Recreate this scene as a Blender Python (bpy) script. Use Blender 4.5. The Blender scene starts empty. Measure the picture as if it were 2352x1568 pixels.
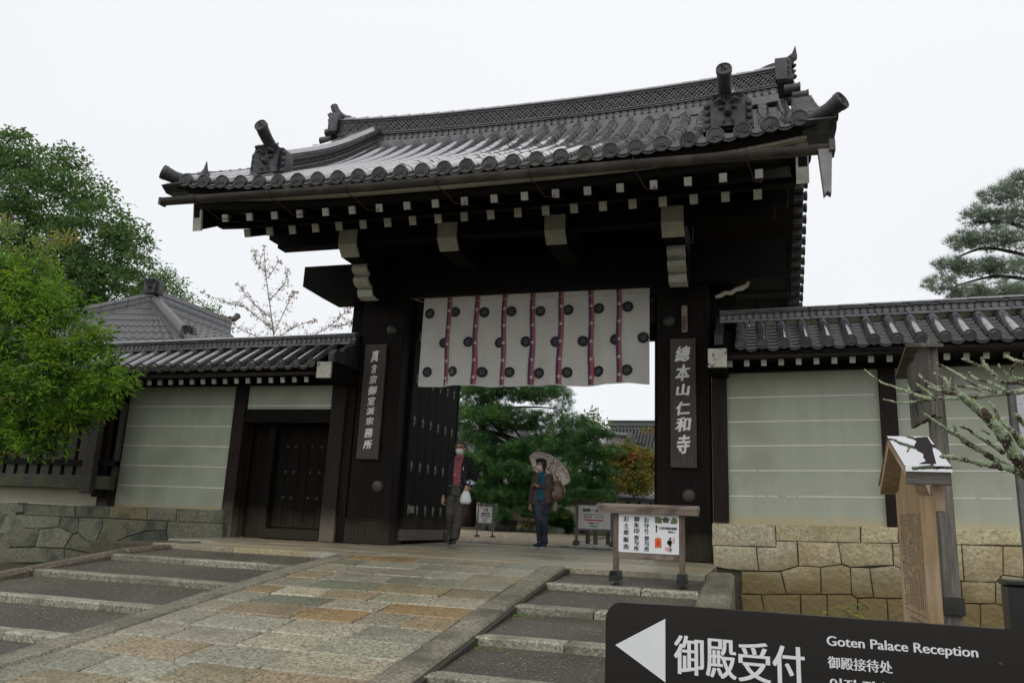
import bpy, bmesh, math, random, json
import numpy as np
from mathutils import Vector, Matrix, Euler, noise
random.seed(7); rng = np.random.default_rng(7)
R = math.radians
SC = bpy.context.scene
COL = SC.collection
# ------------------------------------------------------------------ camera
cam = bpy.data.cameras.new('camera'); camo = bpy.data.objects.new('camera', cam); COL.objects.link(camo)
cam.sensor_width = 36; cam.lens = 1808.14 / 2352 * 36; cam.clip_start = .05; cam.clip_end = 2000
yaw, pitch, roll = -.30184, .22729, -.04359
cy_, sy_ = math.cos(yaw), math.sin(yaw)
fw = Vector((sy_ * math.cos(pitch), cy_ * math.cos(pitch), math.sin(pitch)))
rt = Vector((cy_, -sy_, 0)); dn = fw.cross(rt)
r2 = rt * math.cos(roll) + dn * math.sin(roll); d2 = -rt * math.sin(roll) + dn * math.cos(roll)
CP = Vector((3.53695, -11.99351, .44049))
M = Matrix.Identity(4)
for i in range(3): M[i][0] = r2[i]; M[i][1] = -d2[i]; M[i][2] = -fw[i]; M[i][3] = CP[i]
camo.matrix_world = M
SC.camera = camo
# ------------------------------------------------------------------ overcast sky
W = bpy.data.worlds.new('World'); SC.world = W; W.use_nodes = True
nt = W.node_tree; N = nt.nodes; N.clear()
wo = N.new('ShaderNodeOutputWorld'); b1 = N.new('ShaderNodeBackground'); b2 = N.new('ShaderNodeBackground'); ad = N.new('ShaderNodeAddShader')
sky = N.new('ShaderNodeTexSky'); sky.sky_type = 'NISHITA'; sky.sun_disc = False; sky.sun_elevation = R(52); sky.sun_rotation = R(165)
b1.inputs[1].default_value = .012
nt.links.new(sky.outputs[0], b1.inputs[0])
tc = N.new('ShaderNodeTexCoord'); sp = N.new('ShaderNodeSeparateXYZ'); cr = N.new('ShaderNodeValToRGB')
nt.links.new(tc.outputs['Generated'], sp.inputs[0]); nt.links.new(sp.outputs[2], cr.inputs[0])
e = cr.color_ramp.elements; e[0].position = 0; e[0].color = (.84, .855, .87, 1); e[1].position = .45; e[1].color = (.90, .905, .915, 1)
e2 = cr.color_ramp.elements.new(1.0); e2.color = (1, 1, 1, 1)
cn = N.new('ShaderNodeTexNoise'); cn.inputs['Scale'].default_value = 1.6; cn.inputs['Detail'].default_value = 3
nt.links.new(tc.outputs['Generated'], cn.inputs['Vector'])
mr = N.new('ShaderNodeMapRange'); mr.inputs[3].default_value = .965; mr.inputs[4].default_value = 1.03; nt.links.new(cn.outputs[0], mr.inputs[0])
mx = N.new('ShaderNodeVectorMath'); mx.operation = 'SCALE'; nt.links.new(cr.outputs[0], mx.inputs[0]); nt.links.new(mr.outputs[0], mx.inputs['Scale'])
nt.links.new(mx.outputs[0], b2.inputs[0]); b2.inputs[1].default_value = .925
nt.links.new(b1.outputs[0], ad.inputs[0]); nt.links.new(b2.outputs[0], ad.inputs[1]); nt.links.new(ad.outputs[0], wo.inputs[0])
sun = bpy.data.lights.new('sun', 'SUN'); sun.energy = .5; sun.angle = R(50); sun.color = (1, .98, .94)
so = bpy.data.objects.new('sun', sun); COL.objects.link(so); so.rotation_euler = (R(38), 0, R(-15)); so.location = (0, -20, 20)
SC.view_settings.view_transform = 'Standard'; SC.view_settings.look = 'None'; SC.view_settings.exposure = .10; SC.view_settings.gamma = 1
SC.view_settings.use_curve_mapping = False
SC.render.engine = 'CYCLES'
SC.cycles.max_bounces = 6; SC.cycles.diffuse_bounces = 3; SC.cycles.glossy_bounces = 2; SC.cycles.transparent_max_bounces = 6
# ------------------------------------------------------------------ materials
MATS = {}
def mat(name, col, rough=.7, var=.25, scale=6., stretch=(1, 1, 1), bump=0., bscale=None, col2=None, rnd=0., spec=.5, thr=(.35, .65), det=5, metal=0., third=None, tscale=1.3, tthr=(.5, .62), coords='Object', sss=0, rrough=None, hues=None, shift=True, gz=None, coat=0):
    """noise-mixed principled material; rnd = value change per object; hues = list of tints picked per object"""
    m = bpy.data.materials.new(name); m.use_nodes = True; t = m.node_tree; n = t.nodes; L = t.links
    b = n['Principled BSDF']; b.inputs['Roughness'].default_value = rough; b.inputs['Metallic'].default_value = metal
    b.inputs['Specular IOR Level'].default_value = spec
    tc = n.new('ShaderNodeTexCoord'); mp = n.new('ShaderNodeMapping'); mp.inputs['Scale'].default_value = stretch
    oi = n.new('ShaderNodeObjectInfo')
    L.new(tc.outputs[coords], mp.inputs[0])
    if shift and coords == 'Object':
        sc = n.new('ShaderNodeMath'); sc.operation = 'MULTIPLY'; sc.inputs[1].default_value = 37.; L.new(oi.outputs['Random'], sc.inputs[0])
        cb = n.new('ShaderNodeCombineXYZ'); L.new(sc.outputs[0], cb.inputs[0]); L.new(sc.outputs[0], cb.inputs[1]); L.new(cb.outputs[0], mp.inputs['Location'])
    ns = n.new('ShaderNodeTexNoise'); ns.inputs['Scale'].default_value = scale; ns.inputs['Detail'].default_value = det; ns.inputs['Roughness'].default_value = .65
    L.new(mp.outputs[0], ns.inputs['Vector'])
    cr = n.new('ShaderNodeValToRGB'); e = cr.color_ramp.elements; e[0].position = thr[0]; e[1].position = thr[1]
    c2 = col2 or tuple(c * (1 - var) for c in col); c1 = col if col2 else tuple(min(1, c * (1 + var)) for c in col)
    e[0].color = (*c2, 1); e[1].color = (*c1, 1); L.new(ns.outputs[0], cr.inputs[0]); out = cr.outputs[0]
    if third:
        n3 = n.new('ShaderNodeTexNoise'); n3.inputs['Scale'].default_value = tscale; n3.inputs['Detail'].default_value = 4; L.new(mp.outputs[0] if stretch == (1, 1, 1) else tc.outputs[coords], n3.inputs['Vector'])
        r3 = n.new('ShaderNodeValToRGB'); r3.color_ramp.elements[0].position = tthr[0]; r3.color_ramp.elements[1].position = tthr[1]; L.new(n3.outputs[0], r3.inputs[0])
        mm = n.new('ShaderNodeMixRGB'); mm.inputs[2].default_value = (*third, 1); L.new(r3.outputs[0], mm.inputs[0]); L.new(out, mm.inputs[1]); out = mm.outputs[0]
    if hues:
        hr = n.new('ShaderNodeValToRGB'); hr.color_ramp.interpolation = 'CONSTANT'; el = hr.color_ramp.elements
        for i, h in enumerate(hues):
            q = el[i] if i < 2 else el.new(i / len(hues)); q.position = i / len(hues)
            q.color = (*h, 1)
        L.new(oi.outputs['Random'], hr.inputs[0]); mm = n.new('ShaderNodeMixRGB'); mm.blend_type = 'MULTIPLY'; mm.inputs[0].default_value = 1
        L.new(out, mm.inputs[1]); L.new(hr.outputs[0], mm.inputs[2]); out = mm.outputs[0]
    if rnd:
        mr = n.new('ShaderNodeMapRange'); mr.inputs[3].default_value = 1 - rnd; mr.inputs[4].default_value = 1 + rnd
        if hues:
            fr = n.new('ShaderNodeMath'); fr.operation = 'MULTIPLY'; fr.inputs[1].default_value = 17.3; f2 = n.new('ShaderNodeMath'); f2.operation = 'FRACT'
            L.new(oi.outputs['Random'], fr.inputs[0]); L.new(fr.outputs[0], f2.inputs[0]); L.new(f2.outputs[0], mr.inputs[0])
        else: L.new(oi.outputs['Random'], mr.inputs[0])
        vm = n.new('ShaderNodeVectorMath'); vm.operation = 'SCALE'; L.new(out, vm.inputs[0]); L.new(mr.outputs[0], vm.inputs['Scale']); out = vm.outputs[0]
    if gz:   # stain that depends on real world height: (z0, z1, colour)
        ge = n.new('ShaderNodeNewGeometry'); sz = n.new('ShaderNodeSeparateXYZ'); L.new(ge.outputs['Position'], sz.inputs[0])
        nn = n.new('ShaderNodeTexNoise'); nn.inputs['Scale'].default_value = 3; nn.inputs['Detail'].default_value = 5; L.new(ge.outputs['Position'], nn.inputs['Vector'])
        ma = n.new('ShaderNodeMath'); ma.operation = 'MULTIPLY_ADD'; ma.inputs[1].default_value = -(gz[3] if len(gz) > 3 else .25); L.new(nn.outputs[0], ma.inputs[0]); L.new(sz.outputs[2], ma.inputs[2])
        mr = n.new('ShaderNodeMapRange'); mr.inputs[1].default_value = gz[0] - .1; mr.inputs[2].default_value = gz[1] - .1; mr.inputs[3].default_value = 1; mr.inputs[4].default_value = 0; L.new(ma.outputs[0], mr.inputs[0])
        mm = n.new('ShaderNodeMixRGB'); mm.inputs[2].default_value = (*gz[2], 1); L.new(mr.outputs[0], mm.inputs[0]); L.new(out, mm.inputs[1]); out = mm.outputs[0]
    L.new(out, b.inputs['Base Color'])
    if coat: b.inputs['Coat Weight'].default_value = coat; b.inputs['Coat Roughness'].default_value = .09; b.inputs['Coat IOR'].default_value = 1.6
    if rrough:
        mr = n.new('ShaderNodeMapRange'); mr.inputs[3].default_value = rrough[0]; mr.inputs[4].default_value = rrough[1]; L.new(ns.outputs[0], mr.inputs[0]); L.new(mr.outputs[0], b.inputs['Roughness'])
    if bump:
        bn = n.new('ShaderNodeTexNoise'); bn.inputs['Scale'].default_value = bscale or scale * 2; bn.inputs['Detail'].default_value = 4; L.new(mp.outputs[0], bn.inputs['Vector'])
        bp = n.new('ShaderNodeBump'); bp.inputs['Strength'].default_value = bump; bp.inputs['Distance'].default_value = .02; L.new(bn.outputs[0], bp.inputs['Height']); L.new(bp.outputs[0], b.inputs['Normal'])
    MATS[name] = m; return m
WV = (14, 14, 1); WH = (1, 14, 14); WY = (14, 1, 14)
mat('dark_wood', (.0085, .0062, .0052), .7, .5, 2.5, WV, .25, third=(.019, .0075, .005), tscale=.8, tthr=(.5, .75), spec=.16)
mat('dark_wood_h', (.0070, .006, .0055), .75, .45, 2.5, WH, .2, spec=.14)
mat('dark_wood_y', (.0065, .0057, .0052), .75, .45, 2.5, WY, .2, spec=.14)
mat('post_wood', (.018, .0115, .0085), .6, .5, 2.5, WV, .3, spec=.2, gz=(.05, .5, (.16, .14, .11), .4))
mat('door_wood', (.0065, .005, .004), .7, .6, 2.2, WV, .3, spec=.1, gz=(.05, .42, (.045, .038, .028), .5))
mat('grey_wood', (.115, .105, .09), .75, .45, 3, WV, .5, rnd=.2)
mat('grey_wood_h', (.12, .105, .09), .7, .35, 3, WH, .4, rnd=.1)
mat('mossy_wood', (.05, .05, .036), .8, .45, 4, WH, .4, third=(.06, .08, .03), tscale=4)
mat('slat_wood', (.046, .041, .034), .8, .45, 3, WV, .4, rnd=.25)
mat('fresh_wood', (.36, .245, .13), .65, .22, 2.5, WV, .25, third=(.50, .40, .30), tscale=2.2, tthr=(.45, .7))
mat('board_wood', (.062, .047, .038), .7, .35, 2.2, WV, .2, rnd=.05)
mat('sign_frame', (.135, .095, .07), .65, .35, 3, WV, .3)
mat('sign_frame_h', (.23, .18, .145), .6, .3, 3, WH, .3, third=(.12, .09, .075), tscale=5)
mat('white_paint', (.45, .45, .385), .75, .14, 14, rnd=.14, bump=.1, third=(.33, .33, .28), tscale=9, tthr=(.6, .75))
mat('shabby_white', (.50, .485, .42), .8, .15, 10, bump=.2, third=(.10, .09, .08), tscale=13, tthr=(.60, .66))
mat('plaster', (.435, .46, .37), .85, .05, 1.5, (3.5, 3.5, .35), bump=.08, bscale=25, third=(.36, .375, .285), tscale=.9, gz=(.60, .80, (.52, .43, .25), .14))
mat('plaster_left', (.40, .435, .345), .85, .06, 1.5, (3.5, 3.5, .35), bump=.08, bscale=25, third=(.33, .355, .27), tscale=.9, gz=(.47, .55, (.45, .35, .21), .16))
mat('band_paint', (.74, .74, .68), .7, .05, 8)
mat('tile', (.115, .113, .122), .2, .30, 9, rnd=.28, bump=.05, bscale=14, coat=1., spec=1., third=(.17, .165, .17), tscale=5, tthr=(.55, .75), rrough=(.06, .30))
mat('tile_flat', (.042, .042, .044), .3, .5, 12, bump=.05, spec=.6, third=(.06, .06, .062), tscale=3, coat=.7)
mat('tile_cap', (.042, .042, .041), .5, .35, 18, rnd=.3, bump=.2, third=(.065, .064, .056), tscale=7)
mat('tile_ridge', (.13, .13, .135), .3, .35, 12, rnd=.2, bump=.1, spec=.7)
mat('tile_dark', (.026, .027, .031), .5, .4, 16, bump=.3, third=(.06, .062, .065), tscale=6)
mat('hall_tile', (.12, .12, .122), .5, .3, 20, bump=.1)
mat('granite', (.285, .265, .205), .45, .62, 38, hues=[(.74, .76, .70), (1.0, .97, .88), (.92, .72, .48), (.76, .78, .66), (.92, .90, .84), (.98, .82, .62), (.62, .66, .56), (.84, .68, .52), (1.12, 1.09, 1.0), (.74, .66, .48), (.84, .86, .80), (.88, .64, .38), (.96, .93, .82), (.80, .78, .68)], rnd=.18, bump=.55, bscale=55, thr=(.33, .6), third=(.19, .18, .13), tscale=2.2, tthr=(.5, .8), rrough=(.2, .48), spec=.7)
mat('step_stone', (.255, .24, .18), .6, .55, 40, rnd=.22, bump=.6, bscale=45, thr=(.35, .6), third=(.13, .13, .09), tscale=3, tthr=(.5, .68), spec=.5)
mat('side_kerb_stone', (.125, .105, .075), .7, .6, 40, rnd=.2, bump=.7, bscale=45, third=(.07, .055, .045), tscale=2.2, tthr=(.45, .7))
mat('kerb_stone', (.20, .185, .13), .65, .6, 40, rnd=.2, bump=.7, bscale=45, third=(.09, .08, .06), tscale=2.2, tthr=(.45, .7))
mat('platform_stone', (.37, .335, .235), .45, .3, 30, rnd=.16, bump=.3, bscale=30, third=(.26, .22, .15), tscale=1.3, tthr=(.45, .75), hues=[(1, 1, 1), (.9, .95, 1), (1.08, 1, .86), (.85, .84, .8)], rrough=(.3, .55))
mat('wall_stone', (.47, .425, .295), .8, .38, 26, rnd=.10, bump=1.3, bscale=16, thr=(.3, .62), hues=[(1, 1, 1), (.96, .90, .82), (1.0, .98, .86), (.92, .93, .90)], third=(.36, .29, .16), tscale=2.0, tthr=(.5, .82), gz=(-.40, .12, (.22, .165, .07), .5))
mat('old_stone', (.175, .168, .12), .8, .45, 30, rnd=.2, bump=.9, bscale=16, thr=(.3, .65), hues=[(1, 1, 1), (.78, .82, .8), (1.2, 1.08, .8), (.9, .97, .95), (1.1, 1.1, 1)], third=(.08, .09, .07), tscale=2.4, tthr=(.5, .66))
mat('joint', (.075, .068, .045), .9, .3, 20, bump=.3)
mat('path_joint', (.038, .035, .024), .9, .3, 20, bump=.3)
mat('asphalt', (.070, .062, .046), .42, .75, 55, bump=1., bscale=70, third=(.105, .096, .070), tscale=1.1, tthr=(.42, .7), rrough=(.35, .6), spec=.45)
mat('gravel', (.40, .34, .24), .8, .5, 75, bump=1., bscale=90, thr=(.35, .6))
mat('court_paving', (.42, .41, .37), .4, .35, 14, bump=.4, third=(.26, .27, .23), tscale=3)
mat('moss', (.075, .085, .022), .95, .5, 26, bump=1., bscale=45, third=(.12, .10, .05), tscale=2.5)
mat('bright_moss', (.10, .22, .02), .95, .4, 30)
mat('earth', (.09, .075, .05), .9, .4, 12, bump=.6, third=(.05, .06, .025), tscale=1.2)
mat('bark', (.055, .042, .034), .9, .5, 9, (1, 1, .35), 1., 16)
mat('pine_bark', (.05, .032, .026), .9, .55, 8, (1, 1, .5), 1., 14)
mat('twig', (.17, .13, .10), .85, .4, 12)
mat('lichen_bark', (.12, .085, .07), .95, .5, 55, bump=1.2, bscale=90, third=(.42, .50, .33), tscale=17, tthr=(.44, .52))
mat('lichen', (.46, .55, .36), .95, .3, 40, bump=.8, third=(.36, .42, .12), tscale=9, tthr=(.5, .6))
for nm, c, c2, th in [('leaf_dark', (.155, .265, .075), (.045, .10, .03), (.18, .27, .07)), ('leaf_far', (.20, .32, .10), (.09, .17, .06), None), ('leaf_bright', (.22, .40, .032), (.028, .085, .012), (.46, .52, .045)),
                      ('leaf_droop', (.26, .36, .08), (.12, .19, .05), (.34, .26, .06)), ('leaf_maple', (.33, .27, .055), (.13, .16, .035), (.42, .17, .05)), ('leaf_sprig', (.25, .29, .055), (.12, .16, .035), (.33, .22, .05)),
                      ('leaf_cherry', (.48, .28, .20), (.28, .22, .12), (.22, .30, .10)), ('needle', (.11, .25, .065), (.03, .10, .032), (.16, .29, .065)), ('needle_far', (.36, .43, .33), (.19, .25, .19), None), ('bush_leaf', (.05, .14, .035), (.015, .05, .015), (.09, .2, .05))]:  # needle_far has haze mixed into its pale needle colour
    mat(nm, c, .5, 0, 3.2 if 'cherry' not in nm else 9, col2=c2, third=th, tscale=1.8 if nm != 'leaf_bright' else 2.6, thr=(.40, .58), tthr=(.54, .66) if 'bright' not in nm else (.60, .72), spec=.35, shift=False)
mat('cloth_white', (.72, .705, .67), .9, .05, 4, bump=.1, bscale=300)
mat('crest_black', (.022, .024, .030), .8, .1, 8)
mat('cloth_line', (.58, .57, .54), .9, .05, 5)
mat('ribbon_purple', (.11, .035, .10), .75, .15, 10)
mat('ribbon_pink', (.33, .125, .125), .75, .15, 10)
mat('ribbon_red', (.50, .015, .03), .75, .15, 10)
mat('sign_black', (.016, .014, .013), .28, .15, 2, (1, 1, 30), spec=.5)
mat('post_black', (.014, .014, .014), .3, .15, 5)
mat('sign_white', (.80, .81, .82), .35, .02, 3)
mat('sign_cream', (.62, .61, .60), .45, .03, 3)
mat('ink', (.012, .012, .012), .6, .1, 6)
mat('brush_white', (.80, .80, .76), .7, .12, 9)
mat('sign_text', (.82, .83, .84), .5, .03, 9)
mat('sign_red', (.55, .03, .04), .5, .05, 9)
mat('sign_blue', (.02, .04, .18), .5, .05, 9)
mat('amulet', (.68, .14, .02), .5, .2, 60)
mat('amulet_red', (.65, .02, .015), .5, .05, 9)
mat('stamp_pink', (.72, .33, .33), .5, .15, 60)
mat('print_green', (.10, .16, .05), .5, .6, 60, coords='Object')
mat('print_brown', (.10, .05, .035), .5, .5, 40)
mat('faint_ink', (.18, .13, .085), .7, .3, 60)
mat('metal_dark', (.035, .033, .031), .45, .3, 12, metal=.3)
mat('boss', (.045, .04, .036), .5, .3, 12)
mat('stud_metal', (.17, .16, .145), .5, .35, 30, metal=.3)
mat('rust', (.055, .018, .011), .7, .3, 20)
mat('gutter', (.040, .034, .029), .45, .3, 5, (1, 6, 6), third=(.075, .06, .05), tscale=2)
mat('spout', (.24, .225, .235), .5, .15, 8)
mat('copper_roof', (.62, .62, .63), .035, .02, 4, spec=1., metal=1.)
mat('dark_roof', (.032, .036, .036), .5, .3, 5)
mat('rock', (.035, .034, .036), .6, .5, 6, bump=1., bscale=14)
mat('white_wall', (.80, .79, .74), .8, .04, 3)
mat('cream_wall', (.42, .40, .31), .8, .06, 3)
mat('bamboo_fence', (.15, .12, .085), .8, .4, 5, WV, .3, rnd=.1)
mat('skin', (.42, .235, .16), .55, .06, 9)
mat('hair', (.014, .012, .011), .5, .4, 60)
mat('hair_grey', (.06, .056, .052), .5, .6, 50)
mat('mask', (.78, .78, .79), .8, .03, 9)
mat('mask_pink', (.74, .66, .70), .8, .03, 9)
mat('blazer', (.007, .007, .0085), .85, .25, 9)
mat('shirt_red', (.26, .075, .085), .85, .15, 60)
mat('trousers', (.060, .056, .048), .85, .2, 12)
mat('shoe_black', (.01, .01, .01), .25, .1, 9)
mat('jacket_brown', (.10, .072, .060), .8, .15, 9)
mat('top_teal', (.010, .11, .17), .8, .12, 12)
mat('jeans', (.020, .026, .045), .85, .3, 9, third=(.065, .08, .11), tscale=5)
mat('shoe_navy', (.02, .03, .06), .7, .2, 20)
mat('shoe_sole', (.5, .49, .46), .7, .1, 20)
mat('bag_bronze', (.14, .078, .045), .33, .4, 9, bump=.8, bscale=12, spec=.7)
mat('pouch', (.24, .20, .17), .7, .1, 9)
mat('plastic_bag', (.72, .73, .76), .35, .06, 9, bump=.6, bscale=14)
mat('brochure', (.62, .66, .72), .4, .2, 22, third=(.06, .07, .09), tscale=14, tthr=(.5, .54))
mat('brochure_dark', (.03, .035, .06), .4, .2, 22, third=(.5, .5, .5), tscale=14, tthr=(.6, .64))
mat('label_white', (.52, .52, .55), .4, .05, 30, third=(.2, .2, .22), tscale=22, tthr=(.62, .66))
mat('pole_grey', (.14, .145, .14), .7, .2, 12)
# umbrella canopy: white cloth printed with round pink flowers
m = bpy.data.materials.new('umbrella_cloth'); m.use_nodes = True; t = m.node_tree; n = t.nodes; L = t.links
tc = n.new('ShaderNodeTexCoord'); vo = n.new('ShaderNodeTexVoronoi'); vo.inputs['Scale'].default_value = 13; L.new(tc.outputs['Object'], vo.inputs['Vector'])
w = n.new('ShaderNodeTexNoise'); w.inputs['Scale'].default_value = 75; L.new(tc.outputs['Object'], w.inputs['Vector'])
ma = n.new('ShaderNodeMath'); ma.operation = 'MULTIPLY_ADD'; ma.inputs[1].default_value = .35; L.new(w.outputs[0], ma.inputs[0]); L.new(vo.outputs['Distance'], ma.inputs[2])
cr = n.new('ShaderNodeValToRGB'); cr.color_ramp.elements[0].position = .47; cr.color_ramp.elements[0].color = (.58, .19, .15, 1); cr.color_ramp.elements[1].position = .52; cr.color_ramp.elements[1].color = (.72, .67, .60, 1)
L.new(ma.outputs[0], cr.inputs[0]); L.new(cr.outputs[0], n['Principled BSDF'].inputs['Base Color'])
n['Principled BSDF'].inputs['Roughness'].default_value = .8
tr = n.new('ShaderNodeBsdfTranslucent'); L.new(cr.outputs[0], tr.inputs[0]); ms = n.new('ShaderNodeMixShader'); ms.inputs[0].default_value = .45
L.new(n['Principled BSDF'].outputs[0], ms.inputs[1]); L.new(tr.outputs[0], ms.inputs[2]); L.new(ms.outputs[0], n['Material Output'].inputs[0]); MATS['umbrella_cloth'] = m
# leaves let some light through
for nm in MATS:
    if nm.startswith('leaf') or nm.startswith('bush_leaf') or nm == 'cloth_white':
        t = MATS[nm].node_tree; n = t.nodes; b = n['Principled BSDF']; src = b.inputs['Base Color'].links[0].from_socket
        tr = n.new('ShaderNodeBsdfTranslucent'); t.links.new(src, tr.inputs[0]); ms = n.new('ShaderNodeMixShader'); ms.inputs[0].default_value = .45 if nm != 'cloth_white' else .25
        t.links.new(b.outputs[0], ms.inputs[1]); t.links.new(tr.outputs[0], ms.inputs[2]); t.links.new(ms.outputs[0], n['Material Output'].inputs[0])
# ------------------------------------------------------------------ mesh helpers
class MB:
    def __init__(s): s.v = []; s.f = []
    def add(s, vs, fs):
        o = len(s.v); s.v += [tuple(v) for v in vs]; s.f += [tuple(i + o for i in f) for f in fs]; return s
    def box(s, x0, x1, y0, y1, z0, z1, b=0.):
        if x0 > x1: x0, x1 = x1, x0
        if y0 > y1: y0, y1 = y1, y0
        if b <= 0:
            vs = [(x, y, z) for z in (z0, z1) for y in (y0, y1) for x in (x0, x1)]
            return s.add(vs, [(0, 2, 3, 1), (4, 5, 7, 6), (0, 1, 5, 4), (2, 6, 7, 3), (0, 4, 6, 2), (1, 3, 7, 5)])
        vs = []; c = ((x0, y0), (x1, y0), (x1, y1), (x0, y1)); i = ((x0 + b, y0 + b), (x1 - b, y0 + b), (x1 - b, y1 - b), (x0 + b, y1 - b))
        oc = []
        for (ax, ay), (px, py), (qx, qy) in zip(c, c[-1:] + c[:-1], c[1:] + c[:1]):
            for (tx, ty) in ((px, py), (qx, qy)):
                l = math.hypot(tx - ax, ty - ay); oc.append((ax + (tx - ax) / l * b, ay + (ty - ay) / l * b))
        for z in (z0 + b, z1 - b): vs += [(x, y, z) for x, y in oc]
        vs += [(x, y, z0) for x, y in i] + [(x, y, z1) for x, y in i]
        fs = [(k, (k + 1) % 8, 8 + (k + 1) % 8, 8 + k) for k in range(8)]
        for k in range(4):
            n = (k + 1) % 4
            fs += [(2 * k, 2 * k + 1, 16 + k)[::-1], (8 + 2 * k, 8 + 2 * k + 1, 20 + k)]
            fs += [(2 * k + 1, 2 * n, 16 + n, 16 + k)[::-1], (8 + 2 * k + 1, 8 + 2 * n, 20 + n, 20 + k)]
        fs += [(19, 18, 17, 16), (20, 21, 22, 23)]
        return s.add(vs, fs)
    def prism(s, poly, a, b, ax='x'):
        """extrude 2-D polygon; ax='x': poly is (y,z); 'y': (x,z); 'z': (x,y)"""
        n = len(poly)
        def P(p, t): return (t, p[0], p[1]) if ax == 'x' else (p[0], t, p[1]) if ax == 'y' else (p[0], p[1], t)
        vs = [P(p, a) for p in poly] + [P(p, b) for p in poly]
        fs = [tuple(range(n - 1, -1, -1)), tuple(range(n, 2 * n))] + [(i, (i + 1) % n, n + (i + 1) % n, n + i) for i in range(n)]
        return s.add(vs, fs)
    def tube(s, pts, rad, seg=8, cap=True, flat=None):
        pts = [Vector(p) for p in pts]; n = len(pts)
        if not hasattr(rad, '__len__'): rad = [rad] * n
        up = None; vs = []
        for i, p in enumerate(pts):
            t = (pts[min(i + 1, n - 1)] - pts[max(i - 1, 0)]).normalized()
            if up is None: up = (Vector((0, 0, 1)) if abs(t.z) < .9 else Vector((1, 0, 0)))
            u = (up - t * up.dot(t)).normalized(); w = t.cross(u); up = u
            for k in range(seg):
                a = 2 * math.pi * k / seg; vs.append(p + (u * math.cos(a) + w * math.sin(a)) * rad[i])
        fs = [(i * seg + k, i * seg + (k + 1) % seg, (i + 1) * seg + (k + 1) % seg, (i + 1) * seg + k) for i in range(n - 1) for k in range(seg)]
        if cap: fs += [tuple(range(seg - 1, -1, -1)), tuple((n - 1) * seg + k for k in range(seg))]
        return s.add(vs, fs)
    def lathe(s, prof, seg=16, ax='z', o=(0, 0, 0)):
        """prof: (r, h) list round an axis through o"""
        vs = []
        for r, h in prof:
            for k in range(seg):
                a = 2 * math.pi * k / seg; x, y = r * math.cos(a), r * math.sin(a)
                q = (x, y, h) if ax == 'z' else (x, h, y) if ax == 'y' else (h, x, y)
                vs.append((q[0] + o[0], q[1] + o[1], q[2] + o[2]))
        n = len(prof); fs = [(i * seg + k, i * seg + (k + 1) % seg, (i + 1) * seg + (k + 1) % seg, (i + 1) * seg + k) for i in range(n - 1) for k in range(seg)]
        fs += [tuple(range(seg - 1, -1, -1)), tuple((n - 1) * seg + k for k in range(seg))]
        return s.add(vs, fs)
    def mesh(s, name, m, c=(0, 0, 0), smooth=False):
        me = bpy.data.meshes.new(name)
        me.from_pydata([(v[0] - c[0], v[1] - c[1], v[2] - c[2]) for v in s.v], [], s.f)
        me.materials.append(MATS[m] if isinstance(m, str) else m)
        bm = bmesh.new(); bm.from_mesh(me); bmesh.ops.recalc_face_normals(bm, faces=bm.faces); bm.to_mesh(me); bm.free()
        if smooth: smoothme(me, smooth)
        me.update(); return me
    def build(s, name, m, parent=None, smooth=False, local=False, base=False, **tags):
        a = np.array(s.v); lo, hi = a.min(0), a.max(0); c = (lo + hi) / 2
        if base: c[2] = lo[2]
        me = s.mesh(name, m, c, smooth)
        return put(name, me, c, parent, local, **tags)
def smoothme(me, ang=.7):
    me.polygons.foreach_set('use_smooth', [True] * len(me.polygons))
    if ang is not True:
        try: me.set_sharp_from_angle(angle=ang)
        except Exception: pass
def put(name, me, loc, parent=None, local=False, rot=None, scale=None, **tags):
    o = bpy.data.objects.new(name, me); COL.objects.link(o)
    loc = Vector(loc)
    if parent is not None:
        o.parent = parent
        if not local: loc = loc - wl(parent)
    o.location = loc
    if rot is not None: o.rotation_euler = rot
    if scale is not None: o.scale = scale
    for k, v in tags.items(): o[k] = v
    return o
def wl(o):
    v = Vector(o.location)
    while o.parent: o = o.parent; v += Vector(o.location)
    return v
def thing(name, label, cat, loc, rotz=0, group=None):
    o = bpy.data.objects.new(name, None); o.empty_display_size = .2; COL.objects.link(o); o.location = loc; o.rotation_euler = (0, 0, rotz)
    o['label'] = label; o['category'] = cat
    if group: o['group'] = group
    return o
def struct(o): o['kind'] = 'structure'; return o
def stuff(o): o['kind'] = 'stuff'; return o
def raw(name, V, F, m, parent=None, local=False, smooth=False, **tags):
    """numpy mesh"""
    V = np.asarray(V, float); c = (V.min(0) + V.max(0)) / 2
    me = bpy.data.meshes.new(name); n = len(F); k = F.shape[1]
    me.vertices.add(len(V)); me.vertices.foreach_set('co', (V - c).astype('f').ravel())
    me.loops.add(n * k); me.loops.foreach_set('vertex_index', F.astype('i').ravel())
    me.polygons.add(n); me.polygons.foreach_set('loop_start', np.arange(0, n * k, k, dtype='i'))
    try: me.polygons.foreach_set('loop_total', np.full(n, k, 'i'))
    except Exception: pass
    me.materials.append(MATS[m]); me.update(calc_edges=True); me.validate()
    if smooth: me.polygons.foreach_set('use_smooth', [True] * n)
    return put(name, me, c, parent, local, **tags)
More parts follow.
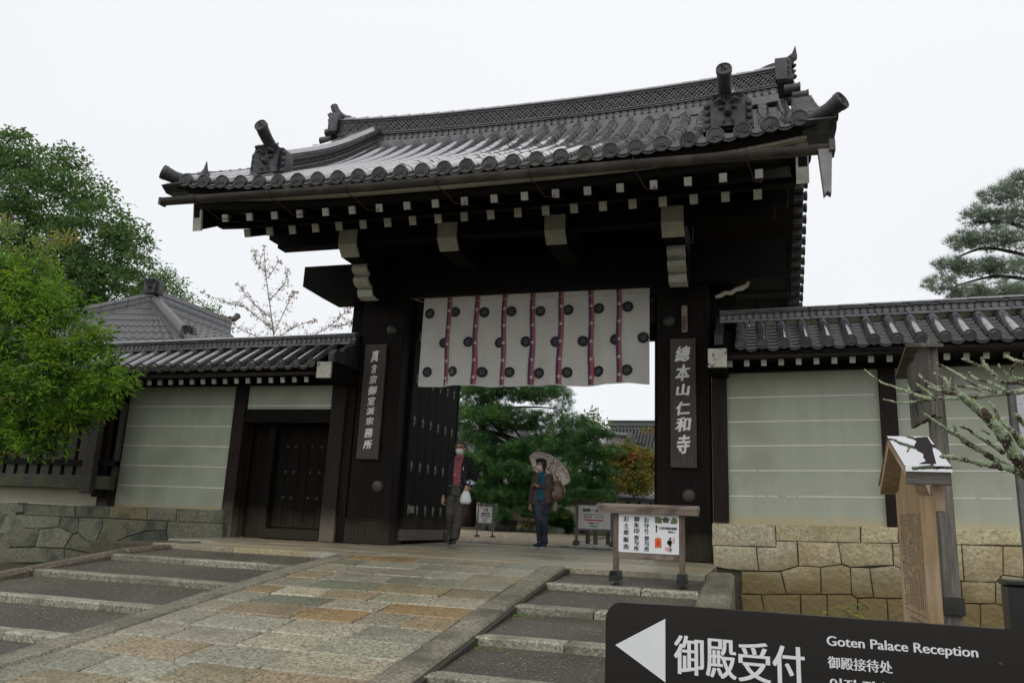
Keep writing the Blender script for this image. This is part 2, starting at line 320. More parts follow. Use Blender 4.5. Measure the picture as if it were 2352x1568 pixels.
def textmesh(txt, size, depth=.002, bold=0., align='CENTER', spacing=1.):
    cu = bpy.data.curves.new('t', 'FONT'); cu.body = txt; cu.size = size; cu.align_x = align; cu.align_y = 'CENTER'; cu.extrude = depth; cu.offset = bold * size; cu.resolution_u = 3; cu.space_character = spacing
    o = bpy.data.objects.new('t', cu); COL.objects.link(o); bpy.context.view_layer.update()
    dg = bpy.context.evaluated_depsgraph_get(); me = bpy.data.meshes.new_from_object(o.evaluated_get(dg))
    V = np.array([v.co[:] for v in me.vertices]); F = [tuple(p.vertices) for p in me.polygons]
    bpy.data.objects.remove(o); bpy.data.meshes.remove(me); bpy.data.curves.remove(cu); return V, F
def letter(mb, txt, size, x, y, z, bold=0., fit=None, sx=1., depth=.002, align='CENTER', shear=0., rot=0.):
    """lettering facing -Y, centred on x,z; fit=(w,h) scales each text to that box"""
    V, F = textmesh(txt, size, depth, 0, align)
    if len(V) == 0: return
    if bold:   # heavier upright strokes, thin level ones, as in mincho lettering
        w0 = V.max(0) - V.min(0); nV = len(V); b_ = bold * size; offs = [(-b_, 0), (-b_ * .33, 0), (b_ * .33, 0), (b_, 0)]
        if rot: offs = [(-b_, -b_ * .5), (-b_ * .3, b_ * .4), (b_ * .4, -b_ * .4), (b_, b_ * .5)]
        V = np.concatenate([V + [dx, dy, i * .0003] for i, (dx, dy) in enumerate(offs)]); F = [tuple(q + nV * i for q in f) for i in range(4) for f in F]
    lo, hi = V.min(0), V.max(0); c = (lo + hi) / 2
    if align == 'LEFT': c[0] = lo[0]
    V = V - [c[0], c[1], 0]
    if fit: V = V * [fit[0] / max(1e-6, hi[0] - lo[0]), fit[1] / max(1e-6, hi[1] - lo[1]), 1]
    V[:, 0] *= sx; V[:, 0] += shear * V[:, 1]; V[:, 1] += rot * V[:, 0]
    mb.add([(v[0] + x, y - v[2], v[1] + z) for v in V], F)
DATA = json.loads('''{"rstones":[[[2.948,0.569],[3.799,0.586],[3.808,0.288],[2.944,0.271]],[[3.808,0.587],[4.895,0.612],[4.884,0.397],[3.811,0.373]],[[4.904,0.613],[5.36,0.615],[5.347,0.412],[4.893,0.395]],[[5.367,0.615],[5.962,0.622],[5.947,0.427],[5.354,0.412]],[[5.968,0.622],[6.823,0.64],[6.806,0.45],[5.954,0.427]],[[2.956,0.264],[3.539,0.271],[3.567,-0.043],[3.328,-0.057],[2.969,-0.024]],[[3.546,0.269],[3.808,0.281],[3.813,0.366],[4.078,0.373],[4.085,0.052],[3.873,-0.026],[3.574,-0.048]],[[4.085,0.374],[4.602,0.381],[4.634,0.106],[4.36,0.048],[4.092,0.053]],[[4.609,0.379],[5.27,0.401],[5.271,0.129],[4.744,0.07],[4.641,0.104]],[[5.277,0.402],[5.639,0.412],[5.591,0.022],[5.402,0.074],[5.278,0.125]],[[5.645,0.412],[6.094,0.422],[6.09,-0.027],[5.84,-0.031],[5.597,0.017]],[[6.1,0.423],[6.568,0.429],[6.543,0.077],[6.448,-0.021],[6.094,-0.032]],[[6.574,0.43],[6.804,0.436],[6.77,0.057],[6.547,0.073]],[[3.339,-0.066],[3.856,-0.044],[3.916,-0.327],[3.629,-0.353],[3.333,-0.36]],[[3.866,-0.036],[4.085,0.045],[4.365,0.044],[4.357,-0.301],[3.923,-0.327]],[[4.371,0.044],[4.634,0.096],[4.74,0.065],[4.738,-0.277],[4.361,-0.301]],[[4.746,0.063],[4.977,0.067],[5.007,-0.298],[4.802,-0.323],[4.742,-0.279]],[[4.981,0.067],[5.271,0.122],[5.391,0.071],[5.401,-0.283],[5.163,-0.304],[5.011,-0.298]],[[5.397,0.07],[5.59,0.015],[5.736,-0.02],[5.719,-0.262],[5.405,-0.283]],[[5.742,-0.021],[6.054,-0.036],[6.049,-0.296],[5.725,-0.262]],[[6.061,-0.036],[6.448,-0.024],[6.426,-0.281],[6.053,-0.3]],[[6.452,-0.023],[6.547,0.068],[6.77,0.055],[6.733,-0.347],[6.612,-0.333],[6.43,-0.281]],[[3.321,-0.371],[3.589,-0.36],[3.634,-0.576],[3.663,-0.794],[3.358,-0.817]],[[3.596,-0.36],[4.094,-0.323],[4.092,-0.784],[3.663,-0.794]],[[4.101,-0.323],[4.431,-0.301],[4.419,-0.782],[4.097,-0.784]],[[4.435,-0.301],[4.738,-0.284],[4.806,-0.329],[4.795,-0.753],[4.423,-0.782]],[[4.813,-0.329],[5.011,-0.305],[5.167,-0.31],[5.163,-0.747],[4.799,-0.757]],[[5.171,-0.31],[5.4,-0.288],[5.478,-0.722],[5.167,-0.746]],[[5.407,-0.287],[5.719,-0.267],[5.707,-0.726],[5.482,-0.726]],[[5.725,-0.269],[6.052,-0.306],[6.253,-0.304],[6.224,-0.707],[5.711,-0.726]],[[6.257,-0.304],[6.43,-0.285],[6.611,-0.34],[6.583,-0.7],[6.228,-0.707]],[[6.615,-0.34],[6.733,-0.353],[6.702,-0.691],[6.587,-0.7]]],"lstones":[[[-10.153,0.401],[-9.589,0.403],[-9.557,0.266],[-10.111,0.231]],[[-9.578,0.403],[-8.375,0.432],[-8.332,0.229],[-9.536,0.223]],[[-8.364,0.433],[-7.6,0.442],[-7.568,0.241],[-8.32,0.226]],[[-7.588,0.437],[-6.781,0.454],[-6.749,0.24],[-7.557,0.241]],[[-6.77,0.454],[-6.153,0.454],[-6.132,0.228],[-6.739,0.237]],[[-6.143,0.454],[-5.186,0.464],[-5.154,0.246],[-6.122,0.226]],[[-10.109,0.222],[-9.949,0.208],[-9.97,-0.027],[-10.026,-0.117]],[[-9.938,0.208],[-8.68,0.221],[-8.659,0.042],[-9.111,-0.02],[-9.589,-0.005],[-9.865,-0.139],[-9.921,-0.228]],[[-8.669,0.221],[-8.256,0.214],[-8.203,-0.037],[-8.323,-0.071],[-8.647,0.034]],[[-8.245,0.215],[-7.717,0.221],[-7.687,0.069],[-7.778,-0.186],[-7.993,-0.182],[-8.2,-0.051]],[[-7.706,0.222],[-6.299,0.227],[-6.309,0.086],[-6.775,0.038],[-7.101,-0.058],[-7.359,-0.166],[-7.767,-0.185],[-7.675,0.064]],[[-6.289,0.225],[-5.153,0.238],[-5.157,-0.063],[-6.234,-0.154],[-6.29,0.073]],[[-9.862,-0.153],[-9.588,-0.011],[-9.11,-0.028],[-9.134,-0.334],[-9.844,-0.383]],[[-9.098,-0.028],[-8.658,0.034],[-8.333,-0.077],[-8.468,-0.33],[-9.125,-0.34]],[[-8.32,-0.085],[-8.206,-0.057],[-7.991,-0.19],[-7.776,-0.197],[-7.88,-0.384],[-8.456,-0.335]],[[-9.994,-0.246],[-9.919,-0.237],[-9.85,-0.392],[-9.955,-0.403]],[[-7.765,-0.196],[-7.357,-0.174],[-7.1,-0.066],[-6.773,0.03],[-6.301,0.078],[-6.239,-0.167],[-6.709,-0.325],[-7.87,-0.384]],[[-9.953,-0.412],[-9.13,-0.351],[-8.465,-0.344],[-8.415,-0.578],[-9.893,-0.658]],[[-8.454,-0.346],[-7.878,-0.395],[-6.707,-0.336],[-6.68,-0.485],[-8.404,-0.578]]],"branches":[[[4.5665,-8.5,0.6803,0.0274],[4.5217,-8.53,0.7349,0.0256],[4.4888,-8.56,0.7787,0.0237],[4.4598,-8.59,0.8296,0.0219],[4.4179,-8.62,0.8764,0.0201],[4.3758,-8.65,0.9195,0.0183],[4.3388,-8.68,0.9441,0.0164],[4.3078,-8.71,0.9612,0.0146],[4.2834,-8.74,0.9781,0.0128],[4.2532,-8.77,0.9984,0.011],[4.2427,-8.8,1.0039,0.0091]],[[4.2697,-8.8,0.9682,0.0091],[4.2322,-8.8167,0.9727,0.0077],[4.1887,-8.8333,0.9808,0.0063],[4.155,-8.85,0.9923,0.0049]],[[4.6058,-8.4,0.7919,0.0189],[4.5617,-8.425,0.834,0.0166],[4.526,-8.45,0.8647,0.0143],[4.489,-8.475,0.8954,0.0121],[4.4614,-8.5,0.9183,0.0098]],[[4.4614,-8.5,0.9183,0.0075],[4.4543,-8.5,0.9524,0.0063],[4.4433,-8.5,0.979,0.005],[4.4327,-8.5,0.9924,0.0038]],[[4.4876,-8.5,0.7292,0.014],[4.4253,-8.55,0.7568,0.0127],[4.3673,-8.6,0.7875,0.0113],[4.3094,-8.65,0.8104,0.0099],[4.2743,-8.7,0.8296,0.0086],[4.239,-8.75,0.8375,0.0072],[4.1986,-8.8,0.8521,0.0059],[4.159,-8.85,0.8697,0.0047],[4.1173,-8.9,0.892,0.0034]],[[4.4403,-8.6,0.7814,0.0094],[4.3888,-8.65,0.8078,0.0079],[4.3377,-8.7,0.8302,0.0064],[4.2904,-8.75,0.852,0.0049],[4.2577,-8.8,0.8525,0.0035]],[[4.2904,-8.75,0.852,0.0049],[4.2824,-8.75,0.8696,0.0042]],[[4.5301,-8.5,0.7011,0.014],[4.4739,-8.55,0.7251,0.0127],[4.4106,-8.6,0.7306,0.0115],[4.3357,-8.65,0.7393,0.0104],[4.2773,-8.7,0.7445,0.0092],[4.2322,-8.75,0.7463,0.0081],[4.1908,-8.8,0.7445,0.0069]],[[4.6839,-8.2,1.0863,0.0122],[4.6564,-8.1667,1.0881,0.0115],[4.6124,-8.1333,1.0857,0.0108],[4.5658,-8.1,1.0874,0.0101],[4.5173,-8.0667,1.0825,0.0094],[4.4677,-8.0333,1.0817,0.0087],[4.4208,-8.0,1.0851,0.0079],[4.3727,-7.9667,1.0907,0.0071],[4.3308,-7.9333,1.0895,0.0063],[4.2753,-7.9,1.0859,0.0055],[4.2186,-7.8667,1.0867,0.0046],[4.1823,-7.8333,1.1015,0.0037],[4.1578,-7.8,1.1135,0.0028]],[[4.33,-8.0,1.0833,0.0088],[4.2884,-7.95,1.1052,0.0079],[4.2577,-7.9,1.132,0.007],[4.2254,-7.85,1.1549,0.006],[4.2066,-7.8,1.1756,0.005],[4.1568,-7.75,1.2101,0.004],[4.0914,-7.7,1.285,0.0029]],[[4.5401,-8.2,1.0791,0.0082],[4.5179,-8.15,1.1047,0.0075],[4.487,-8.1,1.1309,0.0067],[4.4703,-8.05,1.162,0.0058],[4.4526,-8.0,1.1939,0.005],[4.4262,-7.95,1.2311,0.0041],[4.3826,-7.9,1.2743,0.0032]],[[4.6323,-8.4,1.0756,0.0116],[4.595,-8.3875,1.0861,0.0106],[4.5489,-8.375,1.0889,0.0097],[4.5182,-8.3625,1.0955,0.0087],[4.5062,-8.35,1.122,0.0077],[4.487,-8.3375,1.149,0.0067],[4.4632,-8.325,1.1682,0.0057],[4.4215,-8.3125,1.1921,0.0047],[4.3964,-8.3,1.2077,0.0037]],[[4.4838,-8.35,1.1466,0.0072],[4.4685,-8.35,1.1753,0.006],[4.4565,-8.35,1.2021,0.0048]],[[4.5495,-8.3,1.0701,0.008],[4.5159,-8.275,1.0992,0.007],[4.4948,-8.25,1.1163,0.0059],[4.4658,-8.225,1.1338,0.0048],[4.4512,-8.2,1.1555,0.0037]],[[4.4859,-8.2,1.0836,0.0066],[4.4577,-8.1857,1.1031,0.0062],[4.4206,-8.1714,1.1102,0.0059],[4.375,-8.1571,1.1132,0.0055],[4.3397,-8.1429,1.1117,0.0051],[4.3164,-8.1286,1.1231,0.0047],[4.2824,-8.1143,1.1522,0.0043],[4.2672,-8.1,1.1794,0.0039]],[[4.609,-8.5,1.1342,0.0105],[4.5764,-8.475,1.1476,0.0091],[4.5624,-8.45,1.1609,0.0077],[4.5469,-8.425,1.1783,0.0062],[4.5362,-8.4,1.1958,0.0047]],[[4.6264,-8.4,1.0835,0.0069],[4.5924,-8.4,1.0956,0.0061],[4.5606,-8.4,1.1039,0.0053],[4.5348,-8.4,1.1201,0.0044],[4.5163,-8.4,1.1442,0.0036],[4.5058,-8.4,1.1623,0.0027]],[[4.5456,-8.4,1.0883,0.0062],[4.5448,-8.4167,1.1286,0.0057],[4.5486,-8.4333,1.1449,0.0051],[4.5661,-8.45,1.1647,0.0046]],[[4.3765,-8.15,1.1144,0.0051],[4.3671,-8.1333,1.1477,0.0046],[4.3563,-8.1167,1.164,0.004],[4.3262,-8.1,1.1852,0.0035]],[[4.3784,-8.15,1.1144,0.0059],[4.3816,-8.15,1.1316,0.0057],[4.3911,-8.15,1.1573,0.0055]],[[4.3185,-8.1,1.0758,0.0056],[4.3039,-8.0833,1.1005,0.0051],[4.2849,-8.0667,1.1212,0.0045],[4.2599,-8.05,1.1488,0.004]],[[4.5183,-8.7,0.8458,0.0112],[4.4798,-8.7333,0.8728,0.0097],[4.4555,-8.7667,0.8925,0.0083],[4.4395,-8.8,0.8981,0.0068]],[[4.4014,-8.6,0.8497,0.0029],[4.3722,-8.6,0.8677,0.0022]],[[4.244,-8.8,0.835,0.0069],[4.2368,-8.8,0.8628,0.0049]],[[4.2618,-7.9,1.132,0.0055],[4.2518,-7.9,1.1691,0.0037]],[[4.4469,-8.15,1.148,0.0051],[4.4605,-8.15,1.1779,0.0051]]],"bigtree":[[-31.342,14.0,17.255,1.263,1.011],[-29.861,14.0,16.757,1.349,1.079],[-27.894,14.0,15.668,1.117,0.893],[-26.42,14.0,15.961,0.804,0.643],[-30.706,14.0,14.711,2.27,1.816],[-27.128,14.0,13.972,1.897,1.518],[-25.057,14.0,14.222,1.082,0.866],[-23.691,14.0,12.861,1.157,0.926],[-22.318,14.0,11.849,0.947,0.757],[-24.535,14.0,11.692,1.927,1.542],[-26.936,14.0,11.432,2.159,1.727],[-21.665,14.0,10.814,0.711,0.569],[-29.823,14.0,11.186,2.407,1.925],[-23.128,14.0,10.007,1.413,1.13],[-25.161,14.0,9.51,1.91,1.528],[-21.695,14.0,9.74,0.836,0.669],[-27.251,14.0,8.999,2.325,1.86],[-23.754,14.0,8.469,1.312,1.05],[-21.061,14.0,8.75,0.55,0.44]],"fartree":[[-26.091,20.0,10.876,1.013,0.81],[-25.158,20.0,11.771,0.786,0.629],[-24.19,20.0,10.796,0.71,0.568],[-25.886,20.0,12.043,0.565,0.452],[-22.386,20.0,10.153,0.546,0.436],[-22.966,20.0,9.722,0.547,0.437],[-21.241,20.0,9.328,0.302,0.241]],"shrub":[[-8.794,-2.4,4.097,0.663,0.53],[-8.171,-2.2,4.129,0.516,0.413],[-7.314,-2.3,3.681,0.428,0.342],[-7.828,-2.6,3.397,0.702,0.562],[-6.898,-2.4,3.058,0.555,0.444],[-7.355,-2.6,2.53,0.752,0.602],[-6.276,-2.4,2.552,0.406,0.325],[-5.748,-2.5,2.254,0.277,0.222],[-5.464,-2.5,2.251,0.17,0.136],[-6.657,-2.6,2.11,0.601,0.48],[-7.796,-2.4,1.941,0.555,0.444],[-6.422,-2.3,1.954,0.339,0.271],[-7.224,-2.3,1.678,0.412,0.33],[-8.606,-2.5,2.716,0.64,0.512],[-6.333,-2.4,3.042,0.192,0.153]],"droop":[[-9.295,-1.8,5.305,0.237,0.142],[-8.745,-1.8,4.69,0.348,0.209],[-8.301,-1.8,4.907,0.216,0.129],[-7.928,-1.8,4.979,0.184,0.11],[-8.228,-1.8,4.578,0.183,0.11],[-8.951,-1.8,4.295,0.232,0.139],[-8.299,-1.8,4.462,0.229,0.138]],"cherry":[[[-9.228,7.0,4.26],[-9.637,7.0,5.798],[-9.999,7.0,7.13],[-10.222,7.0,8.156]],[[-9.561,7.0,5.537],[-10.011,7.0,5.875],[-10.657,7.0,6.294],[-11.28,7.0,6.452],[-12.258,7.0,6.833]],[[-9.698,7.0,5.93],[-10.46,7.0,6.485],[-10.987,7.0,7.044]],[[-9.824,7.0,6.458],[-9.414,7.0,6.901],[-9.297,7.0,7.36]],[[-9.954,7.0,7.127],[-9.653,7.0,7.647]],[[-10.016,7.0,7.264],[-10.4,7.0,7.69],[-10.521,7.0,8.038]],[[-9.499,7.0,5.278],[-8.832,7.0,5.643],[-8.22,7.0,5.814]],[[-9.544,7.0,5.408],[-9.196,7.0,6.301],[-8.956,7.0,6.683]],[[-9.323,7.0,5.018],[-7.977,7.0,5.489],[-7.341,7.0,5.973],[-6.834,7.0,6.332]],[[-7.714,7.0,5.607],[-7.173,7.0,5.653],[-6.888,7.0,5.768]],[[-9.339,7.0,5.146],[-10.556,7.0,5.567],[-11.535,7.0,6.128]]],"mainpine":[[-3.789,9.0,4.003,0.745,0.348],[-2.498,9.0,3.995,1.099,0.391],[-1.487,9.0,3.685,0.36,0.48],[-3.167,8.8,3.23,1.151,0.364],[-1.713,9.0,3.022,0.718,0.455],[-3.704,8.6,2.597,0.601,0.289],[-2.193,8.8,2.4,1.067,0.403],[-3.417,8.6,1.948,0.952,0.404],[-1.267,9.0,2.375,0.532,0.354],[-2.265,8.5,1.675,1.105,0.419],[-3.436,8.4,1.235,0.761,0.328],[-1.218,8.6,1.707,0.691,0.345],[-2.542,8.3,1.031,0.804,0.299],[-1.623,8.4,1.12,0.684,0.296],[-0.924,8.4,1.087,0.508,0.271],[-2.791,9.4,2.146,0.734,0.367],[-1.675,8.2,0.724,0.676,0.225],[-2.726,7.8,0.62,0.336,0.179]],"smallpine":[[-0.169,7.0,2.645,0.447,0.17],[-0.476,7.2,2.429,0.431,0.194],[-0.022,7.0,2.224,0.528,0.18],[-0.412,7.2,2.003,0.535,0.214],[-0.045,7.0,1.732,0.42,0.168],[-0.466,7.0,1.462,0.58,0.232],[0.141,7.0,1.354,0.271,0.167],[-0.258,6.8,1.098,0.622,0.186],[0.263,6.8,1.165,0.144,0.123]],"maple":[[0.212,9.0,2.455,0.463,0.255],[0.732,9.0,2.292,0.459,0.276],[-0.016,9.0,2.106,0.417,0.278],[0.478,8.8,1.874,0.546,0.273],[0.929,8.8,1.772,0.384,0.271],[-0.091,8.8,1.635,0.389,0.229],[1.017,9.0,2.07,0.342,0.285],[0.398,8.6,1.524,0.449,0.202],[0.908,9.4,3.09,0.141,0.094],[0.845,8.6,1.426,0.223,0.111]],"sprig":[[-0.889,10.0,3.463,0.248,0.174],[-0.572,10.0,3.278,0.173,0.099],[-1.008,10.0,3.152,0.272,0.149],[-0.679,10.0,3.65,0.099,0.099],[-1.067,10.0,2.965,0.297,0.124],[-0.381,10.0,2.972,0.196,0.074]],"rightpine":[[10.084,9.0,9.184,0.434,0.239],[9.628,9.0,8.874,0.489,0.261],[9.107,9.0,8.391,0.436,0.24],[9.772,9.0,8.341,0.539,0.28],[8.668,9.0,7.728,0.414,0.261],[9.294,9.0,7.744,0.539,0.281],[9.992,9.0,7.642,0.427,0.32],[8.335,9.0,7.175,0.348,0.196],[8.902,9.0,7.03,0.538,0.237],[9.649,9.0,6.934,0.532,0.276],[8.104,9.0,6.675,0.39,0.217],[8.711,9.0,6.422,0.482,0.193],[9.41,9.0,6.335,0.636,0.233],[9.962,9.0,6.311,0.42,0.252]],"rptrunk":[[[10.871,9.2,4.0],[10.731,9.2,6.118],[10.332,9.2,7.693],[10.141,9.2,9.209]],[[10.604,9.2,6.671],[9.972,9.2,6.813],[9.32,9.2,6.903],[8.537,9.2,6.715]],[[10.474,9.2,7.233],[9.845,9.2,7.496],[9.191,9.2,7.651],[8.593,9.2,7.457]],[[10.271,9.2,8.039],[9.727,9.2,8.308],[9.151,9.2,8.35]],[[10.709,9.2,5.902],[9.839,9.2,6.375],[8.899,9.2,6.416]]],"plant":[4.062,-6.5,-0.052],"vp":[-2.64,9.0,0.476]}''')
def Gin(y): # ground height behind the platform edge
    return float(np.interp(y, [-3, -.3, 0, 2.2, 3, 5, 8, 14, 60], [-.015, -.005, .02, .05, .09, .16, .24, .35, .6]))
def Gout(y): return float(np.interp(-y, [0, 2.6, 12, 40], [-.64, -.72, -1.2, -1.35]))
def Zp(y): # path / ramp surface
    return float(np.interp(-y, [0, 2.83, 3.9, 4.97, 6.0, 6.965, 7.95, 8.95, 10, 12, 14], [0, -.012, -.124, -.26, -.40, -.528, -.655, -.785, -.92, -1.17, -1.3]))

# ================================================================== GROUND
def sheet(name, xs, ys, zf, m, **k):
    V = []; F = []
    for y in ys:
        for x in xs: V.append((x, y, zf(x, y)))
    nx = len(xs)
    for j in range(len(ys) - 1):
        for i in range(nx - 1): a = j * nx + i; F.append((a, a + 1, a + nx + 1, a + nx))
    return raw(name, V, np.array(F), m, smooth=True, **k)
xs = sorted(set(list(np.linspace(-400, -20, 9)) + list(np.linspace(-20, 20, 41)) + list(np.linspace(20, 400, 9))))
ys = sorted(set(list(np.linspace(-200, -16, 8)) + list(np.linspace(-16, -.35, 28)) + [-.15, .1, 2, 14] + list(np.linspace(14, 600, 14))))
struct(sheet('ground', xs, ys, lambda x, y: Gout(y) + .03 * noise.noise((x * .5, y * .5, 0)) if y < -.1 else (-.08 if y < 14 else .3), 'earth'))
xs = np.linspace(-30, 30, 61); ys = np.concatenate([np.linspace(2.42, 8.2, 14)])
struct(sheet('gravel_court', xs, ys, lambda x, y: Gin(y) + .008 * noise.noise((x * 1.3, y * 1.3, 3)), 'gravel'))
ys = np.linspace(8.2, 16, 16)
struct(sheet('moss_garden', np.linspace(-30, 30, 61), ys, lambda x, y: Gin(y) + .05 * (y > 8.3) + .05 * noise.noise((x * .7, y * .7, 5)), 'moss'))
# ------------------------------------------------------------------ pebbles that can still be told apart on the court
V = []; F = []
for i in range(5200):
    x = random.uniform(-4.2, 4.5); y = 2.5 + 5.6 * random.random() ** 1.4; s = random.uniform(.010, .024); z = Gin(y) + .004; o = len(V); a0 = random.random() * 6
    V += [(x + s * math.cos(a0 + k * 1.571) * random.uniform(.7, 1.2), y + s * math.sin(a0 + k * 1.571), z) for k in range(4)] + [(x, y, z + s * .8)]
    F += [(o, o + 1, o + 4), (o + 1, o + 2, o + 4), (o + 2, o + 3, o + 4), (o + 3, o, o + 4)]
stuff(raw('gravel_pebbles', V, np.array(F), 'gravel'))
def slab(parent, name, x0, x1, y0, y1, zf, m, th=.09, gap=.006, b=.008, jit=.004, lift=0.):
    j = lambda: random.uniform(-jit, jit)
    x0 += gap; x1 -= gap; y0 += gap; y1 -= gap
    c = [(x0 + j(), y0 + j()), (x1 + j(), y0 + j()), (x1 + j(), y1 + j()), (x0 + j(), y1 + j())]
    mx, my = sum(p[0] for p in c) / 4, sum(p[1] for p in c) / 4
    dz = random.uniform(-.003, .003) + lift
    tx = random.uniform(-.004, .004)
    def Z(x, y): return zf(y) + dz + tx * (x - mx)
    ins = [(p[0] + (b if p[0] < mx else -b), p[1] + (b if p[1] < my else -b)) for p in c]
    V = [(p[0], p[1], Z(*p) - th) for p in c] + [(p[0], p[1], Z(*p) - b) for p in c] + [(p[0], p[1], Z(*p)) for p in ins]
    F = [(8, 9, 10, 11)] + [(k, (k + 1) % 4, 4 + (k + 1) % 4, 4 + k) for k in range(4)] + [(4 + k, 4 + (k + 1) % 4, 8 + (k + 1) % 4, 8 + k) for k in range(4)]
    mb = MB().add(V, F); return mb.build(name, m, parent)
# ------------------------------------------------------------------ platform under the gate
XL, XR, KW = -3.97, 3.0, .19
mb = MB()
yy = [-2.80, -.3, 0, 2.2, 3.0]
mb.prism([(y, Gin(y) - .03) for y in yy] + [(3.0, -1), (-2.80, -1.)], -5.35, 3.0, 'x')
plat = struct(mb.build('platform', 'joint'))
rows = [-2.83, -2.42, -2.06, -1.68, -1.33, -.95, -.55, -.14, .3, .75, 1.2, 1.7, 2.2]
for a, b in zip(rows, rows[1:]):
    x = -4.3 if b < -1.2 else -5.3
    while x < XR - .02:
        w = random.uniform(.75, 1.9); w = min(w, XR - x)
        if XR - (x + w) < .4: w = XR - x
        slab(plat, 'paving_slab', x, x + w, a, b, Gin, 'platform_stone', .12, .003, .006); x += w
slab(plat, 'paving_slab', -2.0, 2.1, 2.2, 2.42, Gin, 'court_paving', .1)
ms = MB().box(-2.0, 2.05, 2.43, 2.47, -.1, Gin(2.4) + .012).build('drain_strip', 'metal_dark', plat)
# light paved walk in the court, going right
walk = struct(sheet('court_path', np.linspace(.1, 4.2, 6), np.linspace(2.5, 9, 10), lambda x, y: Gin(y) + .012, 'joint'))
y = 2.52
while y < 8.8:
    h = random.uniform(.4, .6); x = .1 + (y - 2.5) * .1
    while x < 4.1:
        w = random.uniform(.5, 1.1); slab(walk, 'flagstone', x, min(4.2, x + w), y, y + h, lambda q: Gin(q) + .03, 'court_paving', .03, .01); x += w
    y += h
# ------------------------------------------------------------------ sloping central path with kerbs
mb = MB(); yy = [-2.86, -3.9, -4.97, -6, -6.965, -7.95, -8.95, -10, -12, -14]
mb.prism([(y, Zp(y) - .014) for y in yy] + [(-14, -2), (-2.86, -2)], -1.5, 1.5, 'x')
path = struct(mb.build('stone_path', 'path_joint'))
y = -2.86
while y > -13.8:
    h = random.uniform(.34, .43); off = random.random()
    x = -1.2; first = True
    while x < 1.19:
        w = random.uniform(.40, .74)
        if first: w *= .5 + .5 * off; first = False
        if 1.2 - (x + w) < .3: w = 1.2 - x
        slab(path, 'paving_stone', x, x + w, y - h, y, Zp, 'granite', .05, .008, .012, .010, .004); x += w
    y -= h
for sx in (-1, 1):
    y = -2.86
    while y > -13.9:
        h = random.uniform(.9, 1.5); a, b = sorted((sx * 1.2, sx * 1.46))
        slab(path, 'kerb_stone', a, b, y - h, y, Zp, 'kerb_stone', .2, .004, .018, .004, .010); y -= h
# ------------------------------------------------------------------ steps either side
NY = [-2.83, -3.9, -4.97, -6.0, -6.965, -7.95, -8.95, -9.98, -11.0, -12.1]
for side, (x0, x1) in (('l', (XL, -1.47)), ('r', (1.47, XR))):
    mb = MB()
    for i, n in enumerate(NY[1:]):
        zn = Zp(n) - .004; yb = NY[i]; zb = Zp(yb) - .064
        mb.add([(x0, n + .05, zn - .012), (x1, n + .05, zn - .012), (x1, yb + .02, zb), (x0, yb + .02, zb), (x0, n + .05, zn - .4), (x1, n + .05, zn - .4), (x1, yb + .02, zb - .4), (x0, yb + .02, zb - .4)], [(0, 1, 2, 3), (4, 5, 1, 0), (0, 3, 7, 4), (1, 5, 6, 2)])
    steps = struct(mb.build('steps', 'asphalt'))
    for n in NY[1:]:
        x = x0
        while x < x1 - .02:
            w = random.uniform(.7, 1.15); w = min(w, x1 - x)
            if x1 - (x + w) < .4: w = x1 - x
            dd = random.uniform(.20, .225)
            slab(steps, 'step_stone', x, x + w, n, n + dd, lambda q, n=n: Zp(n) + .0, 'step_stone', .11, .004, .014, .006); x += w
    # side kerb
    a, b = (XL - KW, XL) if side == 'l' else (XR, XR + .31)
    y = -2.5 if side == 'r' else -2.2
    while y > -12:
        h = random.uniform(1.0, 1.7)
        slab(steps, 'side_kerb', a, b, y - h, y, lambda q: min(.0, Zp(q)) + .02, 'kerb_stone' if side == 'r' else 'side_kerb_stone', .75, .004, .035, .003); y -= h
mb = MB()
for k in range(5200):
    lf = random.random() < .62; x = random.uniform(-3.9, -1.5) if lf else random.uniform(1.5, 2.95); i = random.randint(1, 7); t = random.uniform(.24, .97)
    n, yb = NY[i], NY[i - 1]; y = n + (yb - n) * t; z = (Zp(n) - .016) * (1 - t) + (Zp(yb) - .064) * t; s = random.uniform(.003, .008); a = random.random() * 6
    mb.add([(x + s * math.cos(a + q * 2.09), y + s * math.sin(a + q * 2.09), z) for q in range(3)] + [(x, y, z + s * .6)], [(0, 1, 3), (1, 2, 3), (2, 0, 3)])
stuff(mb.build('tread_grit', 'gravel'))
# moss tufts in the corners of the steps
mb = MB()
for sx in (1.5, -3.93, 1.5, 1.5):
    for n in NY[2:6]:
        for k in range(14):
            x = sx + random.random() ** 2 * .22; y = n - random.random() ** 2 * .12 - .005; r = random.uniform(.004, .011); z = Zp(n) - .075
            mb.lathe([(r, 0), (r * .8, r * .7), (.002, r)], 5, 'z', (x, y, z))
stuff(mb.build('moss_tufts', 'bright_moss'))
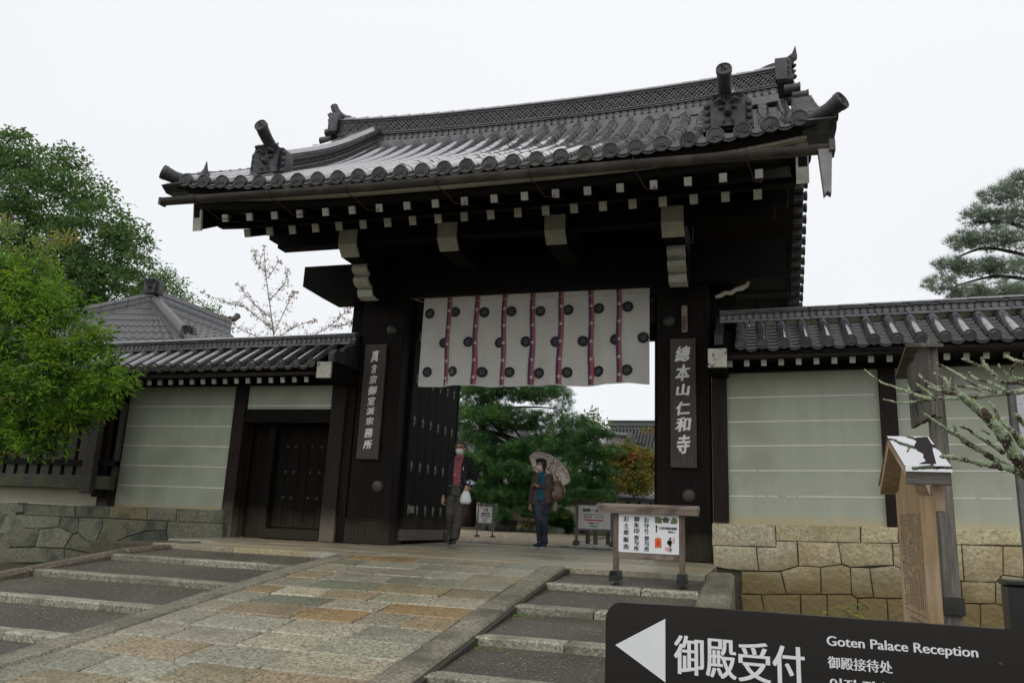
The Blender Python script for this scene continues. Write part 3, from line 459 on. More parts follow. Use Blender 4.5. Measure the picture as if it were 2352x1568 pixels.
# ================================================================== STONE BASES
def facestone(parent, poly, yf, m, gap=.0025, name='stone', depth=.22):
    n = len(poly); cx = sum(p[0] for p in poly) / n; cz = sum(p[1] for p in poly) / n
    def ins(d):
        out = []
        for p in poly:
            l = math.hypot(p[0] - cx, p[1] - cz); q = max(.2, 1 - d / max(l, .05) * 1.25); out.append((cx + (p[0] - cx) * q, cz + (p[1] - cz) * q))
        return out
    pr = random.uniform(-.004, .006)
    # subdivide edges once for a less straight outline
    V = []; rings = []
    for d, y in ((gap, yf + depth), (gap, yf + .012), (gap + .007, yf + .002 - pr), (gap + .05, yf - .002 - pr)):
        P = ins(d); ring = []
        for i in range(n):
            a, b = P[i], P[(i + 1) % n]
            for t in (0, .5):
                jx = noise.noise((a[0] * 9 + t, a[1] * 9, 1)) * .008 * (t > 0); ring.append((a[0] + (b[0] - a[0]) * t + jx, y + random.uniform(-.003, .003) * (y < yf + .1), a[1] + (b[1] - a[1]) * t + jx))
        rings.append(ring); V += ring
    k = 2 * n; F = [(r * k + i, r * k + (i + 1) % k, (r + 1) * k + (i + 1) % k, (r + 1) * k + i) for r in range(3) for i in range(k)]
    V.append((cx, yf - .004 - pr, cz)); F += [(3 * k + i, 3 * k + (i + 1) % k, 4 * k) for i in range(k)]
    return MB().add(V, F).build(name, m, parent)
# ================================================================== TILED WALL ROOF, POSTS, PLASTER
def halftube(mb, L, r, seg=8, r2=None, thick=.0):
    """half-round tile along -Y from 0 to L, crown up"""
    r2 = r2 or r; V = []
    for y, q in ((0, r), (-L, r2), (-L, r2 * .86)):
        for k in range(seg + 1):
            a = math.pi * k / seg; V.append((q * math.cos(a), y, q * math.sin(a)))
    n = seg + 1; F = [(j * n + k, j * n + k + 1, (j + 1) * n + k + 1, (j + 1) * n + k) for j in range(2) for k in range(seg)]
    F += [(2 * n, 2 * n + seg, 0 + seg, 0)] ; F.append(tuple(range(2 * n, 3 * n)))
    mb.add(V, F); return mb
def capmesh(r, detail=True, m='tile_cap', name='end_cap'):
    """round eave cap facing -Y, centred at origin"""
    mb = MB(); mb.lathe([(r, .045), (r, -.006), (r * .96, -.014), (r * .84, -.014), (r * .80, -.003), (r * .0 + .002, -.003)], 20, 'y')
    if detail:
        for k in range(16):   # bead ring
            a = k * math.pi / 8; q = r * .70; b = r * .055; x, z = q * math.cos(a), q * math.sin(a)
            mb.add([(x - b, -.003, z), (x, -.003, z - b), (x + b, -.003, z), (x, -.003, z + b), (x, -.012, z)], [(0, 1, 4), (1, 2, 4), (2, 3, 4), (3, 0, 4)])
        for t in range(3):    # comma swirls
            P = []
            for s in range(9):
                a = t * 2.094 + s * .30; q = r * (.10 + .055 * s); w = r * (.17 * (1 - s / 9.) + .02); P.append((a, q, w))
            V = []
            for a, q, w in P:
                for d, y in ((-w, -.003), (0, -.016), (w, -.003)): V.append(((q + d) * math.cos(a), y, (q + d) * math.sin(a)))
            F = [(3 * i + j, 3 * i + j + 1, 3 * i + j + 4, 3 * i + j + 3) for i in range(8) for j in range(2)]
            mb.add(V, F)
    else: mb.lathe([(r * .55, -.003), (r * .5, -.008), (.002, -.010)], 12, 'y')
    return mb.mesh(name, m, smooth=.6)
def pendmesh(w, m='tile_cap'):
    """crescent eave tile between two caps, facing -Y; w = spacing"""
    V = []; n = 10
    for y in (0, -.02):
        for k in range(n + 1):
            t = -1 + 2 * k / n; x = t * w * .40; up = -.052 * (1 - t * t)
            V += [(x, y, up + .008), (x, y, up - .026 * (1 - t * t) ** .6 - .008)]
    s = 2 * (n + 1); F = []
    for k in range(n):
        a = 2 * k; F += [(s + a, s + a + 1, s + a + 3, s + a + 2), (a, a + 2, s + a + 2, s + a), (a + 1, s + a + 1, s + a + 3, a + 3)]
    for q in (.006,):   # raised rim
        for k in range(n):
            t0, t1 = -1 + 2 * k / n, -1 + 2 * (k + 1) / n; o = len(V)
            for t in (t0, t1):
                x = t * w * .40; up = -.052 * (1 - t * t); V += [(x, -.02, up + .008), (x, -.034, up + .006), (x, -.034, up - .004), (x, -.02, up - .006)]
            F += [(o + j, o + j + 1, o + 5 + j, o + 4 + j) for j in range(3)]
    return MB().add(V, F).mesh('eave_tile', m, smooth=.6)
def flatcol(mb, x, w, prof, step, lift=.018, seg=5, dz=0., sag=.045):
    """column of overlapping concave flat tiles; prof: list of (y, z) from eave up"""
    P = np.array(prof); d = np.concatenate([[0], np.cumsum(np.hypot(*(P[1:] - P[:-1]).T))]); n = max(1, int(d[-1] / step))
    for i in range(n):
        s0, s1 = d[-1] * i / n, d[-1] * (i + 1.15) / n
        y0, z0 = np.interp(s0, d, P[:, 0]), np.interp(s0, d, P[:, 1]); y1, z1 = np.interp(s1, d, P[:, 0]), np.interp(s1, d, P[:, 1])
        V = []
        for (y, z, l) in ((y0, z0, -.010), (y0, z0, lift), (y1, z1, lift * .1)):
            for k in range(seg + 1):
                t = -1 + 2 * k / seg; V.append((x + t * w / 2, y, z + l - sag * (1 - t * t) + dz))
        m = seg + 1; mb.add(V, [(j * m + k, j * m + k + 1, (j + 1) * m + k + 1, (j + 1) * m + k) for j in range(2) for k in range(seg)])
def rowpieces(prof, L):
    P = np.array(prof); d = np.concatenate([[0], np.cumsum(np.hypot(*(P[1:] - P[:-1]).T))]); n = int(round(d[-1] / L)); out = []
    for i in range(n):
        s0, s1 = d[-1] * i / n, d[-1] * (i + 1) / n
        y0, z0 = np.interp(s0, d, P[:, 0]), np.interp(s0, d, P[:, 1]); y1, z1 = np.interp(s1, d, P[:, 0]), np.interp(s1, d, P[:, 1])
        out.append((y1, z1, math.atan2(z1 - z0, y1 - y0), math.hypot(y1 - y0, z1 - z0)))
    return out
halfT = halftube(MB(), .30, .078, 10, .080).mesh('round_tile', 'tile', smooth=.9)
capW = capmesh(.082, False); pendW = pendmesh(.287)
discW = MB().lathe([(.046, .03), (.046, 0), (.040, -.006), (.034, -.006), (.031, .004), (.002, .004)], 14, 'y').mesh('ridge_disc', 'tile_ridge', smooth=.6)
def rafter_mesh(w, h, L, m='dark_wood_y'): return MB().box(-w / 2, w / 2, 0, L, -h / 2, h / 2).mesh('rafter', m)
def end_mesh(w, h, m='white_paint'): return MB().box(-w / 2 - .002, w / 2 + .002, -.012, .02, -h / 2 - .002, h / 2 + .002).mesh('painted_end', m)
def wall_roof(parent, x0, x1, xc, capx0, zc, zr, tilt, xref, ncap, sgn, rafx, rz, ry):
    T = lambda x: tilt * (x - xref)
    prof = [(-.75, zc - .02), (-.45, zc + (zr - zc) * .36), (0.0, zr - .02)]
    mb = MB(); mb.prism([(-.70, zc - .13), (-.70, zc - .085), (-.02, zr - .10), (.5, zc - .085), (.5, zc - .13)], x0, x1, 'x')
    bed = mb.build('roof_bed', 'dark_wood_h', parent)
    fl = MB()
    for i in range(ncap):
        x = capx0 + sgn * i * .287; z = T(x)
        for (y, zz, a, l) in rowpieces(prof, .28):
            put('round_tile', halfT, (x, y, zz + z), parent, rot=(a, 0, 0), scale=(1, l / .29, 1))
        put('end_cap', capW, (x, -.755, zc + z + .01), parent); xm = x + sgn * .1435
        put('eave_tile', pendW, (xm, -.735, zc + z - .01), parent)
        flatcol(fl, xm, .287, prof, .115, .028, dz=z + .005)
    stuff(fl.build('flat_tiles', 'tile_flat', parent))
    # rear slope, plain
    mb = MB()
    for i in range(ncap): 
        x = capx0 + sgn * i * .287; z = T(x); mb.tube([(x, .08, zr + z - .02), (x, .5, zc + z)], .07, 6)
    mb.box(x0, x1, .0, .5, zc - .1, zc - .08); stuff(mb.build('rear_tiles', 'tile_flat', parent))
    # ridge: base course, discs, top courses, cover tiles
    def course(name, y, z0, z1, m='tile_ridge', L=.42, zz=0):
        x = x0
        while x < x1 - .01:
            q = min(L * random.uniform(.9, 1.1), x1 - x); zt = T(x + q / 2)
            MB().box(x + .002, x + q - .002, -y, y + .1, z0 + zt, z1 + zt, .006).build(name, m, parent); x += q
    course('ridge_course', .135, zr - .015, zr + .028)
    mb = MB(); 
    mb.add([(x0, -.085, zr + .02 + T(x0)), (x1, -.085, zr + .02 + T(x1)), (x1, -.085, zr + .15 + T(x1)), (x0, -.085, zr + .15 + T(x0)), (x0, .18, zr + .02 + T(x0)), (x1, .18, zr + .02 + T(x1)), (x1, .18, zr + .15 + T(x1)), (x0, .18, zr + .15 + T(x0))], [(0, 1, 2, 3), (4, 5, 6, 7), (0, 4, 7, 3), (1, 5, 6, 2)])
    mb.build('ridge_core', 'tile_dark', parent)
    x = x0 + .05
    while x < x1: put('ridge_disc', discW, (x, -.095, zr + .075 + T(x)), parent); x += .098
    course('ridge_course', .125, zr + .122, zr + .146); course('ridge_course', .140, zr + .149, zr + .172)
    x = x0
    while x < x1 - .01:
        q = min(.34, x1 - x); zt = T(x + q / 2)
        V = []; 
        for xx, rr in ((x + .002, .100), (x + q - .004, .104)):
            for k in range(9): a = math.pi * k / 8; V.append((xx, .04 - rr * 1.12 * math.cos(a), zr + .170 + zt + rr * .52 * math.sin(a)))
        mb = MB().add(V, [(k, k + 1, 10 + k, 9 + k) for k in range(8)] + [tuple(range(9)), tuple(range(9, 18))]); mb.build('ridge_tile', 'tile', parent, smooth=.7); x += q
    # eave board, rafters
    mb = MB(); mb.add([(x0, -.70, zc - .175 + T(x0)), (x1, -.70, zc - .175 + T(x1)), (x1, -.70, zc - .085 + T(x1)), (x0, -.70, zc - .085 + T(x0)), (x0, -.60, zc - .175 + T(x0)), (x1, -.60, zc - .175 + T(x1)), (x1, -.60, zc - .085 + T(x1)), (x0, -.60, zc - .085 + T(x0))], [(0, 1, 2, 3), (4, 5, 6, 7), (0, 1, 5, 4), (3, 2, 6, 7)]); mb.build('eave_board', 'post_wood', parent)
    rm = rafter_mesh(.068, .085, .75); em = end_mesh(.068, .085)
    for x in rafx:
        a = .28; r = put('rafter', rm, (x, ry, rz + T(x)), parent, rot=(a, 0, 0)); put('painted_end', em, (0, 0, 0), r, True)
wg = 'boundary walls joined to the gate'
# ---------------- right wall
TR = .0205
rw = thing('boundary_wall', 'pale green plastered wall with white lines on a tan stone base, right of the gate', 'wall', (6, 0, -.5), group=wg)
mb = MB(); z = lambda x, b: b + TR * (x - 3.17)
mb.add([(2.96, 0.0, .57), (9.6, 0.0, .66), (9.6, 0.0, z(9.6, 2.79)), (2.96, 0.0, 2.79), (2.96, .3, .57), (9.6, .3, .66), (9.6, .3, z(9.6, 2.79)), (2.96, .3, 2.79)], [(0, 1, 2, 3), (4, 5, 6, 7), (0, 1, 5, 4), (3, 2, 6, 7), (0, 3, 7, 4), (1, 2, 6, 5)])
mb.build('plaster', 'plaster', rw)
posts = [(2.966, 3.183), (5.252, 5.468), (7.56, 7.78)]
bays = [(3.19, 5.245), (5.475, 7.55), (7.79, 9.6)]
for bz in (2.395, 2.036, 1.683, 1.327, .966):
    for bi, (a, b) in enumerate(bays):
        if bz == .966:   # the lowest line has worn away in places
            cuts = [(0, .17), (.18, .24), (.265, .32), (.385, .41), (.425, .435), (.455, 1)] if bi == 0 else [(0, .42), (.45, .63), (.66, .70), (.72, 1)]
        elif bz == 1.327 and bi == 0: cuts = [(0, .19), (.198, .99)]
        elif bz == 2.395 and bi == 0: cuts = [(0, .975)]
        else: cuts = [(0, 1)]
        mb = MB()
        for c0, c1 in cuts:
            xa, xb = a + (b - a) * c0, a + (b - a) * c1
            mb.add([(xa, -.006, z(xa, bz) - .0085), (xb, -.006, z(xb, bz) - .0085), (xb, -.006, z(xb, bz) + .0085), (xa, -.006, z(xa, bz) + .0085), (xa, .003, z(xa, bz) - .0085), (xb, .003, z(xb, bz) - .0085), (xb, .003, z(xb, bz) + .0085), (xa, .003, z(xa, bz) + .0085)], [(0, 1, 2, 3), (0, 1, 5, 4), (3, 2, 6, 7), (0, 3, 7, 4), (1, 2, 6, 5)])
        mb.build('white_line', 'band_paint', rw)
for a, b in posts: MB().box(a, b, -.07, .12, z(a, .595) - .02 * (a > 5), z(a, 2.80), .008).build('post', 'post_wood', rw)
mb = MB(); mb.add([(2.95, -.13, 2.755), (9.6, -.13, z(9.6, 2.755)), (9.6, -.13, z(9.6, 2.93)), (2.95, -.13, 2.93), (2.95, .2, 2.755), (9.6, .2, z(9.6, 2.755)), (9.6, .2, z(9.6, 2.93)), (2.95, .2, 2.93)], [(0, 1, 2, 3), (4, 5, 6, 7), (0, 1, 5, 4), (3, 2, 6, 7), (0, 3, 7, 4)]); mb.build('wall_beam', 'dark_wood_h', rw)
MB().box(2.96, 9.6, -.16, .1, -.9, .56).build('base_core', 'joint', rw)
for p in DATA['rstones']: facestone(rw, p, -.2, 'wall_stone')
x = 6.82
while x < 9.3:
    w = random.uniform(.5, .8); x1 = x + w
    zs = [.65, .42, .02, -.32, -.75]
    for k in range(4):
        if zs[k] == .65 and 0: pass
        j = random.uniform(-.05, .05); facestone(rw, [(x + j * (k > 0), zs[k + 1]), (x1, zs[k + 1]), (x1, zs[k]), (x, zs[k])], -.2, 'wall_stone')
    x = x1
rx = [3.249 + .2317 * i for i in range(26)]
wall_roof(rw, 3.1, 9.4, 0, 3.406, 3.02, 3.53, .0185, 3.406, 21, 1, rx, 2.80, -.56)
# ---------------- left wall
TL = .0
lw = thing('boundary_wall', 'pale green plastered wall with white lines and a small side door, left of the gate', 'wall', (-5.5, 0, -.4), group=wg)
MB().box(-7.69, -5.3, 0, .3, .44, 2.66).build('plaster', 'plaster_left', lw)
MB().box(-5.09, -3.35, 0, .2, 2.225, 2.66).build('plaster', 'plaster_left', lw)
for bz in (2.284, 1.919, 1.558, 1.197, .834): MB().box(-7.68, -5.325, -.006, .003, bz - .0085, bz + .0085).build('white_line', 'band_paint', lw)
MB().box(-5.07, -3.375, -.006, .003, 2.284, 2.301).build('white_line', 'band_paint', lw)
for a, b, z0 in ((-5.32, -5.085, .0), (-3.372, -3.10, .02)): MB().box(a, b, -.08, .2, z0, 2.67, .01).build('post', 'post_wood', lw)
MB().box(-5.4, -5.33, -.17, .12, -.1, .45).build('post_foot', 'old_stone', lw)
MB().box(-12.5, -2.95, -.13, .2, 2.645, 2.82).build('wall_beam', 'dark_wood_h', lw)
MB().box(-3.10, -2.95, -.02, .35, 0, 2.66).build('filler_board', 'dark_wood', lw)
MB().box(2.93, 3.35, .34, .38, 0, 4.17).build('filler_board', 'dark_wood', rw); MB().box(-3.35, -2.93, .36, .40, 0, 4.17).build('filler_board', 'dark_wood', lw)
MB().box(-5.09, -3.37, -.05, .16, 1.99, 2.225, .006).build('lintel', 'dark_wood_h', lw)
for a, b in ((-5.085, -4.99), (-4.66, -4.52), (-3.46, -3.37)): MB().box(a, b, .1, .24, .03, 1.99).build('door_jamb', 'door_wood', lw)
MB().box(-5.0, -4.65, .2, .26, .03, 1.99).build('side_panel', 'door_wood', lw)
MB().box(-4.53, -3.45, .06, .24, .03, .19, .006).build('door_sill', 'door_wood', lw)
MB().box(-5.1, -3.35, .31, .33, .0, 2.3).build('back_board', 'dark_wood', lw)
dr = MB().box(-4.52, -3.46, .27, .30, .19, 1.99).build('side_door', 'door_wood', lw)
x = -4.52
for w in (.2, .24, .19, .22, .21): MB().box(x + .003, x + w - .003, .24, .275, .22, 1.95, .004).build('plank', 'door_wood', dr); x += w
diam = MB(); diam.add([(-.028, 0, 0), (0, 0, -.042), (.028, 0, 0), (0, 0, .042), (0, -.014, 0)], [(0, 1, 4), (1, 2, 4), (2, 3, 4), (3, 0, 4)]); diam.lathe([(.016, 0), (.014, -.02), (.004, -.026)], 8, 'y'); diamd = diam.mesh('door_stud', 'boss')
for zz in (.72, 1.16, 1.60):
    for xx in (-4.33, -4.17, -3.84, -3.66): put('door_stud', diamd, (xx, .24, zz), dr, scale=(1, 1, .8))
MB().box(-12.5, -5.36, -.17, .1, -.95, .43).build('base_core', 'joint', lw)
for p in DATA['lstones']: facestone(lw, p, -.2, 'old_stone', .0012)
x = -12.4
while x < -9.75:
    w = min(random.uniform(.6, 1.), -9.72 - x) ; zs = [.44, .2, -.15, -.6, -1.]
    for k in range(4): facestone(lw, [(x, zs[k + 1]), (x + w, zs[k + 1]), (x + w, zs[k]), (x, zs[k])], -.2, 'old_stone')
    x += w
    if w < .2: break
rx = [-6.80 + .2285 * i - .2285 * 20 for i in range(35)]
wall_roof(lw, -12.5, -3.0, 0, -3.42, 2.885, 3.36, .008, -3.1, 31, -1, rx, 2.655, -.56)
# white sawn beam ends carrying the wall roofs beside the gate
for par, xx, zz, x2 in ((rw, 3.09, 2.82, 3.1), (lw, -3.10, 2.745, -3.1)):
    b = MB().box(xx - .125, xx + .125, -.86, .25, zz - .13, zz + .13, .01).build('beam', 'dark_wood_y', par)
    MB().box(xx - .128, xx + .128, -.885, -.84, zz - .133, zz + .133, .004).build('painted_end', 'shabby_white', b)
# little ornamental end tiles of the wall roofs next to the gate
for par, xx, zz in ((rw, 3.10, 3.15), (lw, -3.04, 3.02)):
    MB().prism([(-.78, zz - .12), (-.80, zz + .02), (-.70, zz + .10), (-.55, zz + .08), (-.45, zz + .17), (-.2, zz + .28), (0, zz + .5), (.1, zz + .5), (.1, zz - .1), (-.4, zz - .1)], xx - .05, xx + .06, 'x').build('roof_end_tile', 'tile_dark', par)
# ---------------- slatted timber bay at far left
sb = thing('slatted_bay', 'weathered timber bay with upright slats and mossy bottom rail behind the green shrub', 'fence', (-9, -.3, .4))
MB().box(-12.4, -7.9, -.03, .02, .44, 2.62).build('back_panel', 'dark_wood', sb)
MB().box(-12.4, -7.9, -.045, -.032, .44, .74).build('plaster_strip', 'cream_wall', sb)
MB().box(-7.93, -7.68, -.19, .1, .43, 2.66, .008).build('end_post', 'post_wood', sb)
MB().box(-7.95, -7.70, -.30, -.19, .60, 2.45).build('side_board', 'dark_wood', sb)
MB().box(-12.4, -7.52, -.36, -.22, .73, .965, .01).build('bottom_rail', 'mossy_wood', sb)
MB().box(-12.4, -7.52, -.34, -.2, 1.15, 1.25).build('middle_rail', 'dark_wood_h', sb)
MB().box(-12.4, -7.52, -.36, -.2, 2.3, 2.45).build('top_rail', 'dark_wood_h', sb)
MB().box(-8.13, -7.87, -.44, -.30, .655, 2.4, .015).build('corner_post', 'slat_wood', sb)
sm = MB().box(-.095, .095, -.03, .03, 0, 1.4).mesh('slat', 'slat_wood')
for i in range(13): put('slat', sm, (-8.275 - i * .278, -.28, .96), sb)
for a in (-7.80, -7.62): MB().box(a, a + .1, -.25, -.2, .95, 2.3).build('slat', 'slat_wood', sb)

# ================================================================== THE GATE
gt = thing('temple_gate', 'large dark timber temple gate with curved grey tiled roof and open doors', 'gate', (0, 0, 0))
# main pillars
for sx in (-1, 1):
    xa, xb = sorted((sx * 2.148, sx * 2.942))
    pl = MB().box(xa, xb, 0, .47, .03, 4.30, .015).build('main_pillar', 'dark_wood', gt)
    mb = MB().box(xa - .012, xb + .012, -.014, .484, .025, .42, .008); wr = mb.build('base_wrap', 'door_wood', pl)
    MB().box(xa - .02, xb + .02, -.024, .49, .40, .425, .005).build('wrap_rim', 'door_wood', pl)
    mb = MB()
    for k in range(12):
        x = xa + .04 + k * (xb - xa - .08) / 11; mb.box(x - .006, x + .006, -.022, -.012, .10, .24); mb.lathe([(.013, 0), (.011, -.014), (.002, -.018)], 7, 'y', (x, -.014, .09))
    for k in range(4): mb.lathe([(.010, 0), (.008, -.012), (.002, -.014)], 6, 'x', (sx * 2.148 + (.012 if sx < 0 else -.012), .06 + k * .12, .1)) if 0 else None
    stuff(mb.build('wrap_nails', 'metal_dark', pl))
    for (bx, bz, br) in ((sx * 2.40 if sx < 0 else 2.62, .95, .105), (-2.36 if sx < 0 else 2.34, 3.60, .105)):
        MB().lathe([(br, 0), (br * .97, -.02), (br * .8, -.05), (br * .4, -.068), (.01, -.072)], 20, 'y', (bx, 0, bz)).build('nail_cover', 'boss' if bz < 2 else 'metal_dark', pl, smooth=.6)
for sx in (-1, 1):
    MB().box(sx * 2.35 - .17, sx * 2.35 + .17, 2.45, 2.8, .05, 4.9, .01).build('rear_pillar', 'dark_wood', gt)
    MB().box(sx * 2.5 - .07, sx * 2.5 + .07, .4, 2.5, 3.55, 3.85).build('side_tie_beam', 'dark_wood_y', gt)
    MB().box(sx * 2.5 - .07, sx * 2.5 + .07, .4, 2.5, 2.0, 2.2).build('side_tie_beam', 'dark_wood_y', gt)
    MB().box(sx * 2.45 - .03, sx * 2.45 + .03, .45, 2.5, .0, 5.6).build('side_wall_board', 'dark_wood', gt)
# lintel beam with chamfered ends
pr = [(-4.12, 4.42), (-3.68, 4.175), (3.72, 4.175), (4.08, 4.175), (4.08, 4.79), (-4.12, 4.79)]
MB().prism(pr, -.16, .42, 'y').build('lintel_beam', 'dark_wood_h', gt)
MB().box(-2.7, 2.7, .05, .40, 4.80, 5.3, .01).build('upper_beam', 'dark_wood_h', gt)
MB().box(-4.12, 4.28, 2.45, 2.8, 4.72, 5.05, .01).build('rear_beam', 'dark_wood_h', gt)
MB().box(-2.9, 2.9, .10, .16, 5.3, 7.0).build('gable_board', 'dark_wood', gt)
MB().box(-2.3, 2.3, 2.4, 2.6, 3.9, 4.2).build('rear_lintel', 'dark_wood_h', gt)
# forward arms with white shaped ends, and the two curly brackets below
def arm_profile(y0, dz=0): return [(y0, 4.88 + dz), (y0, 4.64 + dz), (y0 + .03, 4.60 + dz), (y0 + .15, 4.47 + dz)]
for x in (-2.535, -.845, .845, 2.535):
    w = .15; p = arm_profile(-1.5); a = MB().prism(p + [(3.0, 4.47), (3.0, 4.88)], x - w, x + w, 'x').build('arm_beam', 'dark_wood_y', gt)
    strip = p + [(-1.33, 4.49), (-1.45, 4.62), (-1.47, 4.66), (-1.47, 4.88)]
    strip = [(y - .008, zz - .006) if i < 4 else (y, zz) for i, (y, zz) in enumerate(strip)]
    MB().prism(strip, x - w - .004, x + w + .004, 'x').build('painted_end', 'white_paint', a)
for x in (-2.54, 2.54):
    w = .125
    f = [(-1.02, 4.462), (-1.05, 4.40), (-.99, 4.34), (-.90, 4.31), (-.96, 4.26), (-.95, 4.19), (-.86, 4.14), (-.76, 4.13), (-.79, 4.08), (-.75, 4.00), (-.64, 3.97), (-.52, 3.99)]
    b = MB().prism(f + [(-.155, 4.0), (-.155, 4.462)], x - w, x + w, 'x').build('bracket', 'dark_wood_y', gt)
    s = [(y - .01, zz - .008) for y, zz in f] + [(y + .03, zz + .03) for y, zz in f[::-1]]
    mb = MB(); n = len(f)
    for i in range(n - 1):
        q = [s[i], s[i + 1], s[2 * n - 2 - i], s[2 * n - 1 - i]]; mb.prism(q, x - w - .004, x + w + .004, 'x')
    mb.build('painted_end', 'white_paint', b)
    for zz in (4.13, 4.33): MB().lathe([(.05, -.17), (.06, -.13), (.06, .13), (.05, .17)], 12, 'x', (x, -.72, zz)).build('bracket_scroll', 'dark_wood_y', b)
mb = MB(); mb.prism([(3.05, 3.93), (3.14, 3.945), (3.20, 3.985), (3.28, 3.97), (3.36, 4.03), (3.44, 4.035), (3.53, 4.10), (3.565, 4.19), (3.53, 4.20), (3.49, 4.13), (3.40, 4.10), (3.33, 4.075), (3.26, 4.03), (3.18, 4.035), (3.10, 3.99), (3.04, 3.97)], -.05, -.02, 'y'); mb.build('carved_wing', 'cream_wall', gt)
# eave curve
def sori(x): u = x / 4.124; return .0557 * u * u + .1412 * u ** 4
# purlins
for (y, z0, z1, L) in ((-1.25, 4.86, 5.06, 4.08), (.55, 6.3, 6.6, 4.2), (2.6, 5.1, 5.35, 4.1)):
    MB().box(-L, L, y - .12, y + .12, z0, z1, .01).build('purlin', 'dark_wood_h', gt)
MB().box(-3.9, 3.9, -1.37, -1.13, 4.70, 4.86, .01).build('purlin', 'dark_wood_h', gt)
# rafters: lower tier 20, upper (flying) tier 19
lo_x = [-3.58 + i * .3865 for i in range(20)]; lo_x = [-3.67 + i * (7.34 / 19) for i in range(20)]
up_x = [-3.685 + i * (7.37 / 18) for i in range(19)]
rl = rafter_mesh(.095, .12, 3.0); el = end_mesh(.095, .12); ru = rafter_mesh(.085, .10, 1.5); eu = end_mesh(.085, .10)
for x in lo_x:
    r = put('rafter', rl, (x, -2.48, 4.53), gt, rot=(.42, 0, 0)); put('painted_end', el, (0, 0, 0), r, True)
for x in up_x:
    r = put('rafter', ru, (x, -3.0, 4.525 + .3 * sori(x)), gt, rot=(.34, 0, 0)); put('painted_end', eu, (0, 0, 0), r, True)
rrm = rafter_mesh(.095, .12, 3.4)
for x in lo_x[::1]: r = put('rafter', rrm, (x, 4.1, 4.6), gt, rot=(math.pi - .45, 0, 0))
def strip_x(name, m, prof, x0=-4.2, x1=4.2, n=24, sc=1., parent=gt, sm=False):
    """bar along X whose section (y,z) rides on the eave curve"""
    V = []; k = len(prof)
    for i in range(n + 1):
        x = x0 + (x1 - x0) * i / n
        for y, zz in prof: V.append((x, y, zz + sc * sori(x)))
    F = [(i * k + j, i * k + (j + 1) % k, (i + 1) * k + (j + 1) % k, (i + 1) * k + j) for i in range(n) for j in range(k)] + [tuple(range(k)), tuple(n * k + j for j in range(k))]
    return MB().add(V, F).build(name, m, parent, smooth=.5 if sm else False)
strip_x('lower_eave_board', 'dark_wood_h', [(-2.50, 4.595), (-2.50, 4.66), (-2.38, 4.70), (-2.38, 4.60)], sc=.3)
strip_x('eave_board', 'dark_wood_h', [(-3.06, 4.585), (-3.06, 4.685), (-2.93, 4.70), (-2.93, 4.60)], sc=.7)
n = 11
for i in range(n):   # pale board under the tiles, in lengths
    a, b = -4.22 + 8.44 * i / n, -4.22 + 8.44 * (i + 1) / n
    strip_x('pale_eave_board', 'white_paint', [(-3.20, 4.665), (-3.20, 4.745), (-3.0, 4.77), (-3.0, 4.69)], a + .004, b - .004, 4, 1.)
prof = [(-3.38, 4.80), (-2.47, 5.34), (-1.8, 5.73), (-1.25, 6.06), (-.65, 6.48), (-.31, 6.74), (.35, 7.27)]
rear = [(.85, 7.27), (1.5, 6.76), (1.85, 6.50), (2.45, 6.08), (3.0, 5.74), (3.67, 5.34), (4.58, 4.84)]
soff = [(-3.08, 4.70), (-2.4, 4.74), (-1.3, 5.22), (.6, 6.1), (2.5, 5.3), (4.4, 4.66)]
def skin(name, m, top, bot, x0, x1, n=20, parent=gt):
    """closed roof slab: top and bottom profiles (same length) swept along X, eave curve fading towards the ridge"""
    V = []; k = len(top)
    def s(y, x): return sori(x) * (max(0, min(1, (-y + .6) / 4)) if y < .6 else max(0, min(1, (y - .6) / 4)))
    for i in range(n + 1):
        x = x0 + (x1 - x0) * i / n; V += [(x, y, z + s(y, x)) for y, z in top] + [(x, y, z + s(y, x)) for y, z in bot[::-1]]
    q = 2 * k; F = [(i * q + j, i * q + (j + 1) % q, (i + 1) * q + (j + 1) % q, (i + 1) * q + j) for i in range(n) for j in range(q)] + [tuple(range(q)), tuple(n * q + j for j in range(q))]
    return MB().add(V, F).build(name, m, parent)
allp = prof + rear
top = [(y, z - .10) for y, z in allp]; bot = [(y, float(np.interp(y, [p[0] for p in soff], [p[1] for p in soff])) + (.0 if i else -.0)) for i, (y, z) in enumerate(allp)]
bot[0] = (-3.30, 4.70); bot[-1] = (4.5, 4.70)
skin('roof_bed', 'dark_wood', top, bot, -4.30, 4.30)
# verge boards at both gables
for sx in (-1, 1):
    hp = [(-3.05, 4.80), (-2.4, 5.08), (-1.6, 5.50), (-.8, 6.05), (0, 6.65), (.6, 7.1), (1.2, 6.65), (2.0, 6.05), (2.8, 5.5), (3.6, 5.08), (4.25, 4.80)]
    hb = [(y * .995 + .003, z - .34) for y, z in hp[::-1]]
    hb[0] = (4.2, 4.52); hb[-1] = (-2.98, 4.42)
    mb = MB(); k = len(hp)
    for i in range(k - 1): mb.prism([hp[i], hp[i + 1], hb[k - 2 - i], hb[k - 1 - i]], sx * 4.12, sx * 4.22, 'x')
    vb = mb.build('verge_board', 'dark_wood_y', gt)
    MB().prism([(-3.055, 4.89), (-2.985, 4.405), (-2.95, 4.42), (-3.02, 4.9)], sx * 4.095, sx * 4.235, 'x').build('painted_end', 'white_paint', vb)
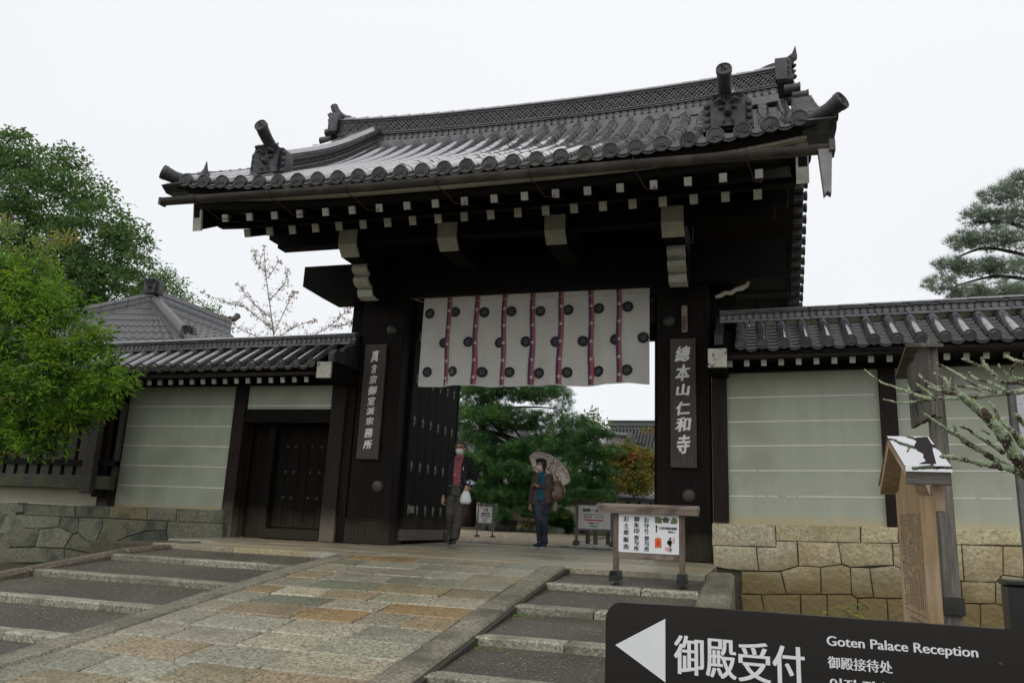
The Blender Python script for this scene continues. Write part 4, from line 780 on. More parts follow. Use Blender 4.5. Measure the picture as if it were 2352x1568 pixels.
# ---- tiles
SP = .30554
halfG = halftube(MB(), .30, .091, 11, .093).mesh('round_tile', 'tile', smooth=.9)
capG = capmesh(.103); pendG = pendmesh(SP)
def sy(y, x): return sori(x) * max(0, min(1, (-y + .6) / 4))
rp = rowpieces(prof, .268); rest = MB(); nparts = 0
rowsx = [(i - 13.5) * SP for i in range(28)]
cnt = 0
for i in list(range(27, -1, -1)):
    x = rowsx[i]
    for j, (y, z, a, l) in enumerate(rp):
        zz = z + sy(y, x) - .005
        if cnt < 299: put('round_tile', halfG, (x + random.uniform(-.004, .004), y, zz + random.uniform(-.003, .004)), gt, rot=(a - sori(x) / 4 + random.uniform(-.012, .012), random.uniform(-.05, .05), random.uniform(-.022, .022)), scale=(1, l / .288, 1)); cnt += 1
        else:
            q = MB(); halftube(q, l * 1.04, .091, 10, .093); Mx = Matrix.Translation((x, y, zz)) @ Matrix.Rotation(a, 4, 'X'); rest.add([Mx @ Vector(v) for v in q.v], q.f)
    put('end_cap', capG, (x, -3.395, 4.825 + sori(x)), gt, rot=(0, random.uniform(0, 2), 0))
stuff(rest.build('far_round_tiles', 'tile', gt, smooth=.9))
fl = MB()
for i in range(27):
    x = (i - 13) * SP
    put('eave_tile', pendG, (x, -3.375, 4.80 + sori(x)), gt)
    dzp = [(y, z + sy(y, x)) for y, z in prof]; flatcol(fl, x, SP, dzp, .125, .020, 6, dz=.02, sag=.05)
stuff(fl.build('flat_tiles', 'tile_flat', gt))
mb = MB()
for x in rowsx: mb.tube([(x, y, z + sori(x) * (y - .6) / 4) for y, z in rear], .09, 6)
mb.add([(sx * 4.3, y, z - .03) for y, z in rear for sx in (-1, 1)], [(2 * i, 2 * i + 1, 2 * i + 3, 2 * i + 2) for i in range(len(rear) - 1)])
stuff(mb.build('rear_tiles', 'tile_flat', gt))
mb = MB()
for i, x in enumerate(rowsx):
    z = 4.825 + sori(x) + .13; mb.tube([(x, -3.16, z - .02), (x, -3.16, z + .055)], .005, 5); mb.lathe([(.013, 0), (.013, .006)], 6, 'z', (x, -3.16, z + .055))
stuff(mb.build('tile_nails', 'metal_dark', gt))
# ---- verge tiles: short round tiles laid outwards along both gables
vt = MB(); vt.lathe([(.075, 0), (.078, .26), (.088, .262), (.088, .30), (.070, .303), (.066, .296), (.002, .296)], 12, 'x'); vtm = vt.mesh('verge_tile', 'tile_cap', smooth=.6)
for sx in (-1, 1):
    for pf in (prof, rear):
        for (y, z, a, l) in rowpieces(pf, .27):
            if y < -3.0: continue
            z += sori(4.3) * min(1, abs(y - .6) / 4)
            put('verge_tile', vtm, (sx * 4.27, y - .13, z - .06), gt, rot=(0, 0, 0 if sx > 0 else math.pi))
            MB().box(sx * 4.28, sx * 4.50, y - .25, y - .01, z - .20, z - .09, .008).build('verge_flat_tile', 'tile_dark', gt)
    # corner tile kicking outwards
    z0 = 4.86 + sori(4.2); mb = MB()
    P = [Vector((sx * 4.12, -3.0, z0 + .06)), Vector((sx * 4.30, -3.12, z0 + .06)), Vector((sx * 4.46, -3.24, z0 + .09)), Vector((sx * 4.58, -3.34, z0 + .14))]
    mb.tube(P, [.085, .088, .092, .105], 14); ct = mb.build('corner_tile', 'tile_cap', gt, smooth=.7)
    d = (P[3] - P[2]).normalized(); o = put('end_cap', capmesh(.108), P[3] + d * .01, gt); o.rotation_euler = (-d).to_track_quat('Y', 'Z').to_euler()
    mb = MB(); mb.prism([(-3.42, z0 - .10), (-3.30, z0 - .18), (-2.9, z0 - .16), (-2.9, z0 + .0), (-3.3, z0 - .02)], sx * 4.16, sx * 4.52, 'x'); mb.build('corner_flat_tile', 'tile_dark', gt)
    # corner ornament: leafy bud
    ox, oy, oz = sx * 4.10, -3.05, 5.05 + .12; mb = MB()
    mb.lathe([(.11, -.06), (.125, 0), (.105, .05), (.075, .08), (.07, .11), (.045, .15), (.03, .18), (.006, .30)], 10, 'z', (ox, oy, oz))
    for k in range(7):
        a = k * .9; mb.add([(ox + .06 * math.cos(a - .3), oy + .06 * math.sin(a - .3), oz), (ox + .06 * math.cos(a + .3), oy + .06 * math.sin(a + .3), oz), (ox + .15 * math.cos(a), oy + .15 * math.sin(a), oz + .09), (ox + .08 * math.cos(a), oy + .08 * math.sin(a), oz + .02)], [(0, 1, 2), (0, 2, 3), (1, 2, 3)])
    mb.build('corner_ornament', 'tile_dark', gt, smooth=.8)
# ---- main ridge (front face at y=.40)
def rc(x): u = x / 4.15; return .10 * u * u + .05 * u ** 4
def ridge_bar(name, m, y0, y1, z0, z1, x0, x1, b=.006, n=1, parent=gt):
    V = []; 
    for i in range(n + 1):
        x = x0 + (x1 - x0) * i / n; c = rc(x); V += [(x, y0, z0 + b + c), (x, y0 + b, z0 + c), (x, y1, z0 + c), (x, y1, z1 + c), (x, y0 + b, z1 + c), (x, y0, z1 - b + c)]
    F = [(i * 6 + j, i * 6 + (j + 1) % 6, (i + 1) * 6 + (j + 1) % 6, (i + 1) * 6 + j) for i in range(n) for j in range(6)] + [tuple(range(6)), tuple(n * 6 + j for j in range(6))]
    return MB().add(V, F).build(name, m, parent)
RX = 4.08
ridge_bar('ridge_core', 'tile_dark', .425, .80, 7.20, 7.84, -RX, RX, n=24)
def courses(z0, z1, y0, L=.46):
    x = -RX
    while x < RX - .01: q = min(L * random.uniform(.92, 1.08), RX - x); ridge_bar('ridge_course', 'tile_ridge', y0, .8 + (.42 - y0), z0, z1, x + .002, x + q - .002, .008); x += q
ridge_bar('mortar_strip', 'tile_ridge', .27, .42, 7.17, 7.285, -RX, RX, .01, 24)
courses(7.26, 7.315, .34); courses(7.325, 7.375, .37)
courses(7.505, 7.53, .385); courses(7.535, 7.56, .375)
courses(7.79, 7.815, .385); courses(7.82, 7.85, .36)
discG = MB().lathe([(.056, .04), (.056, 0), (.051, -.007), (.041, -.007), (.038, .006), (.002, .006)], 16, 'y').mesh('ridge_disc', 'tile_ridge', smooth=.6)
x = -RX + .06
while x < RX: put('ridge_disc', discG, (x, .408, 7.44 + rc(x)), gt); x += .1235
mb = MB(); p = .077; zb, zt = 7.565, 7.788
for i in range(-53, 54):
    for j in range(-1, 5):
        if (i + j) % 2: continue
        cx, cz = i * p, zb + (j - .1) * p * .98
        for k in range(16):
            a0, a1 = k * math.pi / 8, (k + 1) * math.pi / 8; am = (a0 + a1) / 2; zm = cz + p * math.sin(am)
            if not (zb - .004 < zm < zt + .004) or abs(cx + p * math.cos(am)) > RX: continue
            V = []
            for a in (a0, a1):
                for r_, y_ in ((p * .90, .425), (p * .93, .398), (p * 1.07, .398), (p * 1.10, .425)): V.append((cx + r_ * math.cos(a), y_, cz + r_ * math.sin(a) + rc(cx)))
            mb.add(V, [(q, q + 1, q + 5, q + 4) for q in range(3)])
stuff(mb.build('ridge_lattice', 'tile_ridge', gt))
x = -RX
while x < RX - .01:
    q = min(.30, RX - x); V = []
    for xx, rr in ((x + .002, .115), (x + q - .003, .119)):
        for k in range(9): a = math.pi * k / 8; V.append((xx, .61 - rr * 1.75 * math.cos(a), 7.85 + rc(x + q / 2) + rr * math.sin(a)))
    MB().add(V, [(k, k + 1, 10 + k, 9 + k) for k in range(8)] + [tuple(range(9)), tuple(range(9, 18))]).build('ridge_tile', 'tile', gt, smooth=.7); x += q
def ogre(mb, s=1.):
    """demon-face ridge end tile, facing -Y, base at z=0, width .62*s, height .45*s"""
    mb.prism([(-.31 * s, 0), (.31 * s, 0), (.29 * s, .36 * s), (.24 * s, .43 * s), (.18 * s, .44 * s), (-.18 * s, .44 * s), (-.26 * s, .42 * s), (-.30 * s, .36 * s)], -.03 * s, .16 * s, 'y')
    mb.prism([(-.20 * s, .02 * s), (.20 * s, .02 * s), (.21 * s, .40 * s), (.15 * s, .47 * s), (-.16 * s, .47 * s), (-.21 * s, .40 * s)], -.10 * s, -.03 * s, 'y')
    for sx in (-1, 1):
        for k in range(4): mb.lathe([(.036 * s, .0), (.034 * s, -.02 * s), (.018 * s, -.03 * s), (.002, -.032 * s)], 8, 'y', (sx * .255 * s, -.03 * s, (.06 + .095 * k) * s))
        mb.lathe([(.04 * s, 0), (.036 * s, -.02 * s), (.018 * s, -.035 * s), (.002, -.04 * s)], 8, 'y', (sx * .08 * s, -.10 * s, .27 * s))
        mb.tube([(sx * .03 * s, -.11 * s, .33 * s), (sx * .09 * s, -.16 * s, .36 * s), (sx * .16 * s, -.13 * s, .34 * s)], [.02 * s, .03 * s, .012 * s], 6)
        mb.tube([(sx * .05 * s, -.11 * s, .10 * s), (sx * .06 * s, -.15 * s, .05 * s)], [.02 * s, .006 * s], 6)
    for k in range(9): mb.tube([((k - 4) * .04 * s, -.09 * s, .36 * s), ((k - 4) * .045 * s, -.13 * s, .44 * s), ((k - 4) * .043 * s, -.08 * s, .485 * s)], [.018 * s, .022 * s, .012 * s], 6)
    mb.lathe([(.055 * s, 0), (.05 * s, -.05 * s), (.02 * s, -.09 * s)], 8, 'y', (0, -.10 * s, .20 * s))
    return mb
def finial(mb, p0, p1, p2, r0, r1):
    P = [Vector(p0).lerp(Vector(p1), t) * (1 - t) + Vector(p1).lerp(Vector(p2), t) * t for t in [i / 6 for i in range(7)]]
    mb.tube(P, [r0 + (r1 - r0) * (i / 6) ** 1.6 for i in range(7)], 14); return P
for sx in (-1, 1):
    cx = sx * 3.31
    # descending ridge: bed + courses + discs + lattice + flat cover tiles
    kp = [(-2.42, 5.40), (-1.8, 5.76), (-1.25, 6.10), (-.65, 6.52), (-.31, 6.78), (.40, 7.32)]
    hh = .43
    def kbar(name, m, dz0, dz1, half, pieces=1, b=0):
        P = np.array(kp); d = np.concatenate([[0], np.cumsum(np.hypot(*(P[1:] - P[:-1]).T))])
        for q in range(pieces):
            ss = np.linspace(d[-1] * q / pieces + .002 * (pieces > 1), d[-1] * (q + 1) / pieces - .002 * (pieces > 1), 2 + int(10 / pieces)); V = []
            for s_ in ss:
                y, z = np.interp(s_, d, P[:, 0]), np.interp(s_, d, P[:, 1])
                V += [(cx - half, y, z + dz0), (cx + half, y, z + dz0), (cx + half, y, z + dz1), (cx + half * .55, y, z + dz1 + b), (cx - half * .55, y, z + dz1 + b), (cx - half, y, z + dz1)]
            n = len(ss) - 1; F = [(i * 6 + j, i * 6 + (j + 1) % 6, (i + 1) * 6 + (j + 1) % 6, (i + 1) * 6 + j) for i in range(n) for j in range(6)] + [tuple(range(6)), tuple(n * 6 + j for j in range(6))]
            MB().add(V, F).build(name, m, gt)
    kbar('side_ridge_core', 'tile_dark', -.1, hh - .06, .13)
    kbar('side_ridge_course', 'tile_ridge', .0, .045, .19, 9); kbar('side_ridge_course', 'tile_ridge', .148, .178, .165, 9); kbar('side_ridge_course', 'tile_ridge', .30, .335, .17, 9)
    kbar('side_ridge_course', 'tile_ridge', .345, .372, .19, 9)
    kbar('side_ridge_cover', 'tile', .378, .40, .165, 13, .07)
    P = np.array(kp); d = np.concatenate([[0], np.cumsum(np.hypot(*(P[1:] - P[:-1]).T))]); mb = MB(); mb2 = MB()
    for s_ in np.arange(.05, d[-1], .085):
        y, z = np.interp(s_, d, P[:, 0]), np.interp(s_, d, P[:, 1])
        for f in (-1, 1): mb.lathe([(.038, f * .13), (.038, f * .150), (.028, f * .151), (.026, f * .143), (.002, f * .143)], 10, 'x', (cx, y, z + .097))
        for f in (-1, 1):
            for dz_ in (0, .055):
                V = []
                for k in range(9):
                    a = k * math.pi / 8
                    for r_, xx in ((.036, .131), (.039, .155), (.049, .155)): V.append((cx + f * xx, y + r_ * math.cos(a) * .95, z + .185 + dz_ + r_ * math.sin(a)))
                mb2.add(V, [(3 * k + j, 3 * k + j + 1, 3 * k + j + 4, 3 * k + j + 3) for k in range(8) for j in range(2)])
    stuff(mb.build('side_ridge_discs', 'tile_ridge', gt)); stuff(mb2.build('side_ridge_lattice', 'tile_ridge', gt))
    o = ogre(MB(), 1.0).build('ogre_tile', 'tile_dark', gt, smooth=.7, local=True); o.location = (cx + sx * .03, -2.62, 5.36 + .25); 
    mb = MB(); Q = finial(mb, (cx, -2.42, 5.80), (cx, -2.70, 5.80), (cx, -2.93, 6.00), .080, .092); mb.build('ridge_finial', 'tile_dark', gt, smooth=.7)
    dd = (Q[-1] - Q[-2]).normalized(); f = put('end_cap', capmesh(.098), Q[-1] + Vector((0, -.035, .015)), gt); f.rotation_euler = (-.25, 0, 0)
    # main ridge ends
    zc = rc(4.1)
    q = ogre(MB(), 1.0); V = [(v[1] * -sx * -1, v[0], v[2]) for v in q.v]; V = [(-sx * v[1], v[0], v[2]) for v in q.v]
    o = MB().add(V, q.f).build('ogre_tile', 'tile_dark', gt, smooth=.7, local=True); o.location = (sx * 4.22, .61, 7.60 + zc + .22)
    MB().box(sx * 4.07, sx * 4.19, .33, .90, 7.53 + zc, 7.98 + zc, .02).build('ridge_end_block', 'tile_dark', gt)
    mb = MB(); finial(mb, (sx * 3.95, .61, 7.93 + zc), (sx * 4.22, .61, 7.98 + zc), (sx * 4.34, .61, 8.30 + zc), .10, .075)
    if sx > 0: mb = MB(); mb.prism([(3.6, 7.88 + rc(3.6)), (4.0, 7.93 + zc), (4.28, 8.02 + zc), (4.41, 8.12 + zc), (4.385, 8.32 + zc), (4.33, 8.18 + zc), (4.18, 8.07 + zc), (3.95, 8.02 + zc), (3.6, 7.93 + rc(3.6))], .55, .67, 'y')
    mb.build('ridge_finial', 'tile_cap', gt, smooth=.7)
    for (xx, zz) in ((4.30, 7.44), (4.20, 7.60), (4.42, 7.28)):
        for yy in ((.40, .82) if zz > 7.3 else (.38, .84)):
            MB().lathe([(.075, -.2), (.078, .02), (.09, .022), (.09, .05), (.07, .052), (.002, .045)], 14, 'x', (0, 0, 0)).build('ridge_end_tile', 'tile_cap', gt, smooth=.6, local=True).location = (sx * xx, yy, zz + zc)
# ---- gutter with hooks and a spout at the right end
V = []; seg = 8; prof_g = [(.075 * math.cos(math.pi + math.pi * k / seg), .075 * math.sin(math.pi + math.pi * k / seg) * 1.15) for k in range(seg + 1)]
prof_g += [(.066 * math.cos(-math.pi * k / seg), .066 * math.sin(-math.pi * k / seg) * 1.15) for k in range(seg + 1)]
gx = [(-4.30, 4.665), (-1.15, 4.60), (1.93, 4.585), (4.44, 4.56)]
k = len(prof_g)
for x, zz in gx: V += [(x, -3.56 + a, zz + b) for a, b in prof_g]
F = [(i * k + j, i * k + (j + 1) % k, (i + 1) * k + (j + 1) % k, (i + 1) * k + j) for i in range(3) for j in range(k)]
gu = MB().add(V, F + [tuple(range(k)), tuple(3 * k + j for j in range(k))]).build('gutter', 'gutter', gt, smooth=.8)
for x in (-3.75, -2.55, -1.40, -.15, 1.05, 2.3, 3.55):
    zz = float(np.interp(x, [g[0] for g in gx], [g[1] for g in gx]))
    MB().tube([(x, -3.50, zz + .02), (x, -3.645, zz + .02), (x, -3.65, zz - .05), (x, -3.56, zz - .10), (x + .03, -3.40, zz - .10), (x + .08, -3.15, zz - .16), (x + .16, -3.02, zz - .12), (x + .17, -3.0, zz - .06)], .007, 6).build('gutter_hook', 'rust', gu)
MB().prism([(4.29, 4.51), (4.43, 4.51), (4.40, 3.99), (4.365, 4.02), (4.33, 3.985)], -3.62, -3.50, 'y').build('water_spout', 'spout', gu)
MB().box(-4.34, -4.30, -3.62, -3.5, 4.58, 4.68).build('gutter_end', 'gutter', gu); MB().box(4.40, 4.46, -3.66, -3.46, 4.47, 4.60).build('gutter_end', 'gutter', gu)
# ---- doors standing open
for sx in (-1, 1):
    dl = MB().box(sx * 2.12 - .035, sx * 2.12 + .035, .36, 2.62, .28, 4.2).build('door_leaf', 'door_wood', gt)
    for k in range(6): MB().box(sx * 2.12 - .045, sx * 2.12 + .045, .37 + k * .368, .37 + k * .368 + .364, .30, 4.15, .006).build('plank', 'door_wood', dl)
    MB().box(sx * 2.12 - .05, sx * 2.12 + .05, .33, 2.65, .09, .275, .01).build('bottom_rail', 'grey_wood_h', dl)
    MB().box(sx * 2.12 - .055, sx * 2.12 + .055, 2.56, 2.66, .1, 4.1, .008).build('door_stile', 'door_wood', dl)
    if sx < 0:
        q = [(0, 0, -.10), (0, .042, -.04), (0, .034, 0), (0, .042, .04), (0, 0, .10), (0, -.042, .04), (0, -.034, 0), (0, -.042, -.04), (.016, 0, 0)]
        dm = MB().add(q, [(i, (i + 1) % 8, 8) for i in range(8)]).lathe([(.02, 0), (.018, .02), (.008, .03)], 8, 'x').mesh('door_stud', 'stud_metal')
        for zz in (.60, 1.335, 2.11, 2.855, 3.6):
            for yy in (.60, .97, 1.33, 1.69, 2.06, 2.4): put('door_stud', dm, (-2.12 + .046, yy - .06, zz), dl)
        MB().box(-2.076, -2.068, .5, .78, .55, .67).build('hinge_plate', 'stud_metal', dl)
        MB().prism([(2.2, .27), (2.45, .22), (2.4, .14), (2.44, .10), (2.18, .12), (2.2, .18)], -2.072, -2.062, 'x').build('rail_plate', 'rust', dl)
MB().box(-2.2, 2.2, .2, .35, .0, Gin(.3) + .015).build('threshold', 'court_paving', gt) if 0 else None
# ================================================================== NOREN, BOARDS
cu = thing('noren_curtain', 'long white cloth curtain with black flower crests and purple ribbons under the lintel', 'curtain', (.1, .05, 2.62))
def cloth_y(x, z): 
    t = (4.19 - z) / 1.56
    return .06 + t * (.045 * math.sin(x * 6.6 + .9 * math.sin(x * 1.7)) + .022 * math.sin(x * 15 + 1 + z)) + .003 * math.sin(x * 31 + z * 3) + .012 * noise.noise((x * 5, z * 2, 1))
def bottom(x): return 2.635 - .025 * math.sin((x + 1.83) / 3.86 * math.pi) + .012 * math.sin(x * 5)
nx, nz = 220, 20; V = []; F = []
for j in range(nz + 1):
    for i in range(nx + 1):
        x = -1.83 + 3.86 * i / nx; zt = 4.195; z = zt + (bottom(x) - zt) * j / nz; V.append((x - (j / nz) * .03 * (1 - i / nx), cloth_y(x, z), z))
for j in range(nz):
    for i in range(nx): a = j * (nx + 1) + i; F.append((a, a + 1, a + nx + 2, a + nx + 1))
raw('cloth', V, np.array(F), 'cloth_white', cu, smooth=True)
MB().tube([(-2.1, .05, 4.17), (2.14, .05, 4.20)], .016, 8).build('rod', 'grey_wood_h', cu)
MB().tube([(-2.0, .05, 4.15), (-1.86, .04, 4.10), (-1.8, .035, 4.08)] + [(x, cloth_y(x, 4.08) - .012, 4.085 - .01 * math.sin(x * 6)) for x in np.linspace(-1.7, 2.0, 30)], .005, 5).build('cord', 'cloth_line', cu)
def P3(cx, cz): # crop 1200,900 at 1.47 -> x,z on y=.05 (measured, baked below)
    return cx, cz
crm = MB(); r = .092
crm.lathe([(r * .22, .0), (r * .2, -.004), (.002, -.004)], 14, 'y')
for k in range(16):
    a = k * math.pi / 8; V = []
    for rr, h in ((.25, .030), (.6, .116), (.86, .168), (.96, .15), (1.0, 0), (.96, -.15), (.86, -.168), (.6, -.116), (.25, -.030)):
        V.append((r * (rr * math.cos(a) - h * math.sin(a)), -.003, r * (rr * math.sin(a) + h * math.cos(a))))
    crm.add(V, [tuple(range(9))])
crest0 = crm; CR = [(-1.710,3.888),(-1.243,3.895),(-0.724,3.876),(-0.246,3.872),(0.248,3.860),(0.719,3.859),(1.222,3.865),(1.687,3.875),(-1.426,3.372),(-0.976,3.369),(-0.431,3.346),(0.024,3.349),(0.531,3.330),(0.973,3.338),(1.498,3.344),(1.934,3.368),(-1.700,2.873),(-1.224,2.866),(-0.714,2.855),(-0.229,2.840),(0.253,2.833),(0.730,2.824),(1.227,2.841),(1.688,2.843)]
for (x, z) in CR: MB().add([(v[0] + x, cloth_y(v[0] + x, v[2] + z) + v[1] - .006, v[2] + z) for v in crm.v], crm.f).build('crest', 'crest_black', cu)
fl5 = MB()
for k in range(5):
    a = k * 1.2566; V = [(.026 * math.cos(a) * rr - hh * .02 * math.sin(a), -.004, .026 * math.sin(a) * rr + hh * .02 * math.cos(a)) for rr, hh in ((.1, .2), (.9, .55), (1.15, .3), (1.0, 0), (1.15, -.3), (.9, -.55), (.1, -.2))]
    fl5.add(V, [tuple(range(7))])
fl5 = fl5.mesh('ribbon_flower', 'cloth_white')
RB = [(-1.358,-1.351),(-0.858,-0.852),(-0.375,-0.339),(0.119,0.129),(0.604,0.600),(1.093,1.098),(1.544,1.563)]
for i, (xt, xb) in enumerate(RB):
    n = 16; V = []
    rb = None
    for half, (a, b, mm) in enumerate(((-.045, 0.0, 'ribbon_purple'), (0.0, .045, 'ribbon_pink'))):
        V = []
        for j in range(n + 1):
            t = j / n; z = 4.19 + (bottom(xt) + .02 - 4.19) * t; xc = xt + (xb - xt) * t + .008 * math.sin(t * 9 + i)
            for q in (a, b): V.append((xc + q, cloth_y(xc + q, z) - .012, z))
        o = raw('ribbon' if half == 0 else 'pink_half', V, np.array([(2 * j, 2 * j + 1, 2 * j + 3, 2 * j + 2) for j in range(n)]), mm, cu if half == 0 else rb)
        if half == 0: rb = o
    for j in range(5):
        t = .17 + j * .185; z = 4.19 + (bottom(xt) - 4.19) * t; xc = xt + (xb - xt) * t; put('ribbon_flower', fl5, (xc + .006, cloth_y(xc, z) - .016, z), rb, rot=(0, i + j, 0))
    if i in (1, 5, 6, 3):
        h = .62 if i in (1, 5) else .14
        V = [(xb + .045, cloth_y(xb, 2.7) - .016, 2.66), (xb + .06, cloth_y(xb, 2.7) - .02, 2.66 + h * .15), (xb + .062, cloth_y(xb, 2.9) - .015, 2.66 + h * .6), (xb + .046, cloth_y(xb, 3) - .014, 2.66 + h)]
        raw('red_backing', V, np.array([(0, 1, 2, 3)]), 'ribbon_red', rb)
def vboard(name, label, cat, x0, x1, z0, z1, y, m, chars, zs, xs_, size, bold, ink, xo=0, rots=None, fitw=None):
    t = thing(name, label, cat, ((x0 + x1) / 2, y, z0))
    MB().box(x0, x1, y - .05, y, z0, z1, .006).build('panel', m, t)
    for i, (ch, zz, xx) in enumerate(zip(chars, zs, xs_)):
        mb = MB(); letter(mb, ch, size, xx, y - .052, zz, bold, fit=fitw[i] if fitw else None, shear=.12 if bold > .02 else 0, rot=.06 if bold > .02 else 0); mb.build('character', ink, t)
    return t
vboard('name_board', 'tall dark board with nine white brushed characters on the left pillar', 'sign', -2.815, -2.415, 1.385, 3.345, -.02, 'board_wood', '真言宗御室派宗務所', [3.136,2.912,2.729,2.540,2.359,2.189,2.022,1.823,1.630], [-2.615] * 9, .2, .040, 'brush_white', fitw=[(0.139,0.200),(0.104,0.155),(0.132,0.148),(0.160,0.155),(0.139,0.142),(0.153,0.129),(0.139,0.129),(0.153,0.161),(0.153,0.148)])
vboard('name_board', 'tall brown board with six large white brushed characters on the right pillar', 'sign', 2.36, 2.742, 1.352, 3.305, -.02, 'board_wood', '總本山仁和寺', [3.067,2.773,2.513,2.232,1.991,1.696], [2.55] * 6, .24, .046, 'brush_white', fitw=[(0.221,0.238),(0.213,0.255),(0.196,0.179),(0.213,0.204),(0.221,0.213),(0.196,0.281)])
vboard('name_plaque', 'narrow wooden plaque with small dark characters high on the right pillar', 'plaque', 2.533, 2.619, 3.405, 3.83, -.01, 'sign_frame_h', '本坊表門', [3.64, 3.58, 3.52, 3.46], [2.576] * 4, .055, .02, 'ink')

# ================================================================== NOTICE BOARDS AND SIGNS
nb = thing('notice_board', 'small roofed wooden notice board with three columns of large black characters, on the steps', 'notice board', (2.43, -3.5, -.12))
ya = -3.50
def legs(parent, xs_, y, z0, z1, w, m, foot=True, fm='metal_dark', fl=.32):
    for x in xs_:
        l = MB().box(x - w / 2, x + w / 2, y - w / 2, y + w / 2, z0, z1, .006).build('leg', m, parent)
        if foot: MB().prism([(y - fl / 2, z0 - .0), (y + fl / 2, z0), (y + fl / 2, z0 + .06), (y + fl / 2 - .07, z0 + .10), (y - fl / 2 + .07, z0 + .10), (y - fl / 2, z0 + .06)], x - w * .75, x + w * .75, 'x').build('foot', fm, l)
legs(nb, (2.135, 2.815), ya, -.085, .60, .058, 'sign_frame', True, 'post_black', .36)
MB().add([(1.955, ya - .085, .598), (2.975, ya - .085, .598), (2.99, ya - .10, .665), (1.93, ya - .10, .665), (1.955, ya + .085, .598), (2.975, ya + .085, .598), (2.99, ya + .10, .665), (1.93, ya + .10, .665), (1.93, ya, .70), (2.99, ya, .70)], [(0, 1, 2, 3), (5, 4, 7, 6), (0, 1, 5, 4), (3, 2, 9, 8), (8, 9, 6, 7), (0, 3, 8, 7, 4), (1, 5, 6, 9, 2)]).build('roof', 'sign_frame_h', nb)
MB().box(2.16, 2.79, ya - .02, ya + .02, .14, .205, .004).build('lower_rail', 'sign_frame_h', nb)
pn = MB().box(2.164, 2.786, ya - .028, ya - .012, .205, .600).build('panel', 'sign_white', nb)
PW = (2.786 - 2.164) / 835.; PH = (.600 - .205) / 525.
def nx_(u, v): return 2.164 + (u - 846) * PW, .600 - (v - 365) * PH
def col(par, chars, u, vs, w, h, y, m, f, b=.03):
    mb = MB()
    for ch, v in zip(chars, vs):
        x, z = f(u, v); letter(mb, ch, .05, x, y, z, b, fit=(w * PW * (1.0 if ch not in 'りへ' else .7), h * PH))
    return mb.build('lettering', m, par)
yy_ = ya - .030
col(pn, 'お土産販売', 952, [437, 530, 618, 718, 814], 78, 70, yy_, 'ink', nx_)
col(pn, '御朱印', 1097, [437, 517, 596], 78, 68, yy_, 'ink', nx_); col(pn, '授与所', 1097, [686, 755, 830], 66, 62, yy_, 'ink', nx_)
col(pn, 'お守り', 1237, [445, 522, 600], 74, 68, yy_, 'ink', nx_); col(pn, '授与所', 1239, [690, 760, 832], 66, 62, yy_, 'ink', nx_)
mb = MB(); x, z = nx_(1527, 545); letter(mb, '仁和寺御所庭園', .05, x, yy_, z, .02, fit=(245 * PW, 36 * PH)); x, z = nx_(1585, 592); letter(mb, '受付へ', .05, x, yy_, z, .02, fit=(102 * PW, 32 * PH)); mb.build('lettering', 'ink', pn)
x, z = nx_(1373, 555); a = PW
MB().prism([(x - 9 * a, z - 52 * PH), (x + 9 * a, z - 52 * PH), (x + 9 * a, z + 20 * PH), (x + 20 * a, z + 20 * PH), (x, z + 54 * PH), (x - 20 * a, z + 20 * PH), (x - 9 * a, z + 20 * PH)], ya - .030, ya - .0285, 'y').build('arrow', 'ink', pn)
x0, z1 = nx_(1352, 388); x1, z0 = nx_(1672, 494)
ph = MB().box(x0, x1, ya - .0295, ya - .0282, z0, z1).build('photo_print', 'sign_white', pn)
P_ = lambda u, v: (x0 + (x1 - x0) * u, z0 + (z1 - z0) * v)
MB().prism([P_(0, .12), P_(.3, .1), P_(.3, .75), P_(.22, .9), P_(.1, .95), P_(0, .98)], ya - .0305, ya - .0297, 'y').build('print_patch', 'print_green', ph)
MB().prism([P_(.66, .1), P_(.9, .12), P_(.98, .3), P_(.95, .7), P_(.84, .97), P_(.74, .8), P_(.68, .4)], ya - .0305, ya - .0297, 'y').build('print_patch', 'print_green', ph)
MB().prism([P_(.34, .2), P_(.6, .2), P_(.6, .55), P_(.7, .62), P_(.6, .75), P_(.52, .88), P_(.46, .95), P_(.4, .88), P_(.34, .75), P_(.24, .6), P_(.34, .55)], ya - .0307, ya - .0297, 'y').build('print_patch', 'print_brown', ph)
x, z = nx_(1398, 745); aw, ah = 46 * PW, 66 * PH
MB().prism([(x - aw, z - ah), (x + aw, z - ah * .93), (x + aw * .93, z + ah * .8), (x + aw * .5, z + ah), (x - aw * .6, z + ah), (x - aw * .97, z + ah * .8)], ya - .0305, ya - .0285, 'y').build('amulet_print', 'amulet', pn)
MB().prism([(x - aw * .35, z - ah * .6), (x + aw * .35, z - ah * .57), (x + aw * .33, z + ah * .45), (x - aw * .37, z + ah * .45)], ya - .0312, ya - .0305, 'y').build('amulet_print', 'amulet_red', pn)
mb = MB(); x, z = nx_(1397, 680); mb.tube([(x - .02, ya - .030, z), (x - .012, ya - .030, z + .008), (x, ya - .03, z + .002), (x + .012, ya - .030, z + .008), (x + .02, ya - .030, z)], .0016, 5); mb.build('print_knot', 'stamp_pink', pn)
mb = MB()
for ch, u, v, w, h in (('明', 1560, 684, 30, 34), ('御', 1562, 725, 40, 44), ('室', 1562, 775, 34, 36), ('所', 1562, 832, 44, 50)):
    x, z = nx_(u, v); letter(mb, ch, .05, x, yy_, z, .01, fit=(w * PW, h * PH), shear=.2)
mb.build('lettering', 'ink', pn)
